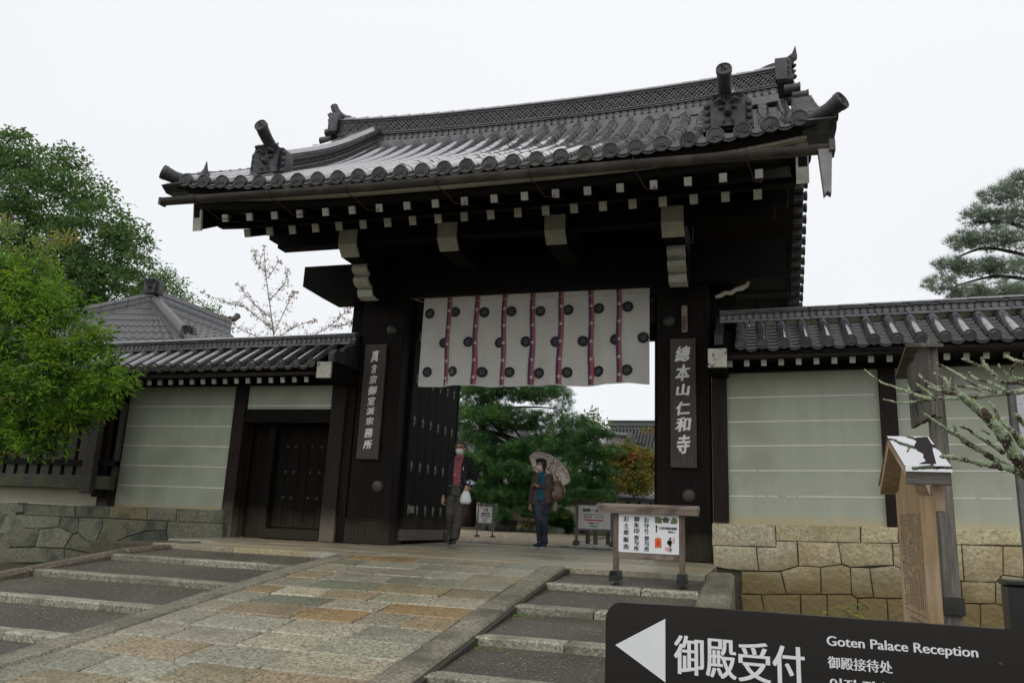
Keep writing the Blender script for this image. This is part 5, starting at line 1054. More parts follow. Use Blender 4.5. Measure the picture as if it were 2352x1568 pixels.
mb = MB(); x, z = nx_(1552, 735); mb.lathe([(36 * PW, 0), (33 * PW, -.0004), (33 * PW, 0)], 20, 'y', (x, ya - .0283, z)); x, z = nx_(1515, 822); mb.box(x - .018, x + .018, ya - .029, ya - .0284, z - .02, z + .02); x, z = nx_(1608, 708); mb.box(x - .008, x + .010, ya - .029, ya - .0284, z - .03, z + .03); mb.build('stamp_print', 'stamp_pink', pn)
for u, v in ((860, 378), (1668, 392), (857, 620), (1668, 650), (860, 880), (1668, 898), (1118, 888), (1115, 372), (1398, 376), (1405, 900)):
    x, z = nx_(u, v); MB().lathe([(.0035, 0), (.003, -.003)], 6, 'y', (x, ya - .028, z)).build('screw', 'metal_dark', pn)
# court sign (pointing right)
cs = thing('direction_board', 'grey framed board with red arrow pointing right, in the court behind the notice board', 'sign', (.65, 2.8, .1)); y = 2.8; f_ = .95
cz = lambda z: .44 + (z - .44) * 1.0
legs(cs, (.35, 1.025), y, .10, .88, .05, 'pole_grey', True, 'mossy_wood', .26)
MB().box(.285, 1.09, y - .09, y + .09, .875, .91, .006).build('roof', 'mossy_wood', cs); MB().box(.33, 1.04, y - .03, y + .03, .835, .88).build('upper_rail', 'pole_grey', cs)
pn = MB().box(.385, .99, y - .028, y, .415, .838).build('panel', 'sign_cream', cs)
MB().box(.37, 1.0, y - .02, y + .03, .375, .415).build('lower_rail', 'pole_grey', cs)
CX = lambda u: .385 + (u - 302) * .605 / 445; CZ = lambda v: .838 - (v - 245) * .423 / 325
mb = MB(); letter(mb, '御殿・庭園', .08, CX(505), y - .03, CZ(312), .03, fit=(CX(655) - CX(355), .062)); letter(mb, '拝観入口', .05, CX(515), y - .03, CZ(490), .02, fit=(CX(590) - CX(443), .034)); letter(mb, '右側通路へ', .05, CX(518), y - .03, CZ(531), .01, fit=(CX(583) - CX(450), .026)); mb.build('lettering', 'ink', pn)
mb = MB(); letter(mb, 'Goten Palace and Gardens', .03, CX(512), y - .03, CZ(367), .01, fit=(CX(645) - CX(377), .021)); letter(mb, '御殿及庭园', .03, CX(434), y - .03, CZ(404), .01, fit=(CX(492) - CX(377), .027)); letter(mb, '어전 및 정원', .03, CX(590), y - .03, CZ(406), .01, fit=(CX(652) - CX(530), .027)); mb.build('lettering', 'ink', pn)
MB().prism([(CX(385), CZ(457)), (CX(385), CZ(438)), (CX(636), CZ(440)), (CX(636), CZ(434)), (CX(655), CZ(450)), (CX(636), CZ(466)), (CX(636), CZ(459))], y - .031, y - .0285, 'y').build('arrow', 'sign_red', pn)
for x in (.47, .62, .86): MB().box(x - .04, x + .04, y + .45, y + .52, .1, .43).build('rear_post', 'bamboo_fence', cs)
# toilet sign
ts = thing('toilet_sign', 'small white toilet sign with red and blue figures on a grey frame', 'sign', (-1.85, 4.5, .2)); y = 4.5; s = 1.
X_ = lambda u: -2.17 + (u - 628) * (.30 / 138); Z_ = lambda v: .785 - (v - 925) * (.337 / 180)
legs(ts, (X_(615), X_(775)), y, Gin(4.5) + .02, Z_(915), .03, 'pole_grey', False)
MB().box(X_(605), X_(795), y - .05, y + .05, Z_(920), Z_(900), .004).build('roof', 'pole_grey', ts); MB().box(X_(612), X_(770), y - .015, y + .015, Z_(1135), Z_(1110)).build('lower_rail', 'pole_grey', ts)
for u in (605, 765): MB().box(X_(u), X_(u) + .06, y - .09, y + .09, Gin(4.5), Gin(4.5) + .04, .006).build('foot', 'mossy_wood', ts)
pn = MB().box(X_(636), X_(762), y - .018, y, Z_(1110), Z_(928)).build('panel', 'sign_white', ts)
for u, m in ((691, 'sign_red'), (715, 'sign_blue')):
    mb = MB(); x, z = X_(u), Z_(965); mb.lathe([(.009, 0), (.009, -.002)], 10, 'y', (x, y - .019, z + .030)); mb.prism([(x - .012, z + .02), (x + .012, z + .02), (x + (.018 if u < 700 else .010), z - .012), (x + .005, z - .014), (x + .004, z - .036), (x - .004, z - .036), (x - .005, z - .014), (x - (.018 if u < 700 else .010), z - .012)], y - .021, y - .0185, 'y'); mb.build('figure_icon', m, pn)
MB().box(X_(702.5), X_(704), y - .02, y - .0185, Z_(985), Z_(943)).build('divider', 'ink', pn)
mb = MB(); letter(mb, '御手洗', .05, X_(698), y - .02, Z_(1007), .02, fit=(.185, .05)); mb.build('lettering', 'ink', pn)
MB().prism([(X_(643), Z_(1033)), (X_(660), Z_(1024)), (X_(660), Z_(1029)), (X_(752), Z_(1030)), (X_(752), Z_(1038)), (X_(660), Z_(1037)), (X_(660), Z_(1042))], y - .021, y - .0185, 'y').build('arrow', 'ink', pn)
mb = MB(); letter(mb, 'Restroom', .03, X_(695), y - .02, Z_(1058), .0, fit=(.145, .022)); letter(mb, '卫生间', .03, X_(693), y - .02, Z_(1077), .0, fit=(.075, .02)); letter(mb, '화장실', .03, X_(692), y - .02, Z_(1094), .0, fit=(.075, .02)); mb.build('lettering', 'ink', pn)
# black direction sign in the foreground
bs = thing('direction_sign', 'big black sign with white left arrow and white characters, in the foreground', 'sign', (3.8, -9, -1.0)); y = -9.0
x0, x1, z0, z1, r = 3.008, 4.40, -.26, .181, .062; poly = []
for cx, cz, a0 in ((x0 + r, z1 - r, 90), (x0 + r, z0 + r, 180)):
    for k in range(7): a = R(a0 + k * 15); poly.append((cx + r * math.cos(a), cz + r * math.sin(a)))
poly += [(x1, z0), (x1, z1)]
pn = MB().prism(poly, y, y + .025, 'y').build('panel', 'sign_black', bs)
mb = MB(); mb.prism([(3.044, .033), (3.222, .135), (3.222, -.076)], y - .0012, y + .001, 'y'); mb.build('arrow', 'sign_text', pn)
for ch, x, w in (('御', 3.303, .103), ('殿', 3.412, .103), ('受', 3.522, .108), ('付', 3.633, .104)):
    mb = MB(); letter(mb, ch, .12, x, y - .001, .020 - (x - 3.3) * .02, .026, fit=(w, .128), depth=.001); mb.build('character', 'sign_text', pn)
mb = MB(); letter(mb, 'Goten Palace Reception', .05, 3.982, y - .001, .100, .022, fit=(.451, .040), depth=.001); mb.build('lettering', 'sign_text', pn)
mb = MB(); letter(mb, '御殿接待处', .04, 3.856, y - .001, .037, .022, fit=(.197, .038), depth=.001); mb.build('lettering', 'sign_text', pn)
mb = MB(); letter(mb, '어전 접수', .04, 3.853, y - .001, -.030, .03, fit=(.185, .038), depth=.001); mb.build('lettering', 'sign_text', pn)
MB().lathe([(.008, 0), (.007, -.005), (.002, -.006)], 10, 'y', (4.268, y, .075)).build('bolt', 'metal_dark', pn)
MB().box(4.318, 4.40, -8.97, -8.88, -1.1, .315, .006).build('post', 'post_black', bs); MB().box(4.312, 4.406, -8.976, -8.874, .315, .332, .004).build('post_cap', 'post_black', bs)
MB().box(3.25, 3.31, y + .025, y + .08, -1.1, .12).build('post', 'post_black', bs)
# roofed wooden board in the right foreground
kb = thing('roofed_board', 'new pale timber information board with shiny black metal roof behind the black sign', 'notice board', (4.2, -8.15, -.9))
X0, X1 = 4.118, 4.277
MB().prism([(-8.44, .60), (-8.44, -.95), (-7.9, -.95), (-7.9, .63), (-8.13, .80)], 4.173, 4.217, 'x').build('text_panel', 'fresh_wood', kb)
MB().box(4.17, 4.222, -8.46, -8.425, -.95, .62, .004).build('frame_post', 'fresh_wood', kb)
MB().box(4.17, 4.222, -7.92, -7.88, -.95, .66, .004).build('frame_post', 'fresh_wood', kb)
def slope_board(name, m, ya, za, yb, zb, t, xa, xb): return MB().prism([(ya, za), (yb, zb), (yb, zb - t), (ya, za - t)], xa, xb, 'x').build(name, m, kb)
slope_board('roof_slope', 'copper_roof', -8.515, .731, -8.12, .896, .006, X0 - .004, X1 + .004)
slope_board('roof_slope', 'copper_roof', -8.12, .896, -7.77, .700, .006, X0 - .004, X1 + .004)
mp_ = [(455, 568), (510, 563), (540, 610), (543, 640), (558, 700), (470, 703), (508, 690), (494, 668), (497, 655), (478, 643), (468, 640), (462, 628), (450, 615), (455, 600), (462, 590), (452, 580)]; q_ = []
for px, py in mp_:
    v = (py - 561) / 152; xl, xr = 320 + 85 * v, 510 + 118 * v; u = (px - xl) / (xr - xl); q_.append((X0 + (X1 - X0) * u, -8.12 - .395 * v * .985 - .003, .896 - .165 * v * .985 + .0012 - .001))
MB().add(q_, [tuple(range(len(q_)))]).build('painted_reflection', 'dark_wood', kb)  # dark reflection on the shiny roof, painted as a flat matte shape
slope_board('roof_board', 'fresh_wood', -8.505, .722, -8.12, .884, .035, X0, X1); slope_board('roof_board', 'fresh_wood', -8.12, .884, -7.785, .690, .035, X0, X1)
MB().box(X0 - .004, X1 + .004, -8.520, -8.512, .71, .733).build('drip_edge', 'copper_roof', kb)
MB().box(X0, X1, -8.513, -8.495, .660, .716, .002).build('fascia', 'grey_wood_h', kb)
MB().box(4.222, 4.262, -8.44, -8.38, .56, .665, .003).build('corbel', 'fresh_wood', kb)
mb = MB()
for k in range(11):
    yv = -8.40 + k * .044; z = .56
    while z > (.18 if k else .2):
        h = random.uniform(.012, .022)
        if random.random() > .08: mb.box(4.1715, 4.1735, yv - .009, yv + random.uniform(.002, .009), z - h, z - .004)
        z -= h
mb.box(4.1715, 4.1735, -8.42, -7.93, .150, .153)
for k in range(10): mb.box(4.1715, 4.1735, -8.40, -8.05, .12 - k * .022, .128 - k * .022)
stuff(mb.build('faint_writing', 'faint_ink', kb))
# old grey board behind it
ob = thing('old_notice_post', 'old weathered grey roofed board on a tall post in front of the right wall', 'sign post', (4.95, -4.5, -.8))
MB().box(4.93, 4.975, -4.98, -4.42, 1.44, 2.06, .004).build('board', 'grey_wood', ob); MB().box(4.93, 4.97, -4.415, -4.03, 1.45, 2.02, .004).build('board', 'grey_wood', ob)
MB().box(4.955, 5.0, -4.99, -4.93, 1.42, 2.05, .004).build('frame_post', 'grey_wood', ob)
MB().prism([(-5.06, 1.985), (-5.06, 2.01), (-4.42, 2.16), (-3.74, 1.99), (-3.74, 1.965), (-4.42, 2.13)], 4.87, 5.03, 'x').build('roof', 'grey_wood_h', ob)
MB().box(4.88, 5.02, -4.6, -4.45, 1.70, 1.80).build('cross_bar', 'grey_wood_h', ob)
MB().box(4.985, 5.105, -4.62, -4.50, -.9, 1.9, .006).build('post', 'grey_wood', ob)
MB().box(4.965, 5.12, -4.66, -4.50, -.12, .02, .004).build('iron_collar', 'metal_dark', ob)
mb = MB()
for k in range(16): mb.box(4.926, 4.9305, -4.9 + .05 * k + random.uniform(0, .01), -4.88 + .05 * k, 1.48 + random.uniform(0, .3), 1.56 + random.uniform(.0, .35))
stuff(mb.build('faint_writing', 'metal_dark', ob))
rp_ = thing('grey_pole', 'grey pole with a white label at the right edge of the picture', 'pole', (5.8, -4, -.8))
MB().box(5.745, 5.83, -4.04, -3.96, -.9, 1.87, .006).build('pole', 'pole_grey', rp_); MB().box(5.79, 5.90, -4.07, -4.045, 1.2, 1.76, .004).build('label_plate', 'label_white', rp_)
# ================================================================== LICHEN BRANCHES (plum tree leaning in from the right)
pt = thing('plum_tree', 'bare lichen covered branches reaching in from the right foreground', 'tree', (5.4, -8.6, -.95))
MB().tube([(5.42, -8.62, -1.2), (5.38, -8.6, -.6), (5.2, -8.55, .1), (4.95, -8.5, .45), (4.567, -8.5, .68)], [.13, .11, .09, .06, .035], 12).build('trunk', 'lichen_bark', pt, smooth=True)
fk = MB()
def densify(L, k=5):
    out = []
    n = len(L); A = np.array(L)
    for i in range(n - 1):
        p0, p1, p2, p3 = A[max(i - 1, 0)], A[i], A[i + 1], A[min(i + 2, n - 1)]
        for j in range(k):
            t = j / k; out.append(.5 * ((2 * p1) + (-p0 + p2) * t + (2 * p0 - 5 * p1 + 4 * p2 - p3) * t * t + (-p0 + 3 * p1 - 3 * p2 + p3) * t ** 3))
    out.append(A[-1]); return out
for L in DATA['branches']:
    D_ = densify(L, 7); pts = []; rad = []
    for i, p in enumerate(D_):
        q = Vector(p[:3]); n_ = noise.noise_vector(q * 60); pts.append(q + n_ * p[3] * .25); rad.append(max(.0012, p[3] * (1 + .35 * noise.noise(q * 95))))
    MB().tube(pts, rad, 9).build('branch', 'lichen_bark', pt, smooth=True)
    for i in range(len(pts) - 1):
        seg = (pts[i + 1] - pts[i]); m_ = int(seg.length / .0022 * (1 + rad[i] / .01))
        dens = .5 + .9 * noise.noise(pts[i] * 22)
        for k in range(min(m_, 60)):
            if random.random() > dens: continue
            c = pts[i] + seg * random.random(); d = Vector((random.gauss(0, 1), random.gauss(0, 1), random.gauss(0, 1) + .3)).normalized(); d = (d - seg.normalized() * d.dot(seg.normalized()) * .8).normalized()
            r_ = rad[i]; s_ = random.uniform(.0016, .0042) * (1 + r_ * 25); b = c + d * r_ * .95; u = d.orthogonal().normalized(); v = d.cross(u)
            a = random.random() * 6; u2 = u * math.cos(a) + v * math.sin(a); v2 = d.cross(u2)
            fk.add([b + u2 * s_, b + v2 * s_ * .7, b - u2 * s_ * .8, b - v2 * s_, b + d * s_ * .9], [(0, 1, 4), (1, 2, 4), (2, 3, 4), (3, 0, 4)])
stuff(fk.build('lichen', 'lichen', pt))
# small plant behind the black sign
sp_ = thing('small_plant', 'small bright green plant at the foot of the right stone base', 'plant', (4.08, -6.4, -.85))
fo = MB()
def leafblade(mb, base, d, L, w, droop=.4):
    d = Vector(d).normalized(); s = d.cross(Vector((0, 0, 1))).normalized() * w; P = []
    for t in (0, .35, .7, 1): c = Vector(base) + d * L * t - Vector((0, 0, droop * L * t * t)); ww = (0.15, 1, .8, .05)[int(round(t * 2.85))]; P += [c - s * ww, c + Vector((0, 0, w * .2)), c + s * ww]
    mb.add(P, [(3 * i + j, 3 * i + j + 1, 3 * i + j + 4, 3 * i + j + 3) for i in range(3) for j in range(2)])
for k in range(34):
    a = random.random() * 6.28; e_ = random.uniform(.1, 1.2); b = (4.08 + random.gauss(0, .06), -6.4 + random.gauss(0, .06), -.01 + random.uniform(-.08, .05)); leafblade(fo, b, (math.cos(a), math.sin(a), e_), random.uniform(.07, .12), .014, .7)
fo.build('leaves', 'leaf_sprig', sp_); MB().tube([(4.08, -6.4, -.9), (4.07, -6.41, -.4), (4.08, -6.4, -.01)], [.012, .009, .005], 6).build('stem', 'twig', sp_)

# ================================================================== VEGETATION
def rotmats(n, tilt=None):
    """random rotations (n,3,3)"""
    q = rng.normal(size=(n, 4)); q /= np.linalg.norm(q, axis=1)[:, None]; w, x, y, z = q.T
    return np.stack([np.stack([1 - 2 * (y * y + z * z), 2 * (x * y - z * w), 2 * (x * z + y * w)], 1), np.stack([2 * (x * y + z * w), 1 - 2 * (x * x + z * z), 2 * (y * z - x * w)], 1), np.stack([2 * (x * z - y * w), 2 * (y * z + x * w), 1 - 2 * (x * x + y * y)], 1)], 1)
def basis(d):
    """matrices whose X axis is d"""
    d = d / np.linalg.norm(d, axis=1)[:, None]; r = rng.normal(size=d.shape); u = np.cross(d, r); u /= np.linalg.norm(u, axis=1)[:, None]; v = np.cross(d, u)
    return np.stack([d, u, v], 2)
LEAF = np.array([(0, 0, 0), (.45, .24, .05), (1, 0, -.06), (.45, -.24, .05)]); LEAFF = np.array([(0, 1, 2, 3)])
NARROW = np.array([(0, 0, 0), (.45, .15, .03), (1, 0, -.08), (.45, -.15, .03)])
def scatter(T, TF, P, B, S):
    V = np.einsum('nij,kj->nki', B, T) * S[:, None, None] + P[:, None, :]; k = len(T); n = len(P)
    F = (TF[None] + (np.arange(n) * k)[:, None, None]).reshape(-1, TF.shape[1]); return V.reshape(-1, 3), F
def clumps(blobs, per, cs, leafn, spread=.9, flat=.6):
    """leaf positions grouped in irregular clumps over blob shells"""
    C = []
    for b in blobs:
        c = np.array(b[:3]); rx, rz = b[3], b[4]; n = max(3, int(per * (rx * rx) / (cs * cs)))
        d = rng.normal(size=(n, 3)); d /= np.linalg.norm(d, axis=1)[:, None]; r = rng.uniform(.35, 1.08, n) ** .6
        C.append(c + d * r[:, None] * [rx, rx, rz])
    C = np.concatenate(C); P = []; DR = []
    for c in C:
        k = int(leafn * rng.uniform(.5, 1.4)); o = rng.normal(size=(k, 3)) * [cs * .5, cs * .5, cs * .5 * flat]; P.append(c + o); DR.append(o + rng.normal(size=(k, 3)) * cs * .35 + [0, 0, -cs * .12])
    return np.concatenate(P), np.concatenate(DR), C
def limbs(parent, base, top, C, n, r0, m, seed=0, name='branch', k=3):
    base = Vector(base); top = Vector(top)
    P = [base.lerp(top, t) + noise.noise_vector(Vector((t * 2, seed, 0))) * (top - base).length * .06 * math.sin(t * 3.14) for t in [i / 8 for i in range(9)]]
    MB().tube(P, [r0 * (1 - .75 * i / 8) for i in range(9)], 10).build('trunk', m, parent, smooth=True)
    idx = rng.choice(len(C), min(n, len(C)), replace=False)
    for i in idx:
        e_ = Vector(C[i]); s = P[random.randint(3, 8)]; mid = s.lerp(e_, .5) + Vector((0, 0, (e_ - s).length * .1)) + noise.noise_vector(e_) * .3 * r0
        q = [s.lerp(mid, t) * (1 - t) + mid.lerp(e_, t) * t for t in [j / 6 for j in range(7)]]
        MB().tube(q, [r0 * .24 * (1 - .85 * j / 6) for j in range(7)], 6).build(name, m, parent, smooth=True)
def leafy(name, label, base, top, blobs, leafmat, barkmat, leaf, per=1.6, cs=.7, leafn=34, r0=.3, nl=14, T=LEAF, group=None, flat=.6, cat='tree'):
    t = thing(name, label, cat, base, group=group); P, DR, C = clumps(blobs, per, cs, leafn, flat=flat)
    S = rng.uniform(.7, 1.25, len(P)) * leaf; V, F = scatter(T, LEAFF, P, basis(DR + 1e-6), S)
    stuff(raw('crown', V, F, leafmat, t)); limbs(t, base, top, C, nl, r0, barkmat, len(name)); return t
B = DATA
leafy('broadleaf_tree', 'big dark green tree filling the upper left', (-31, 14.5, -.5), (-28, 14.5, 13), B['bigtree'], 'leaf_dark', 'bark', .18, 5.0, .38, 40, .4, 20, flat=.38)
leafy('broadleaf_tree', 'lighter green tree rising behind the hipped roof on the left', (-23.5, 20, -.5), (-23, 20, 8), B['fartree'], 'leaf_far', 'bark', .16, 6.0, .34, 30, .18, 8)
B['shrub'] += [[-7.411, -2.5, 1.549, 0.436, 0.305], [-6.5, -2.5, 1.688, 0.348, 0.244], [-5.846, -2.5, 1.922, 0.221, 0.154], [-8.078, -2.5, 1.372, 0.465, 0.325], [-6.841, -2.5, 1.319, 0.29, 0.203]]
leafy('green_shrub', 'bright green bush overhanging the left wall and slatted bay', (-9.2, -2.5, -.6), (-8.9, -2.5, 2.2), B['shrub'], 'leaf_bright', 'twig', .115, 5.6, .14, 20, .05, 50, NARROW, cat='bush')
leafy('cherry_tree', 'yellow green drooping leaves at the left edge above the bright bush', (-8.6, -1.7, -.6), (-8.2, -1.7, 3.6), B['droop'], 'leaf_droop', 'twig', .11, 4, .13, 12, .03, 8, NARROW)
# nearly bare cherry behind the left wall
ct = thing('cherry_tree', 'almost bare thin tree with a few reddish leaves behind the left wall', 'tree', (-8.5, 7, -.1))
MB().tube([(-8.4, 7, 0), (-8.5, 7, 2.5)] + [tuple(B['cherry'][0][0])], [.12, .09, .05], 8).build('trunk', 'twig', ct, smooth=True)
P = []; DR = []
for li, L in enumerate(B['cherry']):
    A = [Vector(p[:3]) for p in densify([q + [0] for q in L], 6)]; MB().tube(A, [(.020 if li == 0 else .011) * (1 - .8 * i / len(A)) + .003 for i in range(len(A))], 6).build('branch', 'twig', ct)
    for i in range(1, len(A)):
        for k in range(2 if li == 0 else 3):
            d = Vector((random.gauss(0, 1), random.gauss(0, .6), random.gauss(.5, .6))).normalized(); l = random.uniform(.1, .42) * (1.25 - i / len(A)); e_ = A[i] + d * l
            MB().tube([A[i], A[i] + d * l * .5 + Vector((0, 0, .02)), e_], [.0045, .003, .0015], 4, False).build('twig', 'twig', ct)
            for q in range(random.choice((1, 3, 4, 6))): P.append(A[i] + d * l * random.uniform(.3, 1)); DR.append((random.gauss(0, .5), random.gauss(0, .5), -.6))
V, F = scatter(NARROW, LEAFF, np.array([tuple(p) for p in P]), basis(np.array(DR)), rng.uniform(.06, .11, len(P))); stuff(raw('leaves', V, F, 'leaf_cherry', ct))
# ---- pines
nd = []; nf = []
for k in range(9):
    a = k * 2.4; e_ = .35 + .55 * ((k * 7) % 9) / 9; d = np.array([math.cos(a) * math.cos(e_), math.sin(a) * math.cos(e_), math.sin(e_)]); s = np.cross(d, [0, 0, 1.]); s /= np.linalg.norm(s); o = len(nd)
    nd += [s * .035, -s * .035, d]; nf.append((o, o + 1, o + 2))
TUFT = np.array(nd); TF3 = np.array(nf)
def pine(name, label, base, top, pads, size, dens, m, bark, r0, nl, group=None, trunks=None):
    t = thing(name, label, 'pine tree', base, group=group); P = []; C = []
    for b in pads:
        rx, rz = b[3], b[4]; n = int(dens * rx * rx / (size * size)); a = rng.uniform(0, 6.283, n); r = np.sqrt(rng.uniform(0, 1, n)) * (1 + .18 * np.sin(a * 5 + b[0] * 3)); dome = np.sqrt(np.clip(1.2 - r * r, .05, 2))
        lump = np.array([noise.noise(Vector((b[0] + rx * q * math.cos(w), rx * q * math.sin(w), b[2])) * (1.6 / max(.3, rx))) for q, w in zip(r, a)])
        z = rz * (dome * rng.uniform(-.55, 1., n)) + lump * rz * .7
        P.append(np.stack([b[0] + rx * r * np.cos(a), b[1] + rx * .9 * r * np.sin(a), b[2] + z], 1)); C.append(np.array([[b[0], b[1], b[2] - rz * .35], [b[0] + rx * .5, b[1], b[2] - rz * .3], [b[0] - rx * .5, b[1] - .1, b[2] - rz * .3]]))
    P = np.concatenate(P); C = np.concatenate(C); up = rng.normal(size=P.shape) * .38 + [0, 0, 1]; d = up / np.linalg.norm(up, axis=1)[:, None]; x = np.cross(d, rng.normal(size=P.shape)); x /= np.linalg.norm(x, axis=1)[:, None]
    Bm = np.stack([x, np.cross(d, x), d], 2); V, F = scatter(TUFT, TF3, P, Bm, rng.uniform(.8, 1.3, len(P)) * size); stuff(raw('needles', V, F, m, t))
    if trunks:
        for L in trunks:
            A = [Vector(p[:3]) for p in densify([q + [0] for q in L], 5)]; MB().tube(A, [r0 * (1 - .75 * i / len(A)) for i in range(len(A))], 8).build('branch', bark, t, smooth=True)
        idx = rng.choice(len(C), min(nl, len(C)), replace=False); ends = [Vector(L[-1]) for L in trunks] + [Vector(L[len(L) // 2]) for L in trunks]
        for i in idx:
            e_ = Vector(C[i]); s = min(ends, key=lambda q: (q - e_).length); MB().tube([s, s.lerp(e_, .5) + Vector((0, 0, -.08)), e_], [r0 * .35, r0 * .22, r0 * .08], 6).build('branch', bark, t)
    else: limbs(t, base, top, C, nl, r0, bark, len(pads))
    return t
B['mainpine'] += [[-5.3, 10.4, 3.2, .7, .35], [-5.0, 10.3, 4.4, .7, .4], [-5.2, 10.3, 2.3, .6, .3], [-4.2, 10.2, 3.6, .8, .4], [-5.6, 10.4, 3.8, .5, .35]]
pine('pine_tree', 'large dense green pine seen through the open gate', (-4.0, 9.0, .25), (-3.85, 9.0, 4.6), B['mainpine'], .15, 34, 'needle', 'pine_bark', .22, 14)
pine('pine_tree', 'second pine trunk with low green pads behind the woman', (-.9, 9.6, .3), (-1.3, 9.6, 3.0), [[-1.5, 9.4, 2.6, .8, .3], [-.7, 9.5, 1.3, .7, .25], [-1.9, 9.7, 1.7, .8, .25], [-2.6, 9.9, 1.35, .8, .25], [-1.2, 9.8, 3.2, .6, .3]], .15, 26, 'needle', 'pine_bark', .13, 5)
pine('pine_tree', 'small cloud pruned pine left of the orange maple', (.3, 7.4, .25), (-.05, 7.3, 2.4), B['smallpine'], .12, 34, 'needle', 'pine_bark', .06, 9)
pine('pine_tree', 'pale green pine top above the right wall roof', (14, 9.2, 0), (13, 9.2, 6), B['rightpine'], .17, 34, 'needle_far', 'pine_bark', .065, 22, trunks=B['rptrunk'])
leafy('maple_tree', 'orange and yellow maple seen through the gate', (1.4, 9.2, .3), (.9, 9.1, 2.2), B['maple'], 'leaf_maple', 'bark', .10, 6, .17, 26, .05, 12, flat=.35)
leafy('young_tree', 'thin yellow green tree tip above the pines in the gateway', (-.6, 10, .3), (-.7, 10, 2.9), B['sprig'], 'leaf_sprig', 'twig', .10, 5, .14, 14, .025, 9)
bl = [[-1.30, 8.6, .50, .30, .27]]
leafy('round_bush', 'round clipped dark green bush on a rock behind the woman', (-1.3, 8.6, .25), (-1.3, 8.6, .5), bl, 'bush_leaf', 'twig', .05, 40, .09, 26, .02, 4, cat='bush')
leafy('low_fern', 'small light green plant on the moss behind the visitors', (-2.15, 8.4, .25), (-2.15, 8.4, .35), [[-2.15, 8.4, .42, .16, .1]], 'leaf_sprig', 'twig', .07, 6, .09, 12, .01, 2, cat='plant')
def rockmesh(c, r, sq, m, label, seed):
    bm = bmesh.new(); bmesh.ops.create_icosphere(bm, subdivisions=3, radius=1)
    for v in bm.verts: p = v.co.copy(); n_ = noise.noise(p * 1.4 + Vector((seed, 0, 0))) * .35 + noise.noise(p * 4 + Vector((seed, 0, 0))) * .12; v.co = p * (1 + n_)
    me = bpy.data.meshes.new('rock')
    for v in bm.verts: v.co = Vector((v.co.x * r, v.co.y * r, v.co.z * r * sq))
    bm.to_mesh(me); bm.free(); me.materials.append(MATS[m]); smoothme(me, .6); o = put('garden_rock', me, c); o['label'] = label; o['category'] = 'rock'; return o
rockmesh((-2.75, 8.0, .38), .36, .75, 'rock', 'dark rock right behind the toilet sign', 1); rockmesh((-3.25, 8.2, .33), .24, .9, 'rock', 'smaller dark rock left of the toilet sign', 5); rockmesh((-1.35, 8.25, .30), .22, .6, 'old_stone', 'mossy grey rock under the round clipped bush', 9)
# ================================================================== BUILDINGS BEHIND
st = thing('storehouse', 'white walled building with a dark lattice window behind the man', 'building', (-7.5, 14, .3))
MB().box(-11, -4.72, 14.0, 17, .3, 1.15).build('wall', 'white_wall', st); MB().box(-11, -4.72, 14.1, 17, 1.15, 2.6).build('wall', 'white_wall', st)
for x in (-4.93, -4.70): MB().box(x - .035, x + .035, 13.95, 14.05, .3, 2.6).build('post', 'dark_wood', st)
MB().box(-11, -4.96, 13.93, 14.05, 1.12, 1.2).build('window_rail', 'dark_wood_h', st); w = MB().box(-8.0, -4.97, 14.06, 14.09, 1.2, 2.0).build('window', 'dark_wood', st)
bm_ = MB().box(-.02, .02, -.03, .03, -.42, .42).mesh('bar', 'dark_wood')
for k in range(30): put('bar', bm_, (-5.02 - k * .1, 14.0, 1.6), w)
MB().box(-5.42, -5.36, 13.95, 14.02, .3, 1.15).build('post', 'dark_wood', st); MB().box(-11.3, -4.4, 13.2, 17.5, 2.6, 2.75).build('eave', 'dark_wood_h', st)
MB().prism([(13.0, 2.7), (15.3, 4.0), (17.6, 2.7)], -11.4, -4.3, 'x').build('roof', 'dark_roof', st)
bf = thing('bamboo_fence', 'low brown bamboo fence behind the woman', 'fence', (-4, 14, .3))
fm = MB().box(-.028, .028, -.03, .03, -.37, .37).mesh('fence_pale', 'bamboo_fence')
for k in range(28): put('fence_pale', fm, (-4.58 + k * .062, 13.7, .78), bf)
for z in (.55, .9): MB().box(-4.6, -2.85, 13.64, 13.67, z, z + .05).build('rail', 'bamboo_fence', bf)
MB().prism([(13.45, 1.13), (13.7, 1.28), (13.95, 1.13)], -4.65, -2.8, 'x').build('fence_roof', 'bamboo_fence', bf)
lo = thing('low_wall', 'low cream wall with brown trim running behind the pines', 'wall', (0, 12.5, .35))
MB().box(-2.85, 3.5, 12.4, 12.6, .3, 1.75).build('wall', 'cream_wall', lo); MB().box(-2.85, 3.5, 12.3, 12.4, 1.25, 1.33).build('rail', 'bamboo_fence', lo); MB().prism([(12.1, 1.73), (12.5, 1.95), (12.9, 1.73)], -2.9, 3.6, 'x').build('coping', 'dark_roof', lo)
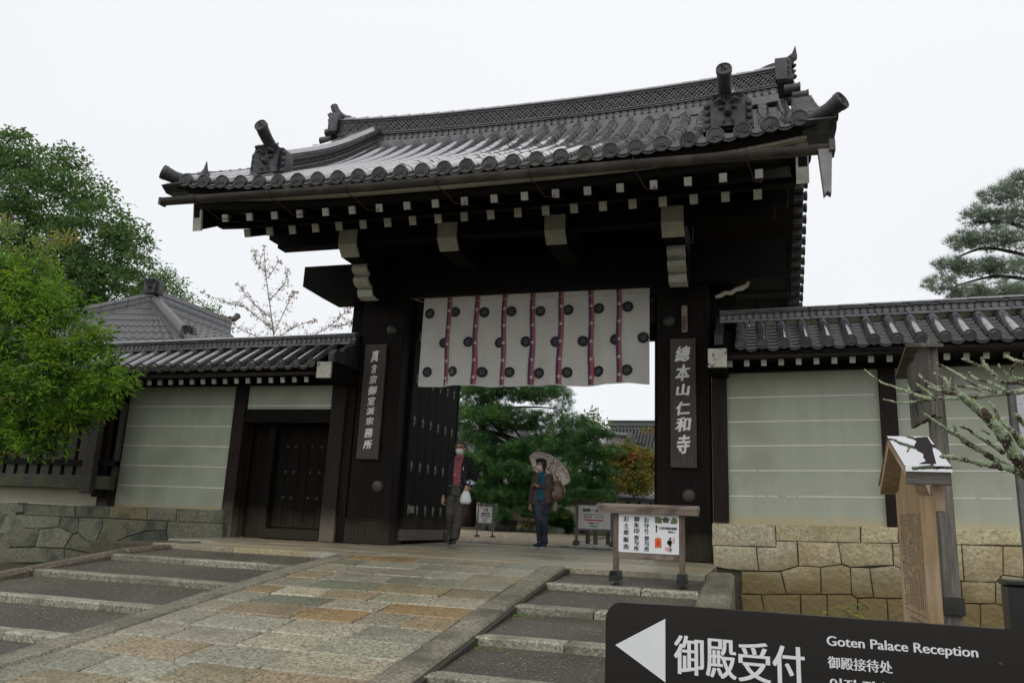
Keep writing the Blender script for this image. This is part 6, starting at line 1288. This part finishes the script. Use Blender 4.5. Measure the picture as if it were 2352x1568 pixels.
# hall roof seen in the gateway
hl = thing('temple_hall', 'distant hall with grey tiled roof seen through the gate on the right', 'building', (0, 32, .4))
rp2 = [(29.0, 4.2), (29.8, 4.72), (30.6, 5.3), (31.6, 6.1)]
mb = MB()
nx_t = 0; x = -6.0
for x in np.arange(-4.0, 5.0, .19):
    for i in range(26):
        t0, t1 = i / 26, (i + 1.1) / 26; f = lambda t: (float(np.interp(t, [0, .3, .6, 1], [28.9, 29.7, 30.6, 31.6])), float(np.interp(t, [0, .3, .6, 1], [4.10, 4.65, 5.25, 6.0])))
        if x < -2.1 - 0 and t0 < .36 + (-2.1 - x) * .13: continue
        (y0, z0), (y1, z1) = f(t0), f(min(1, t1)); mb.add([(x, y0, z0 + .05), (x + .05, y0, z0 + .0), (x + .10, y0, z0 + .0), (x + .19, y0, z0 + .05), (x, y1, z1), (x + .05, y1, z1 - .03), (x + .10, y1, z1 - .03), (x + .19, y1, z1), (x + .07, y0, z0 - .02)], [(0, 1, 5, 4), (1, 2, 6, 5), (2, 3, 7, 6), (0, 3, 2, 8, 1)])
stuff(mb.build('roof_tiles', 'hall_tile', hl))
MB().prism([(28.9, 4.0), (31.6, 5.9), (34.3, 4.0)], -4.1, 5.0, 'x').build('roof', 'dark_roof', hl)
MB().box(-4.15, 5.0, 31.3, 31.9, 5.95, 6.22, .02).build('ridge', 'hall_tile', hl); MB().box(-4.2, 5.0, 31.2, 32.0, 6.22, 6.27).build('ridge_cover', 'hall_tile', hl)
MB().tube([(-4.6, 29.9, 5.62), (-3.9, 29.6, 5.42), (-3.3, 29.4, 5.26), (-2.75, 29.3, 5.22)], [.11, .11, .12, .13], 8).build('side_ridge', 'hall_tile', hl); MB().lathe([(.16, 0), (.17, .1), (.1, .12)], 10, 'y', (-2.62, 29.1, 5.2)).build('ridge_end', 'hall_tile', hl)
MB().tube([(-2.62, 29.2, 5.0), (-2.45, 29.1, 4.7), (-2.1, 29, 4.4), (-1.7, 28.9, 4.22), (-1.2, 28.85, 4.16)], [.09] * 5, 6).build('gable_edge', 'dark_roof', hl)
mb = MB()
for x in np.arange(-4.8, -2.9, .16):
    for i in range(7): y0, z0 = 28.8 + i * .12, 4.72 + i * .09; mb.add([(x, y0, z0 + .03), (x + .08, y0, z0 - .02), (x + .16, y0, z0 + .03), (x, y0 + .13, z0 + .09), (x + .08, y0 + .13, z0 + .05), (x + .16, y0 + .13, z0 + .09)], [(0, 1, 4, 3), (1, 2, 5, 4)])
stuff(mb.build('porch_tiles', 'hall_tile', hl))
MB().box(-4, 5, 29.4, 33, .4, 4.1).build('wall', 'cream_wall', hl)
for x in (-2.4, -.6, 1.2): MB().box(x - .1, x + .1, 29.3, 29.4, .4, 4.1).build('post', 'dark_wood', hl)
MB().box(-4, 5, 28.85, 29.4, 3.96, 4.08).build('eave', 'dark_wood_h', hl)
# little dark roofed gate in the court
sg = thing('small_gate', 'small low building with dark bark roof right behind the notice board', 'building', (.9, 9, .3))
MB().add([(-.05, 8.5, 1.23), (1.25, 8.5, 1.20), (1.6, 8.6, 1.02), (-.05, 8.5, 1.14), (1.2, 8.5, 1.10), (.45, 9.3, 1.38), (1.0, 9.3, 1.34), (1.7, 9.6, 1.05), (-.05, 9.9, 1.2)], [(0, 1, 6, 5), (1, 2, 7, 6), (0, 3, 4, 1), (1, 4, 2), (0, 5, 8), (5, 6, 7, 8)]).build('roof', 'dark_roof', sg)
MB().box(.0, 2.4, 8.7, 9.8, .3, 1.12).build('wall', 'cream_wall', sg)
for x in (.05, .42, .70, 1.0, 1.3): MB().box(x - .035, x + .035, 8.62, 8.7, .3, 1.12).build('post', 'post_wood', sg)
cw = MB().box(.6, 4, 10.4, 10.6, .3, 1.62).build('wall', 'white_wall'); cw.name = 'court_wall'; cw['label'] = 'plain pale wall behind the small dark roofed building'; cw['category'] = 'wall'
# hipped roof building at left
lb = thing('hip_roof_building', 'grey tiled hip roofed building behind the left wall and bush', 'building', (-15, 10, 0))
def q3(a, b, c_, d_, n, m_, name='roof_slope'):
    """tiled slope a-b (eave) c-d (ridge) with ribs"""
    a, b, c_, d_ = map(Vector, (a, b, c_, d_)); mb = MB(); nrm = (b - a).cross(c_ - a).normalized()
    if nrm.z < 0: nrm = -nrm
    mb.add([a, b, c_, d_], [(0, 1, 2, 3)]); mb.build(name, 'tile_flat', lb)
    mb = MB()
    for i in range(n):
        t = (i + .5) / n; p, q = a.lerp(b, t), d_.lerp(c_, t)
        for j in range(m_):
            u, w_ = p.lerp(q, j / m_), p.lerp(q, (j + 1) / m_); r_ = (b - a).length / n
            s = (b - a).normalized() * r_ * .36; mb.add([u - s + nrm * .02, u + nrm * .10, u + s + nrm * .02, w_ - s, w_ + nrm * .075, w_ + s, u - s - nrm * .03, u + s - nrm * .03], [(0, 1, 4, 3), (1, 2, 5, 4), (0, 6, 7, 2, 1)])
    stuff(mb.build(name + '_tiles', 'hall_tile', lb))
A_, R_f, L_f, B_, BR = (-15.74, 9, 7.10), (-13.0, 7.6, 5.40), (-19.4, 6.5, 5.40), (-15.74, 13.0, 7.12), (-13.0, 11.6, 5.42)
A0 = Vector(A_); R_f, L_f = tuple(A0.lerp(Vector(R_f), 1.4)), tuple(A0.lerp(Vector(L_f), 1.4)); BR = (R_f[0], BR[1] + 1, R_f[2])
q3(L_f, R_f, A_, A_, 20, 9); q3(R_f, BR, B_, A_, 12, 10)
def ridge_line(p, q, w, h, name='hip_ridge', capm='hall_tile'):
    p, q = Vector(p), Vector(q); n = max(2, int((q - p).length / .4)); s = (q - p).cross(Vector((0, 0, 1))).normalized() * w; mb = MB(); mc = MB()
    for i in range(n):
        a, b = p.lerp(q, i / n), p.lerp(q, (i + .97) / n); U = Vector((0, 0, 1))
        for (z0, z1, f) in ((-.1, h * .3, 1), (h * .34, h * .44, 1.12), (h * .5, h * .82, .9), (h * .84, h * .95, 1.1)):
            mb.add([a - s * f + U * z0, a + s * f + U * z0, a + s * f + U * z1, a - s * f + U * z1, b - s * f + U * z0, b + s * f + U * z0, b + s * f + U * z1, b - s * f + U * z1], [(0, 1, 2, 3), (4, 5, 6, 7), (0, 3, 7, 4), (1, 2, 6, 5), (2, 3, 7, 6)])
        mc.add([a + s * .9 + U * h * .95, a + s * .6 + U * h * 1.25, a - s * .6 + U * h * 1.25, a - s * .9 + U * h * .95, b + s * .9 + U * h * .95, b + s * .6 + U * h * 1.25, b - s * .6 + U * h * 1.25, b - s * .9 + U * h * .95], [(0, 1, 5, 4), (1, 2, 6, 5), (2, 3, 7, 6), (0, 1, 2, 3)])
    mb.build(name, 'tile_ridge', lb); mc.build(name + '_cover', capm, lb)
ridge_line(A_, L_f, .16, .38); ridge_line(A_, R_f, .16, .32); ridge_line(A_, B_, .17, .45, 'main_ridge')
o = ogre(MB(), 1.1).build('ridge_end_tile', 'tile_dark', lb, smooth=.7, local=True); o.location = Vector((-15.74, 8.8, 7.72)) - Vector((-15, 10, 0))
o = ogre(MB(), .8).build('ridge_end_tile', 'tile_dark', lb, smooth=.7, local=True); o.location = Vector((-12.95, 7.5, 5.75)) - Vector((-15, 10, 0))
MB().tube([(-15.74, 13.0, 7.7), (-15.74, 13.3, 7.75), (-15.74, 13.5, 7.95)], [.1, .11, .13], 8).build('ridge_end_tile', 'tile_dark', lb)
MB().box(-19, -13.4, 8.2, 13, 0, 5.3).build('wall', 'cream_wall', lb)

# ================================================================== PEOPLE
def caps(mb_list, bm, voxel, name, m, parent, smooth_it=4, subs=0):
    """union of tapered capsules -> one continuous voxel-remeshed surface (local coordinates)"""
    me = bpy.data.meshes.new('tmp')
    V = []; F = []
    for it in mb_list:
        if it[0] == 'c':     # capsule p0,r0,p1,r1,(flatten x,y)
            _, p0, r0, p1, r1 = it[:5]; fl = it[5] if len(it) > 5 else (1, 1)
            p0, p1 = Vector(p0), Vector(p1); ax = (p1 - p0); L = ax.length; ax = ax.normalized() if L > 1e-6 else Vector((0, 0, 1))
            ref = Vector((0, 1, 0)) if abs(ax.y) < .9 else Vector((1, 0, 0)); u = (ref.cross(ax)).normalized(); w = ax.cross(u)
            seg = 14; st = []
            for k in range(5): a = math.pi / 2 * (k / 4); st.append((p0 - ax * r0 * math.cos(a) * .9, r0 * math.sin(a)))
            for k in range(5): a = math.pi / 2 * (k / 4); st.append((p1 + ax * r1 * math.sin(a) * .9, r1 * math.cos(a)))
            o = len(V)
            for c, r in st:
                for s in range(seg): a = 2 * math.pi * s / seg; V.append(c + u * math.cos(a) * max(r, .0005) * fl[0] + w * math.sin(a) * max(r, .0005) * fl[1])
            F += [(o + i * seg + s, o + i * seg + (s + 1) % seg, o + (i + 1) * seg + (s + 1) % seg, o + (i + 1) * seg + s) for i in range(9) for s in range(seg)]
            F += [tuple(o + s for s in range(seg))[::-1], tuple(o + 9 * seg + s for s in range(seg))]
        elif it[0] == 'l':   # loft of ellipses: [(center, rx, ry, yaw)]
            seg = 20; o = len(V)
            for c, rx, ry in it[1]:
                for s in range(seg):
                    a = 2 * math.pi * s / seg; V.append(Vector(c) + Vector((rx * math.copysign(abs(math.cos(a)) ** .85, math.cos(a)), ry * math.copysign(abs(math.sin(a)) ** .85, math.sin(a)), 0)))
            n = len(it[1]); F += [(o + i * seg + s, o + i * seg + (s + 1) % seg, o + (i + 1) * seg + (s + 1) % seg, o + (i + 1) * seg + s) for i in range(n - 1) for s in range(seg)]
            F += [tuple(o + s for s in range(seg))[::-1], tuple(o + (n - 1) * seg + s for s in range(seg))]
    me.from_pydata([tuple(v) for v in V], [], F); b = bmesh.new(); b.from_mesh(me); bmesh.ops.recalc_face_normals(b, faces=b.faces); b.to_mesh(me); b.free()
    o = bpy.data.objects.new('tmp', me); COL.objects.link(o); md = o.modifiers.new('r', 'REMESH'); md.mode = 'VOXEL'; md.voxel_size = voxel
    sm = o.modifiers.new('s', 'SMOOTH'); sm.iterations = smooth_it; sm.factor = .5
    bpy.context.view_layer.update(); dg = bpy.context.evaluated_depsgraph_get(); r = bpy.data.meshes.new_from_object(o.evaluated_get(dg)); bpy.data.objects.remove(o)
    if m != 'skin' and 'hair' not in m and 'shoe' not in m:
        nn_ = [v.normal.copy() for v in r.vertices]; cc_ = [v.co.copy() for v in r.vertices]
        for v, q, N_ in zip(r.vertices, cc_, nn_):
            n_ = noise.noise(Vector((q.x * 14, q.y * 14, q.z * 22 + q.x * 9))) * .0065 + noise.noise(Vector((q.x * 34, q.y * 34, q.z * 26))) * .003; v.co = q + N_ * n_
    r.name = name; r.materials.clear(); r.materials.append(MATS[m]); r.polygons.foreach_set('use_smooth', [True] * len(r.polygons))
    return put(name, r, (0, 0, 0), parent, True)
def hand(palm, fdir, up, s=1., curl=.5, side=1):
    """palm centre, finger direction, palm normal (fingers curl towards it); returns capsules"""
    palm = Vector(palm); f = Vector(fdir).normalized(); n = Vector(up).normalized(); w = f.cross(n).normalized() * side; out = [('c', palm - f * .035 * s, .027 * s, palm + f * .03 * s, .030 * s, (1.15, .62))]
    for i, L in enumerate((.070, .078, .072, .058)):
        b = palm + f * .040 * s + w * (.030 - .020 * i) * s; a = curl * .6; d = f * math.cos(a) + n * math.sin(a); m1 = b + d * L * .5 * s; a = curl * 1.5; d = f * math.cos(a) + n * math.sin(a); e_ = m1 + d * L * .45 * s
        out += [('c', b, .0095 * s, m1, .0088 * s), ('c', m1, .0088 * s, e_, .0075 * s)]
    b = palm - f * .01 * s + w * .032 * s; m1 = b + (f * .6 + w * .7 + n * .4).normalized() * .035 * s; out += [('c', b, .012 * s, m1, .0105 * s), ('c', m1, .0105 * s, m1 + (f * .8 + n * .5).normalized() * .028 * s, .009 * s)]
    return out
def headparts(c, yaw_, s=1.):
    """head capsules centred at c facing -Y rotated by yaw_"""
    c = Vector(c); Rz = Matrix.Rotation(yaw_, 3, 'Z'); q = lambda x, y, z: c + Rz @ Vector((x, y, z)) * s
    return [('c', q(0, .012, .035), .088 * s, q(0, -.005, -.02), .074 * s, (.92, 1)), ('c', q(0, -.035, -.065), .048 * s, q(0, -.03, -.085), .036 * s), ('c', q(0, -.088, .005), .010 * s, q(0, -.105, -.028), .015 * s), ('c', q(-.078, .01, -.005), .014 * s, q(-.082, .012, -.035), .010 * s), ('c', q(.078, .01, -.005), .014 * s, q(.082, .012, -.035), .010 * s),
            ('c', q(-.04, -.078, .028), .012 * s, q(.04, -.078, .028), .012 * s), ('c', q(0, .01, -.06), .052 * s, q(0, .02, -.16), .056 * s)], q
# ---------------- man
GZ = .064
mn = thing('person', 'man in black jacket and dusty red shirt wearing a white mask, carrying a white bag', 'person', (-1.27, .75, GZ))
hp_, hq = headparts((0.0, -.02, 1.60), .05, 1.0)
Bd = hp_[:]
Bd += [('l', [((0, .0, .88), .155, .11), ((0, 0, 1.0), .15, .10), ((0, 0, 1.15), .16, .11), ((0, .01, 1.30), .150, .095), ((0, .02, 1.38), .13, .08), ((0, .02, 1.45), .07, .055)])]
RH, LH = Vector((-.275, .02, .76)), Vector((.235, -.14, .965))
Bd += [('c', (-.17, .02, 1.38), .045, (-.235, .05, 1.14), .038), ('c', (-.235, .05, 1.14), .038, (-.27, .03, .86), .026), ('c', (-.27, .03, .86), .024, RH, .022)] + hand(RH - Vector((0, 0, .03)), (-.02, -.12, -1), (.9, -.3, 0), 1., .7, -1)
Bd += [('c', (.17, .02, 1.38), .045, (.265, .06, 1.13), .038), ('c', (.265, .06, 1.13), .038, (.245, -.07, 1.0), .028), ('c', (.245, -.07, 1.0), .025, LH, .022)] + hand(LH + Vector((0, -.03, -.01)), (-.15, -.75, -.5), (-.3, .3, -.9), 1., 1.3, 1)
Bd += [('c', (-.085, 0, .88), .085, (-.10, -.04, .50), .055), ('c', (-.10, -.04, .50), .052, (-.115, .14, .20), .036), ('c', (.085, 0, .88), .085, (.055, -.04, .47), .055), ('c', (.055, -.04, .47), .05, (.005, -.04, .09), .038)]
caps(Bd, None, .0075, 'body', 'skin', mn, 3)
caps([('l', [((0, -.005, .93), .145, .112), ((0, -.005, 1.05), .14, .102), ((0, -.005, 1.2), .145, .108), ((0, .005, 1.36), .14, .100), ((0, .01, 1.43), .10, .080), ((0, .005, 1.475), .070, .062)])], None, .008, 'shirt', 'shirt_red', mn, 3)
for s in (-1, 1):
    it = [('l', [((s * .122, .01, .80), .098, .125), ((s * .118, .005, .95), .088, .128), ((s * .122, .0, 1.15), .088, .128), ((s * .122, .01, 1.32), .088, .122), ((s * .10, .03, 1.42), .095, .085), ((s * .07, .05, 1.47), .05, .05)]),
          ('l', [((0, .075, .82), .16, .06), ((0, .075, 1.2), .17, .06), ((0, .06, 1.42), .13, .05)]), ('c', (s * .165, .02, 1.395), .074, (s * (.24 if s < 0 else .27), .05 + .01 * s, 1.13), .060)]
    it += [('c', (-.24, .05, 1.13), .058, (-.272, .03, .84), .043)] if s < 0 else [('c', (.27, .06, 1.13), .058, (.245, -.09, .985), .044)]
    j = caps(it, None, .009, 'jacket', 'blazer', mn, 3) if s < 0 else caps(it, None, .009, 'jacket_side', 'blazer', mn, 3)
MB().prism([(-.052, 1.455), (-.018, 1.40), (0, 1.415), (.018, 1.40), (.052, 1.455), (.035, 1.475), (0, 1.43), (-.035, 1.475)], -.118, -.095, 'y').build('collar', 'shirt_red', mn, local=True)
for z in (1.36, 1.27, 1.18, 1.09): MB().lathe([(.006, 0), (.005, -.004)], 8, 'y', (.004, -.122 - .004 * (z < 1.3), z)).build('button', 'trousers', mn, local=True)
MB().box(-.13, .13, -.128, -.10, .945, .975, .003).build('belt', 'shoe_black', mn, local=True)
MB().box(.112, .118, -.128, -.110, 1.22, 1.28).build('pen', 'mask', mn, local=True)
caps([('l', [((0, 0, .80), .165, .125), ((0, 0, .90), .160, .122), ((0, 0, .965), .148, .112)]), ('c', (-.085, 0, .86), .098, (-.105, -.045, .50), .080), ('c', (-.105, -.045, .50), .078, (-.118, .13, .20), .066), ('c', (-.118, .13, .20), .066, (-.12, .17, .15), .066),
      ('c', (.085, 0, .86), .098, (.055, -.045, .47), .080), ('c', (.055, -.045, .47), .078, (.008, -.04, .13), .070)], None, .009, 'trousers', 'trousers', mn, 3)
caps([('c', (-.005, -.04, .06), .045, (-.03, -.16, .038), .040), ('c', (-.03, -.16, .038), .040, (-.035, -.20, .03), .032)], None, .007, 'shoe', 'shoe_black', mn, 2)
caps([('c', (-.12, .20, .12), .042, (-.13, .15, .035), .036), ('c', (-.13, .15, .035), .036, (-.13, .12, .028), .028)], None, .007, 'shoe', 'shoe_black', mn, 2)
caps([('c', hq(0, .03, .05), .094, hq(0, .035, .02), .088, (1, .95)), ('c', hq(-.04, -.045, .098), .036, hq(.05, -.045, .10), .034), ('c', hq(-.085, .0, .03), .020, hq(-.085, .01, .06), .026), ('c', hq(.085, .0, .03), .020, hq(.085, .01, .06), .026)], None, .007, 'hair', 'hair_grey', mn, 2)
def maskmesh(q, m, parent, name='mask'):
    V = []; F = []
    for j, (z, d) in enumerate(((-.005, -.100), (-.03, -.120), (-.055, -.112), (-.085, -.088), (-.10, -.06))):
        for i in range(9):
            a = (i - 4) / 4; V.append(tuple(q(.075 * a * (1 - .12 * abs(j - 1.5)), d + .085 * a * a, z - .012 * abs(a))))
    for j in range(4):
        for i in range(8): F.append((j * 9 + i, j * 9 + i + 1, j * 9 + i + 10, j * 9 + i + 9))
    o = MB().add(V, F).build(name, m, parent, smooth=True, local=True)
    for s in (-1, 1): MB().tube([q(s * .072, -.02, -.02), q(s * .088, .02, .0)], .0022, 5).add([tuple(q(s * .072, -.02, -.07)), tuple(q(s * .088, .02, -.02)), tuple(q(s * .088, .022, -.024))], [(0, 1, 2)]).build('strap', m, o, local=True).location -= o.location
    return o
maskmesh(hq, 'mask', mn)
def eyes(q, par):
    for s in (-1, 1):
        MB().lathe([(.011, 0), (.009, -.004), (.002, -.006)], 8, 'y', tuple(q(s * .033, -.084, .018))).build('eye', 'hair', par, local=True)
        MB().tube([q(s * .018, -.088, .040), q(s * .034, -.088, .045), q(s * .050, -.080, .041)], .0035, 5).build('eyebrow', 'hair', par, local=True)
eyes(hq, mn)
mb = MB()
for s in (-1, 1): mb.tube([hq(s * .034 + .024 * math.cos(a), -.097, .016 + .017 * math.sin(a)) for a in [k * math.pi / 6 for k in range(13)]], .0016, 5)
mb.tube([hq(-.01, -.098, .018), hq(.01, -.098, .018)], .0016, 5)
for s in (-1, 1): mb.tube([hq(s * .058, -.095, .018), hq(s * .085, .0, .012)], .0016, 5)
mb.build('glasses', 'metal_dark', mn, local=True)
# things he carries
W0 = Vector((-1.27, .75, GZ)); lh = W0 + LH
pb = thing('plastic_bag', 'small white plastic shopping bag hanging from the hand of the man', 'bag', lh + Vector((-.02, -.06, -.30)))
V = []; F = []; sg_ = 16
prof_b = [(.0, .0, .02), (.075, .045, .0), (.098, .055, .05), (.092, .05, .11), (.070, .036, .17), (.045, .022, .21)]
for rx, ry, z in prof_b:
    for k in range(sg_): a = 2 * math.pi * k / sg_; w = 1 + .08 * math.sin(a * 5 + z * 40) + .05 * math.sin(a * 9); V.append((rx * math.cos(a) * w, ry * math.sin(a) * w, z))
F = [(i * sg_ + k, i * sg_ + (k + 1) % sg_, (i + 1) * sg_ + (k + 1) % sg_, (i + 1) * sg_ + k) for i in range(5) for k in range(sg_)]
MB().add(V, F).build('bag_body', 'plastic_bag', pb, smooth=True, local=True)
for s in (-1, 1): MB().tube([(s * .04, 0, .19), (s * .025, 0, .25), (s * .006, -.005, .305)], [.012, .008, .006], 6).build('handle', 'plastic_bag', pb, smooth=True, local=True)
br = thing('brochures', 'folded brochures held above the white bag by the man', 'brochure', lh + Vector((.03, -.08, .02)))
for i, (m_, dx, dz, a) in enumerate((('brochure_dark', -.015, .03, -.30), ('brochure', .045, .025, -.34))):
    p = MB().box(-.075, .075, -.055, .055, 0, .004 + .003 * i).build('leaflet', m_, br, local=True); p.location = (dx, -.01 * i, dz + .006 * i); p.rotation_euler = (.55, -a, .1)
# ---------------- woman
wm = thing('person', 'woman in brown jacket, teal top and jeans, with a pale mask, sheltering under an umbrella', 'person', (-.111, 2.0, .045), -.0)
k_ = .93
hp_, hq = headparts((-.055, -.03, 1.455), -.45, .93)
RH, LH = Vector((-.225, -.03, .735)), Vector((-.085, -.20, 1.085))
Bd = hp_[:] + [('l', [((0, 0, .80), .15, .105), ((0, 0, .92), .135, .09), ((-.01, 0, 1.06), .14, .095), ((-.01, .01, 1.2), .15, .095), ((-.02, .01, 1.28), .13, .08), ((-.03, .01, 1.33), .07, .055)])]
Bd += [('c', (-.16, .01, 1.27), .045, (-.205, .04, 1.03), .036), ('c', (-.205, .04, 1.03), .034, (-.225, -.01, .80), .023), ('c', (-.225, -.01, .80), .022, RH, .019)] + hand(RH - Vector((0, 0, .03)), (.02, -.15, -1), (.9, -.2, 0), .88, 1.2, -1)
Bd += [('c', (.13, .01, 1.27), .045, (.16, -.02, 1.04), .036), ('c', (.16, -.02, 1.04), .034, LH + Vector((.05, .03, -.02)), .022), ('c', LH + Vector((.05, .03, -.02)), .022, LH, .02)] + hand(LH, (-.8, -.3, .3), (.0, -.3, -.95), .88, 1.5, -1)
Bd += [('c', (-.075, 0, .82), .08, (-.055, -.06, .46), .05), ('c', (-.055, -.06, .46), .046, (-.02, .0, .09), .033), ('c', (.075, 0, .82), .08, (.05, -.02, .46), .05), ('c', (.05, -.02, .46), .046, (.055, .06, .09), .033)]
caps(Bd, None, .0075, 'body', 'skin', wm, 3)
caps([('l', [((-.02, -.01, .84), .115, .100), ((-.02, -.01, .95), .115, .094), ((-.02, -.01, 1.1), .12, .098), ((-.02, 0, 1.22), .12, .092), ((-.03, .0, 1.30), .09, .075), ((-.035, .0, 1.345), .062, .055)])], None, .008, 'top', 'top_teal', wm, 3)
caps([('l', [((-.130, .01, .74), .075, .115), ((-.125, .0, .95), .07, .112), ((-.128, .0, 1.12), .07, .116), ((-.115, .01, 1.24), .07, .102), ((-.09, .03, 1.31), .05, .06)]), ('l', [((0, .07, .76), .15, .05), ((0, .07, 1.1), .15, .05), ((-.01, .05, 1.29), .12, .045)]),
      ('l', [((.115, .01, .78), .085, .118), ((.10, .0, .95), .088, .115), ((.10, .0, 1.12), .088, .118), ((.095, .01, 1.24), .08, .104), ((.05, .03, 1.31), .05, .06)]),
      ('c', (-.15, .01, 1.26), .058, (-.205, .04, 1.03), .054), ('c', (-.205, .04, 1.03), .052, (-.226, -.015, .79), .042), ('c', (.125, .01, 1.26), .058, (.165, -.03, 1.04), .056), ('c', (.165, -.03, 1.04), .054, LH + Vector((.075, .035, -.01)), .040)], None, .009, 'jacket', 'jacket_brown', wm, 3)
caps([('l', [((0, 0, .74), .155, .115), ((0, 0, .84), .145, .108), ((0, 0, .88), .135, .102)]), ('c', (-.072, 0, .80), .090, (-.055, -.065, .46), .066), ('c', (-.055, -.065, .46), .064, (-.022, -.005, .10), .050), ('c', (.072, 0, .80), .090, (.05, -.025, .46), .066), ('c', (.05, -.025, .46), .064, (.055, .055, .10), .050)], None, .009, 'jeans', 'jeans', wm, 3)
for a in (((-.02, .0, .065), (-.07, -.12, .045), (-.09, -.16, .038)), ((.055, .05, .065), (.045, -.06, .045), (.04, -.10, .038))):
    s_ = caps([('c', a[0], .040, a[1], .036), ('c', a[1], .036, a[2], .030)], None, .007, 'shoe', 'shoe_navy', wm, 2)
    c0, c1 = Vector(a[0]), Vector(a[2]); d = (c1 - c0).normalized(); w = Vector((-d.y, d.x, 0)).normalized() * .042
    p_ = [c0 - d * .045 - w * .8, c1 + d * .025 - w * .6, c1 + d * .045, c1 + d * .025 + w * .6, c0 - d * .045 + w * .8]
    MB().prism([(v.x, v.y) for v in p_], .0, .024, 'z').build('sole', 'shoe_sole', s_, local=True)
caps([('c', hq(0, .03, .045), .098, hq(0, .04, .0), .092, (1, .95)), ('c', hq(-.05, -.045, .085), .034, hq(.05, -.045, .09), .034), ('c', hq(0, .09, -.02), .05, hq(0, .10, -.12), .03), ('c', hq(-.085, .01, -.03), .022, hq(-.08, .01, .05), .032), ('c', hq(.085, .01, -.03), .022, hq(.08, .01, .05), .032)], None, .007, 'hair', 'hair', wm, 2)
maskmesh(hq, 'mask_pink', wm); eyes(hq, wm)
W1 = Vector((-.111, 2.0, .045))
# shoulder bag and pouch
sbg = thing('shoulder_bag', 'large slouching bronze brown shoulder bag on the woman', 'bag', W1 + Vector((.20, .03, .82)))
caps([('l', [((0, 0, .02), .10, .05), ((.0, 0, .08), .185, .085), ((.0, 0, .17), .20, .085), ((.02, 0, .26), .16, .065), ((.04, 0, .34), .08, .035), ((.05, 0, .38), .03, .02)])], None, .01, 'bag_body', 'bag_bronze', sbg, 3)
MB().tube([(-.13, -.04, .20), (-.12, -.07, .34), (-.07, -.06, .46), (-.01, -.01, .50), (.04, .05, .42), (.08, .06, .28)], [.012] * 6, 6).build('strap', 'bag_bronze', sbg, smooth=True, local=True)
po = thing('pouch', 'small grey beige pouch hanging below the brown shoulder bag', 'bag', W1 + Vector((.215, .06, .64)))
caps([('l', [((0, 0, .0), .035, .025), ((0, 0, .05), .05, .035), ((0, 0, .13), .045, .03), ((0, 0, .18), .03, .02)])], None, .007, 'pouch_body', 'pouch', po, 3); MB().tube([(-.02, 0, .17), (-.03, -.02, .35), (-.05, -.04, .60)], .004, 5).build('cord', 'pouch', po, local=True)
# umbrella
ub = thing('umbrella', 'open white umbrella with pink round flowers, held by the woman', 'umbrella', W1 + LH)
ax = Vector((.36, .56, .74)).normalized(); L_ = .56; hub = ax * L_ + Vector((.03, 0, 0)); side = ax.cross(Vector((0, 0, 1))).normalized(); up2 = ax.cross(side)
MB().tube([Vector((0, 0, 0)) - ax * .06, ax * .3, hub + ax * .03], [.006, .005, .004], 6).build('shaft', 'metal_dark', ub, local=True)
MB().tube([Vector((0, 0, 0)) - ax * .09, ax * .01], [.012, .012], 8).build('handle', 'shoe_black', ub, local=True)
V = []; NR = 8; sub_ = 5; rings_ = 7; RAD = .44
def cano(r, a):
    e_ = (a / (2 * math.pi / NR)) % 1.; sc_ = 1 - .055 * (1 - (2 * e_ - 1) ** 2) * (r ** 2)   # scalloped edge between ribs
    sagq = .16 * r ** 2.0 - .012 * (1 - (2 * e_ - 1) ** 2) * r
    return hub + ax * (.02 - sagq) + (side * math.cos(a) + up2 * math.sin(a)) * RAD * r * sc_
na = NR * sub_
V = [cano(0, 0)] + [cano((j + 1) / rings_, 2 * math.pi * i / na) for j in range(rings_) for i in range(na)]
F = [(0, 1 + i, 1 + (i + 1) % na) for i in range(na)]; mbu = MB().add(V, F + [(1 + j * na + i, 1 + j * na + (i + 1) % na, 1 + (j + 1) * na + (i + 1) % na, 1 + (j + 1) * na + i) for j in range(rings_ - 1) for i in range(na)])
mbu.build('canopy', 'umbrella_cloth', ub, smooth=True, local=True)
for k in range(NR):
    a = 2 * math.pi * k / NR; mb = MB().tube([cano(r, a) - ax * .006 for r in (0.02, .25, .5, .75, 1.0)], .0028, 5); rb_ = mb.build('rib', 'metal_dark', ub, local=True)
    s_ = MB().tube([ax * (L_ - .17) + Vector((.02, 0, 0)), cano(.5, a) - ax * .006], .0026, 5).build('strut', 'metal_dark', ub, local=True)
MB().tube([hub + ax * .02, hub + ax * .06], [.006, .003], 6).build('tip', 'metal_dark', ub, local=True)
